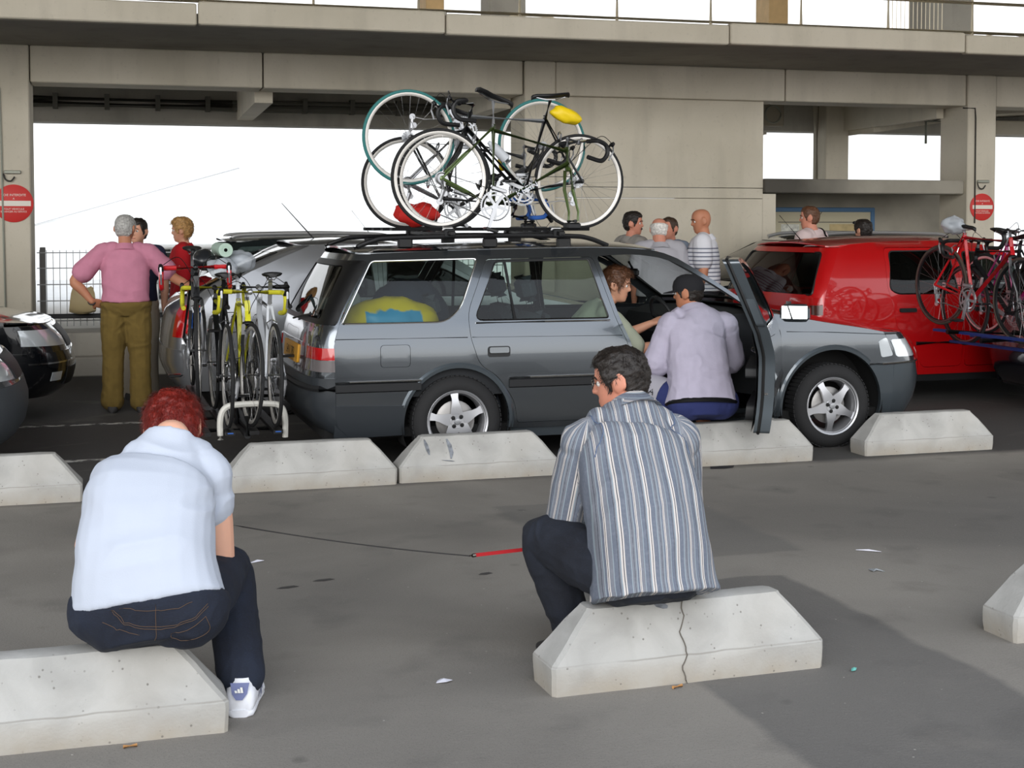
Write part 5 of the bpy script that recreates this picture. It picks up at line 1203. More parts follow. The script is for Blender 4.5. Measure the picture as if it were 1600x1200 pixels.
def head_point(az, z, face=True, grow=0.0):
    F, Bk, Wd = hF(z), hB(z), hW(z); s_, c_ = sin(az), cos(az); p = 2 / 2.25
    x = math.copysign(abs(s_) ** p, s_) * Wd; y = math.copysign(abs(c_) ** p, c_) * (F if c_ > 0 else Bk)
    if face and c_ > 0:
        g = lambda v, w: math.exp(-(v / w) ** 2)
        y += .105 * g(x, .05 + .03 * g(z + .11, .04)) * hs(.13, -.10, z) * hs(-.165, -.115, z)
        y -= .04 * g(abs(x) - .145, .07) * g(z - .02, .045)
        y += .02 * g(z - .105, .035) * g(x, .24)
        y += .022 * g(z + .25, .020) * g(x, .09) + .022 * g(z + .305, .022) * g(x, .08) - .02 * g(z + .278, .009) * g(x, .10)
        y += .022 * g(z + .43, .05) * g(x, .10)
    q = Vector((x, y, z))
    if grow: q += Vector((x, y, (z - .05) * .9)).normalized() * grow
    return q
def head_mb(M, H, nu=56, nv=60):
    mb = MB(); rg = []
    for j in range(nv):
        z = .4995 - .999 * j / (nv - 1); rg.append([M @ (head_point(2 * pi * i / nu, z) * H) for i in range(nu)])
    mb.loft(rg)
    for sg in (-1, 1):
        mb.sphere(M @ (Vector((sg * .345, -.035, -.02)) * H), (.022 * H / .235 * .6, .028 * H / .235, .034 * H / .235), 12, 10, (M.to_3x3() @ Matrix.Rotation(sg * radians(22), 3, 'Z')))
        e = [M @ (Vector((sg * (.352 + .045 * sin(a * .5) * 1), -.05 + .105 * cos(a) * .9, -.015 + .145 * sin(a))) * H) for a in [radians(-70) + radians(290) * i / 14 for i in range(15)]]
        mb.tube(e, .010 * H / .235 * .55, 6)
    return mb
def zline(az, style):
    a = abs(math.atan2(sin(az), cos(az)))
    if style == 'fringe': return (9, 9) if a < 1.1 else ((-.02, .26) if a < 1.75 else (-.27, .22))
    front = .33 if style == 'receding' else .27
    if a < .75: lo = front
    elif a < 1.22: lo = front + (-.02 - front) * hs(.75, 1.22, a)
    elif a < 1.42: lo = -.02 - .10 * hs(1.22, 1.32, a)
    elif a < 1.9: lo = .03 if a < 1.78 else .03 - .25 * hs(1.78, 1.9, a)
    else: lo = -.24 - .06 * hs(1.9, 2.3, a)
    if style == 'low' and a > 1.85: lo = -.40
    if style == 'long': lo = lo if a < 1.0 else -.36
    return (lo, .6)
def hair_mesh(M, H, style, thick, seed, nu=90, nv=64, rough=.012):
    V = {}; F = []; pts = []; off = Vector((seed * 2.1, seed, 0))
    def vid(i, j, outer):
        k = (i % nu, j, outer)
        if k not in V:
            az = 2 * pi * i / nu; z = .4995 - .90 * j / (nv - 1); q = head_point(az, z, False)
            if outer:
                lo, hi = zline(az, style); e = min(1, max(0, (z - lo) / .06)) * min(1, max(0, (hi - z) / .06)); nz = noise.noise(q * 9 + off) * rough + noise.noise(q * 26 + off) * rough * .7
                q = q + Vector((q.x, q.y, (q.z - .05) * .9)).normalized() * ((thick * (.35 + .65 * e) / .235) + nz * 4.2 * e * (.3 + thick * 20))
            else: q = q * .985
            V[k] = len(pts); pts.append(M @ (q * H))
        return V[k]
    on = [[False] * nv for _ in range(nu)]
    for i in range(nu):
        az = 2 * pi * (i + .5) / nu; lo, hi = zline(az, style); lo += noise.noise(Vector((cos(az) * 5, sin(az) * 5, seed))) * .03
        for j in range(nv - 1):
            z = .4995 - .90 * (j + .5) / (nv - 1); on[i][j] = lo < z < hi
    for i in range(nu):
        for j in range(nv - 1):
            if not on[i][j]: continue
            F.append((vid(i, j, 1), vid(i, j + 1, 1), vid(i + 1, j + 1, 1), vid(i + 1, j, 1)))
            for (di, dj, e) in ((1, 0, ((i + 1, j), (i + 1, j + 1))), (-1, 0, ((i, j + 1), (i, j))), (0, 1, ((i + 1, j + 1), (i, j + 1))), (0, -1, ((i, j), (i + 1, j)))):
                jj = j + dj; nb = on[(i + di) % nu][jj] if 0 <= jj < nv else (dj < 0)
                if not nb: (a, b) = e; F.append((vid(*a, 1), vid(*a, 0), vid(*b, 0), vid(*b, 1)))
    mb = MB(); mb.add(pts, F); return mb
def strands(mb, M, H, style, thick, seed, n, length=.03, w=.0013, lift=.25):
    rn = random.Random(seed)
    for _ in range(n):
        az = rn.uniform(0, 2 * pi); z = rn.uniform(-.3, .497); lo, hi = zline(az, style)
        if not (lo < z < hi): continue
        q = head_point(az, z, False); nrm = Vector((q.x, q.y, (q.z - .05) * .9)).normalized()
        p = q + nrm * (thick / .235 * .8); crown = Vector((.02, -.12, .5)); t = (q - crown); t = (t - nrm * t.dot(nrm))
        if t.length < 1e-4: continue
        t = (t.normalized() + Vector((rn.uniform(-.5, .5), rn.uniform(-.5, .5), rn.uniform(-.5, .5)))).normalized()
        sd = nrm.cross(t).normalized() * (w / .235) * .5; L = length / .235 * rn.uniform(.6, 1.2)
        a = p; b = p + (t + nrm * lift) * L * .55; c = p + (t + nrm * lift * .4) * L
        mb.add([M @ (v * H) for v in (a - sd, a + sd, b + sd, b - sd, c)], [(0, 1, 2, 3), (3, 2, 4)])
def hand_mb(mb, wr, d, palm_n, side, curl=.5, s=1.0, spread=.12):
    # d: direction of the fingers, palm_n: palm normal (towards what is held), side: direction of the thumb
    d = Vector(d).normalized(); pn = Vector(palm_n); pn = (pn - d * pn.dot(d)).normalized(); sd = Vector(side); sd = (sd - d * sd.dot(d) - pn * sd.dot(pn)).normalized()
    wr = Vector(wr)
    R = []
    for t, w, h in ((0, .026, .019), (.03, .036, .018), (.065, .042, .015), (.09, .040, .012)): R.append(ring(wr + d * t * s, w * s, h * s, sd, pn, 12, 2.6))
    mb.loft(R)
    for i, (o, L) in enumerate(((.030, .072), (.010, .080), (-.010, .075), (-.029, .060))):
        b = wr + d * .085 * s + sd * o * s; a = 0; P = [b - d * .02 * s]; q = b; dr = d + sd * (o * spread * 8)
        for k, f in enumerate((.45, .32, .23)):
            a += curl * (.7, .9, .7)[k]; v = (dr * cos(a) + pn * sin(a)).normalized(); P.append(q); q = q + v * L * f * s
        P.append(q); limb(mb, P, [.010 * s, .0095 * s, .009 * s, .008 * s, .007 * s], 8)
    b = wr + d * .03 * s + sd * .03 * s; v = (d * .75 + sd * .65 + pn * .35).normalized(); v2 = (d * .95 + sd * .15 + pn * .35 * (1 + curl)).normalized()
    limb(mb, [b - sd * .012 * s, b + v * .035 * s, b + v * .035 * s + v2 * .032 * s], [.013 * s, .011 * s, .008 * s], 8)
def foot_mb(mb, an, dirv, s=1.0, L=.26, w=.045, sole=0.0):
    d = Vector((dirv[0], dirv[1], 0)).normalized(); r = Vector((d.y, -d.x, 0)); an = Vector(an); g = Vector((an.x, an.y, 0)); R = []
    for t, ww, h in ((-.30, .026, .05), (-.27, .036, .075), (-.15, .040, .095), (.05, .042, .09), (.25, .046, .065), (.45, .050, .05), (.58, .046, .04), (.68, .03, .03), (.71, .012, .022)):
        c = g + d * t * L * s; hh = h * s / 2; R.append(ring(c + Vector((0, 0, sole + hh)), ww * s * w / .045, hh, r, Vector((0, 0, 1)), 14, 2.8))
    mb.loft(R)
STAND = dict(pelvis=(0, 0, .95), waist=(0, 0, 1.10), chest=(0, .01, 1.30), neck=(0, -.005, 1.475), head=(0, .03, 1.625), shL=(-.185, 0, 1.42), shR=(.185, 0, 1.42), elL=(-.245, -.02, 1.13), elR=(.245, -.02, 1.13), wrL=(-.25, .06, .88), wrR=(.25, .06, .88), hipL=(-.09, 0, .92), hipR=(.09, 0, .92), knL=(-.10, .02, .50), knR=(.10, .02, .50), anL=(-.10, -.02, .09), anR=(.10, -.02, .09))
def pose(loc, heading, s=1.0, base=STAND, **ov):
    J = dict(base); J.update(ov); M = Matrix.Translation(loc) @ Matrix.Rotation(heading, 4, 'Z') @ Matrix.Scale(s, 4)
    return {k: (M @ Vector(v) if len(v) == 3 else v) for k, v in J.items()}
def person(label, J, root_loc, headrot, skin='skin', hair=None, top=None, bottom=None, shoes=None, build=1.0, s=1.0, voxel=.008, curl=.5, hands=None, feet=None, group=None, face=True, hip_w=1.0, belly=1.0, arm=1.0, seat_=False):
    """J world joints; headrot (yaw, pitch, roll) of the head; returns root and the meshes"""
    root = empty('person', root_loc, 0, label, 'person', group); O = Vector(root_loc)
    G = {k: Vector(v) - O for k, v in J.items()}
    b = build * s; H = .235 * s
    M = Matrix.Translation(G['head']) @ Matrix.Rotation(headrot[0], 4, 'Z') @ Matrix.Rotation(headrot[1], 4, 'X') @ Matrix.Rotation(headrot[2], 4, 'Y')
    shv = (G['shR'] - G['shL']); hpv = (G['hipR'] - G['hipL'])
    S_ = [G['pelvis'] - (G['waist'] - G['pelvis']).normalized() * .09 * s, G['pelvis'], G['waist'], G['chest'], (G['shL'] + G['shR']) / 2, G['neck']]
    def torso(mb, grow, top_i=6, lo=0, drape=False, slim=1.0):
        rs = [(.10, .085) if not seat_ else (.105 * hip_w, .095), (.165 * hip_w, .125), (.148 * belly, .112 * belly), (.175, .122), (.150, .095), (.062, .062)]
        R = []; sp = catmull(S_, 4); n = len(sp)
        for i, c in enumerate(sp):
            t = i / (n - 1) * 5; j = min(4, int(t)); u = t - j
            if t < lo or t > top_i: continue
            rx = rs[j][0] + (rs[j + 1][0] - rs[j][0]) * u; ry = rs[j][1] + (rs[j + 1][1] - rs[j][1]) * u
            up = sp[min(n - 1, i + 1)] - sp[max(0, i - 1)]; rt = hpv.normalized() * (1 - t / 5) + shv.normalized() * (t / 5); X, Y, Z = orient(up, rt)
            if drape and t < 1.15: rx, ry = max(rx, .165 * hip_w), max(ry, .120)
            if t < 1.4: rx *= slim; ry *= slim
            g = grow(t) if callable(grow) else grow
            R.append(ring(c, rx * b + g, ry * b + g, X, Y, 24, 2.4))
        mb.loft(R); return R
    body = MB(); torso(body, 0, lo=.55, slim=.86)
    limb(body, [G['neck'] - (G['head'] - G['neck']) * .3, G['neck'], G['head'] - (M.to_3x3() @ Vector((0, .03, .25))) * H], [.058 * b, .053 * b, .052 * b])
    hm = head_mb(M, H); body.add(hm.v, hm.f)
    for q in 'LR':
        limb(body, [G['sh' + q], (G['sh' + q] + G['el' + q]) / 2, G['el' + q], (G['el' + q] * .6 + G['wr' + q] * .4), G['wr' + q]], [.058 * b, .049 * b * arm, .041 * b * arm, .040 * b * arm, .027 * s])
        limb(body, [G['hip' + q], (G['hip' + q] + G['kn' + q]) / 2, G['kn' + q], G['kn' + q] * .65 + G['an' + q] * .35, G['an' + q]], [.080 * b, .072 * b, .055 * b, .055 * b, .038 * s])
        hd_ = (hands or {}).get(q)
        fd_ = G['wr' + q] - G['el' + q]
        if hd_: hand_mb(body, G['wr' + q], *hd_, s=s)
        else:
            d = fd_.normalized(); pn = Vector((1 if q == 'L' else -1, 0, -.2)); hand_mb(body, G['wr' + q], d, pn, Vector((0, 1, .1)), curl, s)
        ft = (feet or {}).get(q, None) or (G['an' + q] - G['kn' + q]) * 0 + Vector((sin(-headrot[0] * 0), 1, 0))
        fg = Vector(G['an' + q]); foot_mb(body, (fg.x, fg.y, 0), ft, s, w=.04)
    bo = link_mesh('body', remesh(body, 'body', voxel, 2, .4), skin, root)
    E_ = {}
    if face:
        for sg in (-1, 1):
            c = M @ (Vector((sg * .145, .285, .02)) * H); ey = MB(); ey.sphere(c, .028 * H / .235 * .44, 10, 8); eo = ey.build('eye', 'eye_white', root)
            ir = MB(); ir.sphere(M @ (Vector((sg * .145, .322, .02)) * H), .0066 * s, 8, 6); ir.build('iris', 'eye_dark', eo)
            br = MB(); br.tube([M @ (head_point(sg * a, z, True, .012) * H) for a, z in ((.15, .105), (.33, .125), (.52, .115), (.66, .085))], [.003 * s, .004 * s, .0035 * s, .002 * s], 6); br.build('eyebrow', hair[1] if hair else 'hair_dark', root)
        lp = MB(); lp.tube([M @ (head_point(a, -.278 + .006 * cos(a * 6), True, .004) * H) for a in [-.28 + .56 * i / 6 for i in range(7)]], [.002 * s] + [.0048 * s] * 5 + [.002 * s], 6); lp.build('mouth', 'lips', root)
    if hair:
        hm = hair_mesh(M, H, hair[0], hair[2], hair[3])
        if len(hair) > 4 and hair[4]: strands(hm, M, H, hair[0], hair[2], hair[3], hair[4], *(hair[5] if len(hair) > 5 else ()))
        hm.build('hair', hair[1], root, 60)
    out = dict(root=root, G=G, M=M, H=H, S=S_)
    if top:
        t_ = MB(); sl = top.get('sleeve', .55); g = top.get('grow', .018); hem = top.get('hem', .0); lo = top.get('lo', .75)
        torso(t_, lambda t: g + hem * max(0, 1 - (t - lo) / .9) * 1.0 - (.012 if t > 4.4 else 0) * 0, 5.0, lo, True)
        for q in 'LR':
            sh, el, wr = G['sh' + q], G['el' + q], G['wr' + q]; inn = (G['neck'] * .45 + sh * .55)
            limb(t_, [inn, sh * .75 + inn * .25], [.062 * b + g * .4, .066 * b + g * .5])
            if sl <= 1: e = sh + (el - sh) * sl; limb(t_, [sh, sh + (el - sh) * sl * .5, e], [.064 * b + g * .7, (.060 * b + g + .004) * top.get('sr', 1), (.058 * b + g * 1.1 + top.get('flare', .004)) * top.get('sr', 1)])
            else:
                e = el + (wr - el) * (sl - 1); limb(t_, [sh, (sh + el) / 2, el, e], [.064 * b + g * .7, .058 * b + g, .052 * b + g, .042 * b + g])
        me = remesh(t_, 'shirt', top.get('voxel', voxel), top.get('smooth', 6))
        if top.get('wr'): wrinkle(me, top['wr'][0], top['wr'][1], top['wr'][2], top['wr'][3] if len(top['wr']) > 3 else (1, 1, 1))
        out['shirt'] = link_mesh(top.get('name', 'shirt'), me, top['mat'], root)
        if top.get('collar'):
            c = G['neck'] + (G['head'] - G['neck']) * top.get('collar_h', -.05); X, Y, Z = orient(G['head'] - G['neck'], shv); cb = MB()
            rr = [ring(c - Z * .03 * s, .080 * b, .077 * b, X, Y, 24, 2), ring(c + Z * .018 * s, .070 * b, .068 * b, X, Y, 24, 2), ring(c + Z * .020 * s, .074 * b, .072 * b, X, Y, 24, 2), ring(c - Z * .040 * s, .104 * b, .098 * b, X, Y, 24, 2)]
            cb.loft(rr, False, True); cb.build('collar', top['collar'], root, 60)
    if bottom:
        t_ = MB(); g = bottom.get('grow', .014); torso(t_, g, bottom.get('top', 1.5), 0)
        end = bottom.get('end', 2.0)
        if seat_:
            Xs, Ys, Zs = orient(G['waist'] - G['pelvis'], hpv)
            for q in 'LR': t_.sphere(G['hip' + q] - Ys * .045 * s + Xs * (.015 if q == "R" else 0) * hip_w + Vector((0, 0, -.005)), (.098 * b * hip_w ** .5 + g, .092 * b + g, .092 * b + g), 18, 12)
        for q in 'LR':
            hp, kn, an = G['hip' + q], G['kn' + q], G['an' + q]
            gl = bottom.get('leg', .012)
            if end >= 1.0:
                e = kn + (an - kn) * (end - 1); limb(t_, [hp, (hp + kn) / 2, kn, (kn + e) / 2, e], [.090 * b + g, .080 * b + gl + .006, .064 * b + gl, .062 * b + gl, (.052 * b + gl) * bottom.get('flare', 1.0)])
            else: e = hp + (kn - hp) * end; limb(t_, [hp, (hp + e) / 2, e], [.092 * b + g, .086 * b + gl, .078 * b + gl])
        me = remesh(t_, 'trousers', bottom.get('voxel', voxel), bottom.get('smooth', 5))
        if bottom.get('wr'): wrinkle(me, *bottom['wr'])
        out['trousers'] = link_mesh(bottom.get('name', 'trousers'), me, bottom['mat'], root)
    if shoes:
        for q in 'LR':
            ft = (feet or {}).get(q, Vector((0, 1, 0))); m_ = MB(); fg = G['an' + q]; foot_mb(m_, (fg.x, fg.y, 0), ft, s * 1.09, w=.048, sole=.0); o = m_.build('shoe', shoes, root, 60); o.location.z = -root_loc[2] * 0
    return out
def skin_mat(name, col):
    m = mat(name, col, .55, var=.06, vscale=9, bump=.05, bscale=160); b = m.node_tree.nodes['Principled BSDF']; b.inputs['Subsurface Weight'].default_value = .12; b.inputs['Subsurface Radius'].default_value = (.02, .008, .005); b.inputs['Subsurface Scale'].default_value = .5
skin_mat('skin', (214, 158, 130)); skin_mat('skin_tan', (186, 126, 96)); skin_mat('skin_ruddy', (206, 140, 116)); skin_mat('skin_pale', (224, 172, 146))
mat('eye_white', (226, 222, 216), .3); mat('eye_dark', (30, 24, 20), .2); mat('lips', (170, 92, 84), .5)
for n_, c_ in (('hair_dark', (34, 28, 24)), ('hair_brown', (66, 50, 38)), ('hair_grey', (168, 166, 162)), ('hair_white', (216, 212, 206)), ('hair_red', (112, 26, 16)), ('hair_blond', (176, 136, 84)), ('hair_auburn', (92, 60, 40))):
    mat(n_, c_, .5, var=.35, vscale=60, bump=.3, bscale=150)
def snap_curve(me, pts, off=.002, n=6):
    t = BVHTree.FromPolygons([v.co for v in me.vertices], [tuple(p.vertices) for p in me.polygons]); out = []
    for p in catmull(pts, n):
        q = t.find_nearest(p)
        out.append(q[0] + q[1] * off)
    return out
def denim(name, c1, c2):
    k = NB(name, .9); P = k.obj()
    mp = k.node('ShaderNodeMapping'); mp.inputs['Scale'].default_value = (1, 1, 4); k.link(P, mp.inputs[0])
    base = k.mix(k.rng(k.noise(P, 7, 5), .35, .68), lin(c1), lin(c2)); base = k.mix(k.rng(k.noise(mp.outputs[0], 120, 3), .5, .7, 0, .25), base, lin(tuple(min(255, x * 1.5) for x in c2)))
    k.color(base); k.bump(k.noise(P, 220, 3), .25, .003)
denim('denim_dark', (17, 20, 29), (28, 33, 44)); denim('denim_navy', (14, 19, 32), (24, 32, 48))
# ------------------------------------------------------------------ the two seated figures in the foreground
# man in the striped shirt
def striped(name, attr, period, stops):
    k = NB(name, .85); a = k.node('ShaderNodeAttribute'); a.attribute_name = attr
    fr = k.math('FRACT', k.math('DIVIDE', a.outputs['Fac'], period)); r = k.node('ShaderNodeValToRGB'); r.color_ramp.interpolation = 'CONSTANT'; e = r.color_ramp.elements
    e[0].position = 0; e[0].color = lin(stops[0][1]); e[1].position = stops[1][0]; e[1].color = lin(stops[1][1])
    for p, c in stops[2:]: q = e.new(p); q.color = lin(c)
    k.link(fr, r.inputs[0]); P = k.obj(); k.color(k.mix(k.rng(k.noise(P, 90, 3), .45, .75, 0, .18), r.outputs[0], lin((150, 150, 160)))); k.bump(k.noise(P, 260, 3), .2, .003)
BL_, WH_, DK_, LB_, SL_ = (100, 107, 120), (198, 192, 188), (50, 52, 62), (138, 150, 158), (114, 118, 127)
striped('shirt_stripes', 'stripe', .094, [(0, WH_), (.055, DK_), (.085, WH_), (.13, BL_), (.30, LB_), (.33, SL_), (.40, DK_), (.415, SL_), (.47, LB_), (.50, BL_), (.56, WH_), (.585, DK_), (.60, WH_), (.63, SL_), (.75, LB_), (.77, BL_), (.90, DK_), (.915, SL_), (.96, LB_)])
O1 = (1.83, 4.45, .0)
JM = {k: Vector(v) for k, v in dict(pelvis=(1.835, 4.375, .372), waist=(1.835, 4.44, .55), chest=(1.845, 4.585, .735), neck=(1.878, 4.70, .905), head=(1.868, 4.775, .985), shL=(1.68, 4.64, .785), shR=(2.035, 4.63, .785), elL=(1.645, 4.70, .50), elR=(2.10, 4.74, .53), wrL=(1.67, 4.93, .47), wrR=(1.95, 4.96, .50), hipL=(1.735, 4.41, .375), hipR=(1.935, 4.41, .375), knL=(1.565, 4.735, .44), knR=(2.03, 4.86, .47), anL=(1.67, 4.68, .09), anR=(2.02, 4.78, .09)).items()}
man = person('man in a blue and white striped shirt with glasses sitting on the front block', JM, O1, (radians(62), radians(-8), radians(4)), 'skin_ruddy', ('short', 'hair_dark', .016, 3, 5200, (.017, .0014, .22)),
  dict(mat='shirt_stripes', sleeve=1.12, grow=.024, hem=.02, lo=.02, voxel=.0065, smooth=6, wr=(.0065, 9, 2, (1, 1, .55)), flare=.012, collar='shirt_stripes'),
  dict(mat='denim_dark', top=1.3, grow=.012, leg=.014, wr=(.005, 12, 5)), 'shoe_dark' if mat('shoe_dark', (40, 38, 38), .6) else None, 1.08, 1.0, .006, feet={'L': Vector((-.35, 1, 0)), 'R': Vector((.2, 1, 0))}, hip_w=1.05, belly=1.12)
def stripe_attr(P, sleeves=True, freq=1.0):
    me = P['shirt'].data; G = P['G']; at = me.attributes.new('stripe', 'FLOAT', 'POINT'); vals = []
    X, Y, Z = orient(G['neck'] - G['pelvis'], G['shR'] - G['shL']); c0 = (G['pelvis'] + G['neck']) / 2
    for v in me.vertices:
        p = v.co; best = None
        for q in 'LR':
            a, b_, c_ = G['sh' + q], G['el' + q], G['wr' + q]
            for (u, w_) in ((a, b_), (b_, c_)):
                d = w_ - u; t = max(0, min(1, (p - u).dot(d) / d.length_squared)); ds = (p - (u + d * t)).length
                out_ = (p - G['sh' + q]).dot(X) * (1 if q == 'R' else -1) > -.012 or u is b_
                if out_ and (best is None or ds < best[0]): best = (ds, u, d.normalized(), q)
        if best and best[0] < .098:
            ds, u, d, q = best; ax, ay, _ = frame(d, (0, 1, 0)); r_ = p - u; an = atan2(r_.dot(ax), r_.dot(ay)); vals.append(an * .075 + 2.0)
        else:
            r_ = p - c0; x, y = r_.dot(X), r_.dot(Y); an = atan2(x, -y); vals.append(x * .85 + an * .03 + 1.0)
    at.data.foreach_set('value', vals)
stripe_attr(man)
col_o = [c for c in man['root'].children if c.name.startswith('collar')][0]
at = col_o.data.attributes.new('stripe', 'FLOAT', 'POINT'); at.data.foreach_set('value', [1.0 + v.co.z * 1.5 for v in col_o.data.vertices])
# shirt seams: back yoke and sleeve joins
X, Y, Z = orient(man['G']['neck'] - man['G']['pelvis'], man['G']['shR'] - man['G']['shL']); sm_ = man['shirt'].data; cN = man['G']['neck']
for q, sg in (('L', -1), ('R', 1)):
    sh = man['G']['sh' + q]; P = [sh + Z * .10 - Y * .04 - X * sg * .02, sh + Z * .06 - Y * .10 - X * sg * .03, sh - Z * .02 - Y * .12 - X * sg * .045, sh - Z * .10 - Y * .10 - X * sg * .02]
    MB().tube(snap_curve(sm_, P, .0005), .0022, 5).build('shoulder_seam', mat('seam_blue', (92, 106, 132), .9), man['root'])
# glasses
def glasses(P, m='spectacle_metal', lens='lens_glass', r=.021):
    M, H = P['M'], P['H']; g = MB()
    g.tube([M @ (Vector(v) * H) for v in ((-.05, .42, .04), (0, .435, .05), (.05, .42, .04))], .0012, 6)
    fr_ = g.build('spectacles', m, P['root'])
    for sg in (-1, 1):
        c = Vector((sg * .145, .40, .015)); l = MB(); l.tube([M @ ((c + Vector((cos(a) * .095, -abs(cos(a)) * .0 - .02 * cos(a) * sg, sin(a) * .068))) * H) for a in [2 * pi * i / 24 for i in range(24)]], .0013, 6, True); l.build('lens_rim', m, fr_)
        l = MB(); l.add([M @ ((c + Vector((cos(a) * .093, -.02 * cos(a) * sg, sin(a) * .066))) * H) for a in [2 * pi * i / 24 for i in range(24)]], [tuple(range(24))]); l.build('lens', lens, fr_, 0)
        l = MB(); l.tube([M @ (Vector(v) * H) for v in ((sg * .24, .38, .03), (sg * .345, .20, .035), (sg * .36, -.03, .03), (sg * .365, -.10, -.03))], .0013, 6); l.build('temple', m, fr_)
mat('spectacle_metal', (120, 116, 110), .25, 1.0)
glasses(man)
# woman with red hair
mat('tee_white', (186, 193, 206), .9, bump=.08, bscale=240)
O2 = (.185, 4.45, 0)
JW = {k: Vector(v) for k, v in dict(pelvis=(.188, 4.375, .372), waist=(.178, 4.435, .53), chest=(.20, 4.565, .69), neck=(.276, 4.725, .862), head=(.288, 4.82, .872), shL=(.09, 4.64, .735), shR=(.388, 4.65, .74), elL=(.02, 4.74, .50), elR=(.418, 4.68, .42), wrL=(.22, 4.99, .73), wrR=(.42, 4.93, .54), hipL=(.09, 4.445, .38), hipR=(.282, 4.37, .375), knL=(.09, 4.86, .46), knR=(.458, 4.79, .395), anL=(.10, 4.74, .09), anR=(.478, 4.535, .09)).items()}
wom = person('woman with short red hair in a white t-shirt sitting on the left front block', JW, O2, (radians(-14), radians(-30), radians(-6)), 'skin_pale', ('low', 'hair_red', .020, 5, 7500, (.03, .0014, .5)),
  dict(mat='tee_white', sleeve=.34, sr=.86, grow=.014, hem=-.004, lo=1.18, voxel=.0065, smooth=7, wr=(.0075, 6.5, 9, (.7, .7, 1.3)), flare=.012, name='t_shirt'),
  dict(mat='denim_navy', top=1.35, grow=.014, leg=.014, flare=1.15, wr=(.0035, 12, 4), name='jeans', end=1.93, smooth=10), None, 1.10, .98, .006, feet={'L': Vector((0, 1, 0)), 'R': Vector((.22, 1, 0))}, hip_w=1.30, belly=1.22, arm=1.22, seat_=True,
  hands={'L': (Vector((.5, .3, .8)), Vector((.4, -.6, .2)), Vector((.3, -.8, 0)), .5), 'R': (Vector((-.3, .5, .75)), Vector((-.8, .2, 0)), Vector((0, .3, 1)), .7)})
# stitched seams of the jeans
jm = wom['trousers'].data; gw = wom['G']; th = mat('thread_ochre', (92, 72, 56), .9)
def stitch(pts, r=.0009): MB().tube(snap_curve(jm, [Vector(p) for p in pts], .0012), r, 4).build('stitching', th, wom['root'])
yb = -.26
stitch([(.0, yb, .45), (.0, yb, .36), (.002, yb + .02, .29)])
stitch([(-.16, yb, .44), (-.09, yb, .385), (.0, yb, .372), (.1, yb, .385), (.17, yb + .03, .435)]); stitch([(-.16, yb, .432), (-.09, yb, .377), (.0, yb, .364), (.1, yb, .377), (.17, yb + .03, .427)])
stitch([(.05, yb, .345), (.10, yb, .352), (.155, yb + .03, .395)]); stitch([(.05, yb, .345), (.062, yb + .01, .305), (.10, yb + .02, .303)]); stitch([(.10, yb + .02, .303), (.165, yb + .04, .345), (.155, yb + .03, .395)])
stitch([(-.05, yb, .345), (-.10, yb, .352), (-.155, yb + .03, .385)]); stitch([(-.11, yb, .455), (-.05, yb, .428), (.0, yb, .425), (.06, yb, .43), (.12, yb, .455)])
# waist skin gap is small; sneakers
mat('sneaker_white', (226, 228, 234), .55); mat('sneaker_blue', (104, 112, 152), .6)
for q in 'LR':
    m_ = MB(); d = Vector((.22, 1, 0)).normalized() if q == 'R' else Vector((0, 1, 0)); a = gw['an' + q]; foot_mb(m_, (a.x, a.y, 0), d, 1.08, w=.05); sh_ = m_.build('shoe', 'sneaker_white', wom['root'], 60)
    r = Vector((d.y, -d.x, 0)); g0 = Vector((a.x, a.y, 0)); so = MB(); R = []
    for t, ww in ((-.31, .026), (-.27, .040), (-.1, .044), (.2, .046), (.45, .053), (.62, .046), (.72, .02)): R.append(ring(g0 + d * t * .28 + Vector((0, 0, .012)), ww * 1.1, .0125, r, Vector((0, 0, 1)), 14, 4))
    so.loft(R); so.build('sole', 'sneaker_white', sh_, 50)
    # ankle collar, heel patch with three bars, side stripes
    cl = MB(); cl.loft([ring(g0 - d * .012 + Vector((0, 0, z)), rx, ry, r, d, 18, 2.2) for z, rx, ry in ((.06, .048, .062), (.10, .044, .055), (.118, .043, .052), (.118, .038, .047), (.10, .036, .046))]); cl.build('shoe_collar', 'sneaker_white', sh_, 50)
    sp_ = snap_curve(cl.mesh('tmp'), [g0 - d * .1 + Vector((0, 0, .10))], 0, 1) if False else None
    hp_ = g0 - d * .078
    tr = MB(); tr.add([hp_ + r * a_ + Vector((0, 0, z)) + d * e_ for a_, z, e_ in ((-.030, .106, .018), (.030, .106, .018), (.024, .075, .003), (.010, .058, -.006), (-.010, .058, -.006), (-.024, .075, .003))], [(0, 1, 2, 3, 4, 5)]); 
    tr.v = [tuple(Vector(v) - d * .010) for v in tr.v]; tr.build('heel_patch', 'sneaker_blue', sh_, 0)
    for k, (x0, h) in enumerate(((-.010, .008), (0, .013), (.010, .018))):
        lo = MB(); lo.add([hp_ - d * .0115 + d * (.010 if z > .09 else .006) * 0 + r * (x0 * .9 + a_) + Vector((0, 0, .080 + z)) + d * (-.001) for a_, z in ((-.004, 0), (.004, 0), (.001, h), (-.006, h))], [(0, 1, 2, 3)]); lo.build('logo_bar', 'plate_white', sh_, 0)
    for k in range(3):
        st = MB(); y0 = .02 + k * .032
        st.add([g0 + d * (y0 + a_) + r * (.055 - .0 * z) + Vector((0, 0, z)) for a_, z in ((0, .028), (.014, .028), (.0, .085 - k * .012), (-.014, .085 - k * .012))], [(0, 1, 2, 3)]); st.build('side_stripe', 'sneaker_blue', sh_, 0)
# spectacle arm glint at her cheek
mat('spectacle_pale', (230, 230, 230), .2, .6)
glasses(wom, 'spectacle_pale')
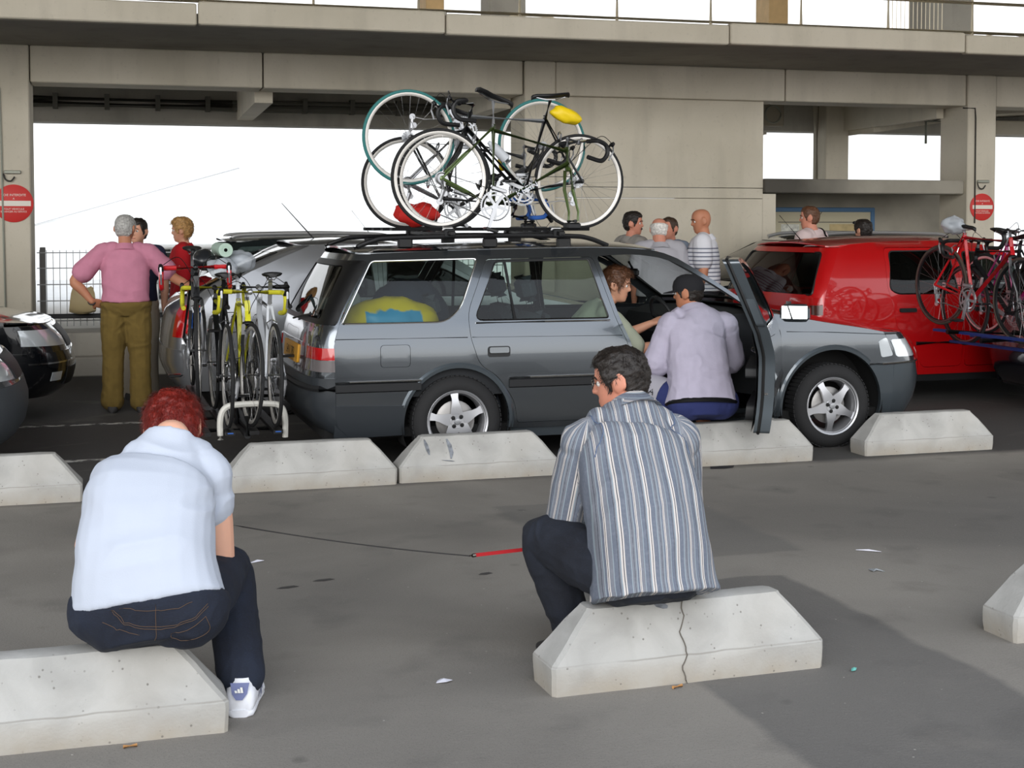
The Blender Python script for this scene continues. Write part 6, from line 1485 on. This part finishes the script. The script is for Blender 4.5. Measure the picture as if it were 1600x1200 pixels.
# leash between them: thin dark cord and red strap
ls = MB(); A = Vector((.47, 4.93, .52)); Bp = Vector((1.325, 4.86, .365)); C_ = Vector((1.66, 4.87, .42))
P = [A + (Bp - A) * t + Vector((0, 0, -.035 * 4 * t * (1 - t) * .3)) for t in [i / 16 for i in range(17)]]
lo = ls.tube(P, .0022, 6).build('dog_leash', mat('cord_dark', (46, 44, 44), .8)); tag(lo, 'thin dark leash cord with a red strap stretched between the two seated people', 'leash')
MB().tube([Bp, Bp + Vector((.012, 0, 0)), Bp + Vector((.024, 0, .001))], [.004, .0075, .0065], 8).build('clasp', 'spectacle_metal', lo)
v = []
for t in [i / 8 for i in range(9)]:
    c = Bp + Vector((.02, 0, .001)) + (C_ - Bp) * t; c.z = .366 + .012 * t; v.append([c + Vector((0, a, b_)) for a, b_ in ((-.0015, -.0065), (.0015, -.0065), (.0015, .0065), (-.0015, .0065))])
MB().loft(v).build('strap', mat('strap_red', (176, 26, 34), .7), lo, 0)
# ------------------------------------------------------------------ the other people
mat('shirt_pink', (196, 128, 150), .9, var=.05, vscale=14); mat('cords_olive', (112, 92, 44), .95, var=.1, vscale=20); mat('cloth_navy', (34, 38, 62), .9, var=.1, vscale=16); mat('cloth_beige', (168, 158, 142), .9)
mat('jacket_red', (184, 20, 30), .85); mat('cloth_lilac', (176, 170, 188), .9, var=.05, vscale=14, bump=.1, bscale=60); mat('shorts_navy', (40, 48, 96), .9); mat('cloth_grey', (160, 158, 166), .9); mat('shirt_grey', (172, 170, 176), .9); mat('shirt_blue_grey', (142, 154, 172), .9); mat('shirt_sage', (176, 182, 162), .9); mat('shirt_rose', (212, 192, 190), .9); mat('trouser_dark', (40, 40, 46), .9)
mat('cap_black', (24, 24, 28), .85); mat('shirt_taupe', (150, 146, 140), .9)
# man in the pink shirt, back to us
P1 = pose((.35, 12.20, 0), radians(-6), .945, elL=(-.43, -.04, 1.17), wrL=(-.285, -.06, .99), elR=(.40, .06, 1.20), wrR=(.62, .10, 1.06), shL=(-.20, 0, 1.42), shR=(.20, 0, 1.42), knL=(-.115, .02, .5), knR=(.115, .02, .5), anL=(-.125, 0, .09), anR=(.12, 0, .09))
pk = person('grey-haired man in a pink shirt and olive trousers standing with his back turned', P1, (.35, 12.20, 0), (radians(-25), radians(-6), 0), 'skin_tan', ('short', 'hair_grey', .009, 2),
  dict(mat='shirt_pink', sleeve=.70, grow=.014, hem=.0, lo=1.05, wr=(.006, 8, 3), flare=.016, collar='shirt_pink', voxel=.009), dict(mat='cords_olive', grow=.030, leg=.022, top=1.42, flare=1.25, wr=(.006, 10, 6), end=1.97), 'shoe_dark', 1.10, .945, .007,
  hands={'L': (Vector((.8, .5, -.3)), Vector((.3, .9, 0)), Vector((0, .2, -1)), .35), 'R': (Vector((.9, .3, -.3)), Vector((0, 0, -1)), Vector((-.3, 1, 0)), .5)}, hip_w=1.08, belly=1.15)
MB().tube([Vector(P1['wrL']) - Vector((.35, 12.20, 0)) + Vector((.0 + .028 * cos(a), .028 * sin(a) * .3, .028 * sin(a))) for a in [2 * pi * i / 16 for i in range(16)]], .006, 6, True).build('wristwatch', 'black_trim', pk['root'])
# person hidden behind him
P2 = pose((.485, 13.05, 0), radians(170), .93)
person('person in a navy top and beige trousers mostly hidden behind the pink-shirted man', P2, (.485, 13.05, 0), (radians(150), 0, 0), 'skin', ('short', 'hair_dark', .014, 4), dict(mat='cloth_navy', sleeve=.6, grow=.02, lo=.9, voxel=.011), dict(mat='cloth_beige', grow=.016, leg=.02, top=1.6, flare=1.2), 'shoe_dark', 1.0, .93, .009)
# woman in the red jacket
P3 = pose((.93, 13.62, 0), radians(78), .935)
person('fair-haired woman in a red jacket standing behind the bicycles on the left', P3, (.93, 13.62, 0), (radians(80), radians(-4), 0), 'skin', ('short', 'hair_blond', .024, 6, 1500, (.035, .003, .6)), dict(mat='jacket_red', sleeve=1.8, grow=.024, lo=.8, collar='jacket_red', voxel=.011), dict(mat='trouser_dark', grow=.012, leg=.016, top=1.5), 'shoe_dark', 1.0, .935, .009)
# group talking in front of the wall
def fellow(label, loc, heading, hy, top_z, skin, hair, shirt, sleeve=.6, build=1.1, pitch=0, belly=1.1, shirt_name='shirt', bottom='trouser_dark', **ov):
    s_ = top_z / 1.745; P = pose((loc[0], loc[1], 0), heading, s_, **ov)
    return person(label, P, (loc[0], loc[1], 0), (hy, pitch, 0), skin, hair, dict(mat=shirt, sleeve=sleeve, grow=.022, hem=.01, lo=.8, wr=(.004, 8, loc[0]), collar=shirt if hair is None or shirt != 'tee_breton' else None, voxel=.010, name=shirt_name), dict(mat=bottom, grow=.016, leg=.018, top=1.6), 'shoe_dark', build, s_, .008, belly=belly)
m1 = fellow('dark-haired man with a moustache facing right by the concrete wall', (5.20, 12.98), radians(-80), radians(-122), 1.70, 'skin_ruddy', ('short', 'hair_dark', .014, 8), 'shirt_taupe')
ms = MB(); ms.tube([m1['M'] @ (head_point(a, -.225 + .02 * (1 - abs(a) * 4), True, .02) * m1['H']) for a in [-.26 + .52 * i / 6 for i in range(7)]], [.003, .007, .009, .009, .009, .007, .003], 6); ms.build('moustache', 'hair_dark', m1['root'])
m2 = fellow('stout man with a bald crown and white hair seen from behind near the wall', (5.30, 12.50), radians(-15), radians(-25), 1.635, 'skin_ruddy', ('fringe', 'hair_white', .013, 9), 'shirt_grey', .7, 1.28, radians(-14), 1.2)
m3 = fellow('man in a blue-grey shirt standing half hidden behind the white-haired man', (5.66, 13.06), radians(110), radians(120), 1.645, 'skin_ruddy', ('receding', 'hair_brown', .010, 10), 'shirt_blue_grey')
def breton():
    k = NB('tee_breton', .9); P = k.obj(); x, y, z = k.xyz(P)
    fr = k.math('FRACT', k.math('DIVIDE', z, .038)); st = k.math('MULTIPLY', k.rng(fr, .30, .31), k.rng(fr, .62, .63, 1, 0)); st = k.math('MULTIPLY', st, k.rng(z, 1.36, 1.362, 1, 0))
    k.color(k.mix(st, lin((218, 218, 224)), lin((112, 116, 132))))
breton()
m4 = fellow('bald man in a white striped t-shirt talking beside the open car door', (5.74, 12.45), radians(60), radians(80), 1.725, 'skin_tan', None, 'tee_breton', .62, 1.15, radians(-8))
m5 = fellow('man with thinning brown hair in a pale rose shirt beyond the red hatchback', (7.22, 13.02), radians(35), radians(60), 1.765, 'skin_ruddy', ('short', 'hair_auburn', .008, 11), 'shirt_rose', .7, 1.22)
st_ = MB(); cg = m5['G']; sb_ = m5['shirt'].data
st_.tube(snap_curve(sb_, [cg['shR'] + Vector((-.05, 0, .08)), cg['shR'] + Vector((-.02, -.12, .02)), cg['chest'] + Vector((.10, -.2, -.02)), cg['waist'] + Vector((.0, -.2, 0))], .006), .012, 6); st_.build('bag_strap', 'black_trim', m5['root'])
m6 = fellow('dark-haired person with sunglasses pushed up seen over the red car roof', (7.86, 13.06), radians(10), radians(20), 1.625, 'skin', ('short', 'hair_dark', .016, 12), 'shirt_blue_grey', .6, 1.0)
sg_ = MB(); M6, H6 = m6['M'], m6['H']
sg_.tube([M6 @ (head_point(a, .30, False, .06) * H6) for a in [-1.5 + 3.0 * i / 14 for i in range(15)]], .005, 6); sgo = sg_.build('sunglasses', 'black_trim', m6['root'])
for sg in (-1, 1): MB().sphere(M6 @ (head_point(sg * .45, .33, False, .09) * H6), (.022, .022, .016), 10, 8).build('dark_lens', mat('lens_dark', (30, 30, 34), .08), sgo)
# driver in the estate, on the near seat
ox, oy = 2.311 + 1.06, 9.25
JD = {k: Vector(v) for k, v in dict(pelvis=(ox - .02, oy, .52), waist=(ox - .04, oy, .66), chest=(ox + .02, oy - .01, .84), neck=(ox + .13, oy - .02, 1.01), head=(ox + .215, oy - .04, 1.145), shL=(ox + .10, oy + .17, .95), shR=(ox + .08, oy - .19, .95), elL=(ox + .30, oy + .14, .76), elR=(ox + .27, oy - .24, .72), wrL=(ox + .52, oy + .08, .86), wrR=(ox + .54, oy - .26, .72), hipL=(ox, oy + .09, .52), hipR=(ox, oy - .09, .52), knL=(ox + .42, oy + .10, .58), knR=(ox + .42, oy - .10, .58), anL=(ox + .62, oy + .10, .36), anR=(ox + .62, oy - .10, .36)).items()}
dr_ = person('curly brown-haired driver in a pale green shirt sitting in the grey estate car', JD, (ox, oy, .28), (radians(-118), radians(-8), 0), 'skin', ('short', 'hair_auburn', .022, 13, 2500, (.03, .003, .9)), dict(mat='shirt_sage', sleeve=.95, grow=.018, lo=.9, wr=(.005, 10, 4), collar='shirt_sage', voxel=.009), dict(mat='trouser_dark', grow=.01, leg=.012, top=1.5), None, 1.0, 1.0, .008, feet={'L': Vector((1, 0, 0)), 'R': Vector((1, 0, 0))})
# man in the dark cap sitting on the block at the open door
O3 = (3.85, 8.40, 0)
JC = {k: Vector(v) for k, v in dict(pelvis=(3.86, 8.40, .395), waist=(3.87, 8.46, .59), chest=(3.885, 8.56, .80), neck=(3.905, 8.655, 1.0), head=(3.905, 8.72, 1.105), shL=(3.725, 8.60, .90), shR=(4.115, 8.575, .895), elL=(3.645, 8.64, .63), elR=(4.21, 8.68, .63), wrL=(3.66, 8.88, .60), wrR=(4.10, 8.93, .66), hipL=(3.75, 8.43, .395), hipR=(3.97, 8.43, .395), knL=(3.57, 8.70, .48), knR=(4.03, 8.80, .50), anL=(3.60, 8.60, .09), anR=(4.0, 8.63, .09)).items()}
cp = person('man in a dark cap, lilac-grey shirt and navy shorts crouching at the open car door', JC, O3, (radians(48), radians(-4), 0), 'skin_tan', ('short', 'hair_dark', .008, 14), dict(mat='cloth_lilac', sleeve=.90, grow=.020, hem=.012, lo=.80, wr=(.007, 9, 6), flare=.014, collar='cloth_lilac', voxel=.008), dict(mat='shorts_navy', grow=.014, leg=.024, end=.92, top=1.0, wr=(.004, 10, 2), name='shorts'), 'shoe_dark', 1.06, 1.02, .007, feet={'L': Vector((-1, .25, 0)), 'R': Vector((.6, .5, 0))}, hip_w=1.22, belly=1.15, seat_=True)
Mc, Hc = cp['M'], cp['H']; cb = MB(); rg = []
for z, gk in ((.06, .045), (.10, .055), (.2, .06), (.32, .062), (.42, .06), (.48, .05), (.4995, .04)): rg.append([Mc @ (head_point(2 * pi * i / 40, z, False, gk) * Hc) for i in range(40)])
cb.loft(rg); co = cb.build('cap', 'cap_black', cp['root'], 60)
bk = MB(); rg = []
for i in range(13):
    a = -.95 + 1.9 * i / 12; p = head_point(a, .10, False, .05); q = Vector((p.x * 1.0, p.y + .30 * cos(a * 1.3), .05)); rg.append([Mc @ (v * Hc) for v in (p, q, q - Vector((0, 0, .025)), p - Vector((0, 0, .03)))])
bk.loft(rg); bk.build('cap_peak', 'cap_black', co, 50)
bt = MB(); X, Y, Z = orient(cp['G']['waist'] - cp['G']['pelvis'], cp['G']['hipR'] - cp['G']['hipL'])
bt.tube(ring(cp['G']['pelvis'] + Z * .0, .232, .158, X, Y, 40, 2.4), .016, 6, True); bt.build('waist_bag_belt', 'black_trim', cp['root'])
# grey side panel with letters on the shorts
th_ = cp['G']; d = (th_['knL'] - th_['hipL']).normalized(); pn = MB(); R = []
sd_ = d.cross(Vector((0, 0, 1))).normalized(); up_ = sd_.cross(d).normalized()
for t in (.42, .6, .8, .98): R.append(ring(th_['hipL'] + (th_['knL'] - th_['hipL']) * t, .126 - .01 * t, .126 - .01 * t, sd_, up_, 20, 2.1))
pn.loft(R, False); pn.build('shorts_panel', 'cloth_grey', cp['root'], 60)
t_ = text_mesh('ERBA', .07, .001); cc_ = th_['hipL'] + (th_['knL'] - th_['hipL']) * .72
nn = (Vector((-.35, -1, .25)) - d * Vector((-.35, -1, .25)).dot(d)).normalized(); u2 = nn.cross(d).normalized()
if u2.z < 0: u2 = -u2
rt = u2.cross(nn).normalized()
for v_ in t_.vertices:
    a, b, c = v_.co; an = b / .125; v_.co = cc_ + rt * a * .9 + (nn * cos(an) + u2 * sin(an)) * (.1215 + c) + u2 * 0 - u2 * .02
link_mesh('lettering', t_, 'ink_black', cp['root'])
# ------------------------------------------------------------------ fittings and small things
RB = Matrix.Rotation(BR, 4, 'Z')
def B(u, v, z): return RB @ Vector((u, v, z))
# no entry signs on the pillars
mat('sign_red', (206, 52, 48), .55); mat('sign_white', (232, 226, 214), .6); mat('cable_black', (50, 48, 44), .7); mat('galv', (150, 152, 140), .5, .5)
def no_entry(u, z, r, lab):
    s_ = empty('no_entry_sign', B(u, VW, z), BR, lab, 'sign', 'no entry signs on the pillars')
    MB().lathe([(-.012, 0), (-.012, r - .004), (-.009, r), (-.001, r), (-.001, 0)], n=48).build('sign_disc', 'sign_red', s_, 40)
    MB().box(-r * .82, r * .86, -.0145, -.0122, -r * .14, r * .14).build('white_bar', 'sign_white', s_, 0)
    for k, (tx, z_, sz) in enumerate((('VOIE INTERDITE', r * .44, r * .17), ('A', r * .25, r * .14), ('TOUT VEHICULE', -r * .30, r * .14), ('ETRANGER AU SERVICE', -r * .44, r * .125))):
        t_ = text_mesh(tx, sz, .0006)
        for v_ in t_.vertices: a, b, c = v_.co; v_.co = (a, -.0135 - c, b + z_)
        q = link_mesh('lettering', t_, 'sign_white', s_); q['kind'] = 'stuff'
    return s_
no_entry(-1.146, 1.795, .195, 'round red no entry sign on the left pillar'); no_entry(10.24, 1.80, .168, 'round red no entry sign on the right pillar')
# cables and bracket lamps on the pillars
def wire(name, pts, r, m, lab, cat):
    o = MB().tube([B(*p) for p in pts], r, 6).build(name, m); tag(o, lab, cat); return o
wire('cable', [(-1.31, VW - .012, 2.98), (-1.27, VW - .012, 2.98), (-1.26, VW - .012, 2.5), (-1.25, VW - .012, 1.5), (-1.24, VW - .012, .6)], .011, 'galv', 'thin cable running down the left pillar past the sign', 'cable')
wire('cable', [(9.95, VW - .012, 3.02), (10.12, VW - .012, 3.02), (10.13, VW - .012, 2.9), (10.135, VW - .012, 1.6)], .009, 'cable_black', 'thin dark cable running down the right pillar past the sign', 'cable')
for u, lab in ((-1.16, 'small pale conduit bracket above the sign on the left pillar'), (10.24, 'small pale conduit bracket above the sign on the right pillar')):
    br = empty('conduit_bracket', B(u, VW, 2.10), BR, lab, 'bracket'); MB().bbox(-.075, .09, -.03, -.001, .0, .035, .006).build('plate', 'galv', br)
    MB().tube(catmull([(-.08, -.02, .0), (-.06, -.03, -.06), (-.01, -.03, -.075), (.03, -.03, -.03)], 5), .008, 6).build('hook', 'cable_black', br)
# bolt marks on pillars
# railings on the upper deck
rl_ = empty('deck_railing', (0, 0, 0), BR, 'pale tubular railing along the edge of the upper deck', 'railing')
mat('rail_paint', (248, 236, 208), .6)
ZR = 3.56
for z in (ZR + .10, ZR + .42, ZR + .78, ZR + 1.08): MB().tube([(-6, 13.55, z), (16, 13.55, z)], .024, 6).build('rail', 'rail_paint', rl_)
for k in range(20):
    u = -4.4 + k * 1.02; MB().tube([(u, 13.55, ZR - .08), (u, 13.55, ZR + 1.08)], .021, 6).build('post', 'rail_paint', rl_)
ms_ = MB()
for a, b in ((-2.6, -.75), (7.9, 8.6)):
    n = int((b - a) / .05)
    for k in range(n): ms_.box(a + k * .05, a + k * .05 + .006, 13.57, 13.576, ZR - .05, ZR + 1.05)
ms_.build('mesh_infill', 'rail_paint', rl_, 0)['kind'] = 'stuff'
# curb lengths on the slab edge, upper columns
for i, (a, b, h) in enumerate(((-12, -.4, .03), (1.45, 3.0, .06), (5.2, 7.9, .035))):
    m = MB(); m.bbox(a, b, 13.44, 13.62, 3.5, 3.58 + h, .01); bstruct('trim_%d' % (40 + i), m, 'concrete_dark')
for i, (a, b, v0, mm) in enumerate(((3.72, 4.12, 14.6, 'concrete_dark'), (8.95, 9.55, 14.6, 'concrete_dark'), (-2.3, -1.75, 15.2, 'concrete_dark'), (2.95, 3.14, 14.2, 'rail_post_tan'), (7.72, 7.98, 16.2, 'rail_post_tan'))):
    if mm == 'rail_post_tan': mat('rail_post_tan', (206, 172, 122), .7, var=.1)
    m = MB(); m.bbox(a, b, v0, v0 + .4, 3.5, 6.9, .01); bstruct('trim_%d' % (45 + i), m, mm)
for k, u in enumerate((3.95, 9.4)):
    o = MB().tube([B(u + .25 * cos(t) - .02, 13.7, ZR + .08 + .035 * sin(t) * (1 + .3 * k)) for t in [2 * pi * i / 24 for i in range(24)]], .012, 6, True).build('cable_loop', 'rail_paint'); tag(o, ('coiled pale cable on the upper deck edge above the middle pillar', 'coiled pale cable on the upper deck edge at the upper right')[k], 'cable')
# lamp-like hose reel high in the right recess
hr = empty('hose_reel', B(10.75, 17.4, 3.06), BR, 'dark hose reel on a frame high in the right recess', 'hose reel')
MB().torus((0, -.1, .12), .13, .03, 'y', 28, 8).build('reel', 'cable_black', hr)
for x in (-.14, .3): MB().tube([(x, -.1, .38), (x, -.1, -.36)], .018, 6).build('frame_bar', 'galv', hr)
MB().tube([(-.16, -.1, -.05), (.32, -.1, -.05)], .014, 6).build('cross_bar', 'galv', hr)
ac = empty('vent_unit', B(8.85, 18.35, 2.98), BR, 'square grey ventilation unit under the deck in the right recess', 'vent')
MB().bbox(-.22, .14, 0, .2, 0, .33, .015).build('housing', mat('vent_grey', (150, 142, 126), .7), ac); MB().torus((-.04, -.01, .165), .12, .012, 'y', 24, 6).build('fan_guard', 'galv', ac)
# notice board with blue frame
nb = empty('notice_board', B(8.12, 16.88, .95), BR, 'blue-framed notice board in the sooty recess behind the people on the right', 'notice board')
mat('frame_blue', (84, 122, 160), .5); mat('board_cream', (206, 198, 170), .7)
MB().box(-.02, 1.42, -.03, -.001, 0, .86).build('board', 'board_cream', nb, 0)
for a in ((-.06, 1.46, .80, .86), (-.06, 1.46, -.04, .02), (-.06, .0, 0, .82), (1.40, 1.46, 0, .82)): MB().bbox(a[0], a[1], -.045, -.002, a[2], a[3], .008).build('frame_bar', 'frame_blue', nb)
MB().box(.06, 1.2, -.0335, -.031, .66, .672).build('print_line', mat('print_grey', (120, 118, 110), .8), nb, 0)
MB().box(.10, .36, -.0345, -.031, .42, .64).build('poster', mat('poster_mixed', (220, 220, 210), .7, var=.3, vscale=18), nb, 0)
MB().box(.8, 1.36, -.0345, -.031, .52, .64).build('poster', mat('poster_tan', (196, 176, 130), .7, var=.15, vscale=12), nb, 0)
# wire fence at the back of the left opening
mat('fence_grey', (170, 172, 174), .5, .3)
fe = empty('wire_fence', (0, 0, 0), BR, 'pale grey welded wire fence behind the man in the pink shirt', 'fence')
FV = 16.25
wv = MB()
for k in range(76): u = -.95 + k * .07; wv.box(u - .004, u + .004, FV - .004, FV + .004, .46, 1.30)
wv.build('vertical_wires', 'fence_grey', fe, 0)['kind'] = 'stuff'
for z in (.52, .74, .92, 1.10, 1.27): MB().box(-.98, 4.3, FV - .007, FV - .001, z - .006, z + .006).build('horizontal_wire', 'fence_grey', fe, 0)
for u in (-.92, 1.0, 2.9): MB().bbox(u - .03, u + .03, FV + .005, FV + .065, .30, 1.33, .006).build('post', mat('fence_post', (120, 118, 116), .6), fe)
# waiting bench with a moulded seat in front of the fence
bn = empty('waiting_bench', B(-.50, 16.0, .44), BR, 'dark beam bench with one beige plastic seat by the fence', 'bench')
MB().bbox(-.68, 1.5, -.03, .03, .12, .17, .008).build('beam', 'black_plastic', bn)
for u in (-.60, .55): MB().bbox(u - .025, u + .025, -.03, .03, 0, .12, .006).build('bench_leg', 'black_plastic', bn)
mat('seat_beige', (186, 168, 128), .55)
sh = MB(); R = []
for z, y, w_ in [(.19 + (z - .19) * .75, y * .8, w_ * .72) for z, y, w_ in ((.19, -.24, .15), (.185, -.1, .19), (.19, .04, .195), (.22, .12, .195), (.30, .17, .19), (.42, .20, .175), (.50, .215, .15), (.525, .22, .12))]:
    R.append([Vector((x * w_, y + .03 * x * x, z + .02 * abs(x) ** 3)) for x in [-1 + 2 * i / 10 for i in range(11)]] + [Vector((x * w_, y + .03 * x * x + .014, z + .02 * abs(x) ** 3 - .014)) for x in [1 - 2 * i / 10 for i in range(11)]])
sh.loft(R); sh.build('seat_shell', 'seat_beige', bn, 50)
# pale car front glimpsed through the fence
vn = empty('parked_car', B(.62, 19.2, .30), radians(88), 'white car front with a dark grille glimpsed through the fence beside the pink-shirted man', 'car')
mat('van_white', (240, 242, 242), .4, coat=.5)
R = []
for x, h, w_ in ((-.2, .50, .62), (-.12, .66, .74), (.4, .74, .80), (.9, .80, .82), (1.25, .95, .72), (1.5, 1.0, .68), (2.6, 1.0, .68), (3.2, .85, .78), (3.5, .6, .7)): R.append([Vector((x, w_ * y, z)) for y, z in ((-1, .25), (-1, h * .72), (-.82, h), (.82, h), (1, h * .72), (1, .25))])
MB().loft(R).build('car_body', 'van_white', vn, 30)
MB().add([(.93, -.6, .83), (.93, .6, .83), (1.22, .52, .94), (1.22, -.52, .94)], [(0, 1, 2, 3)]).build('windscreen', 'dark_glass', vn, 0)
MB().bbox(-.225, -.15, -.26, .26, .30, .60, .02).build('grille', 'black_trim', vn)
for z in (.36, .44, .52): MB().box(-.235, -.224, -.25, .25, z, z + .025).build('grille_bar', 'chrome', vn, 0)
MB().lathe([(-.242, 0), (-.242, .06), (-.224, .065)], (0, 0, .56), 'x', 20).build('badge', 'chrome', vn)
for sg in (-1, 1): MB().bbox(-.21, -.10, sg * .46 - .13, sg * .46 + .13, .42, .58, .03).build('headlamp', 'lamp_clear', vn)
for x in (.35, 2.7):
    for y in (-.74, .74): add_wheel(vn, x, y, 'cover', 0, 0, 1.0)
# litter on the ground
def scrap(name, x, y, pts, m, lab, cat, z=.004, rot=0, thick=.0015):
    rn_ = random.Random(int(x * 1000)); n = len(pts); cs, sn = cos(rot), sin(rot); b_ = []
    for a, c in pts: b_.append((a * cs - c * sn, a * sn + c * cs, rn_.uniform(0, .006)))
    cx_ = (sum(p[0] for p in b_) / n, sum(p[1] for p in b_) / n, .010)
    mb = MB(); mb.add([(p[0], p[1], p[2] + thick) for p in b_] + [(cx_[0], cx_[1], cx_[2] + thick)] + [(p[0], p[1], p[2]) for p in b_] + [cx_], [(i, (i + 1) % n, n) for i in range(n)] + [(n + 1 + (i + 1) % n, n + 1 + i, 2 * n + 1) for i in range(n)] + [(i, n + 1 + i, n + 1 + (i + 1) % n, (i + 1) % n) for i in range(n)])
    o = mb.build(name, m, None, 0, (x, y, .001)); tag(o, lab, cat); return o
mat('paper_white', (214, 214, 224), .85); mat('paper_teal', (110, 190, 180), .7); mat('leaf_dark', (60, 36, 34), .85); mat('butt_orange', (206, 150, 92), .8); mat('film_clear', (170, 176, 180), .3, alpha=.7)
scrap('paper_scrap', 1.164, 4.603, [(-.03, -.012), (.005, -.022), (.028, -.008), (.024, .006), (-.004, .026), (-.02, .01)], 'paper_white', 'crumpled white paper scrap on the ground between the two seated people', 'litter')
scrap('paper_scrap', 2.567, 4.30, [(-.022, -.008), (.0, -.006), (.022, .004), (.018, .012), (-.006, .008), (-.02, .0)], 'paper_teal', 'teal paper scrap on the dark ground right of the front block', 'litter', rot=.5)
scrap('dry_leaf', 2.63, 6.13, [(-.03, 0), (-.01, -.014), (.03, -.004), (.02, .012), (-.01, .012)], 'leaf_dark', 'small dark red leaf on the ground right of the striped-shirt man', 'leaf')
scrap('plastic_film', 3.41, 5.54, [(-.03, -.03), (.0, -.01), (.03, -.03), (.02, .02), (-.02, .03)], 'film_clear', 'clear film scrap on the ground near the right frame edge', 'litter')
scrap('drinking_straw', 3.58, 5.88, [(-.06, -.004), (.06, -.004), (.06, .004), (-.06, .004)], 'paper_white', 'thin white straw lying on the ground at the right', 'litter', rot=-.7)
scrap('paper_strip', .66, 6.6, [(-.012, -.03), (.012, -.03), (.014, .03), (-.008, .03)], 'paper_white', 'white paper strip on the ground beside the elbow of the red-haired woman', 'litter', rot=-.3)
scrap('paper_strip', .76, 6.52, [(-.03, -.008), (.03, -.008), (.03, .008), (-.03, .008)], 'paper_white', 'short white paper strip right of the red-haired woman', 'litter', rot=.2)
def butt(x, y, rot, lab):
    o = MB().tube([(-.02, 0, .006), (.02, 0, .006)], .0055, 8).build('cigarette_end', 'butt_orange', None, 40, (x, y, 0), rot); tag(o, lab, 'cigarette end')
butt(1.90, 4.31, .3, 'orange cigarette end at the foot of the crack in the front block'); butt(.12, 4.285, .1, 'orange cigarette end at the foot of the left front block')
for i, (x, y, w_) in enumerate(((.83, 6.02, .05), (1.0, 6.1, .05), (1.71, 6.0, .035))):
    o = scrap('tar_mark', x, y, [(-w_, -.012), (0, -.02), (w_, .0), (w_ * .6, .02), (-w_ * .5, .012)], mat('tar', (70, 68, 66), .9), ('long dark tar smear on the ground, left of the pair behind the leash', 'dark tar smear on the ground, right of the pair behind the leash', 'small dark tar blob on the ground above the leash cord')[i], 'tar mark')
    for v_ in o.data.vertices: v_.co.z *= .25
o = scrap('dark_rag', 3.93, 8.235, [(-.09, -.03), (.0, -.05), (.07, -.03), (.10, .02), (.0, .04), (-.07, .02)], 'cap_black', 'small dark rag at the foot of the block under the capped man', 'rag')
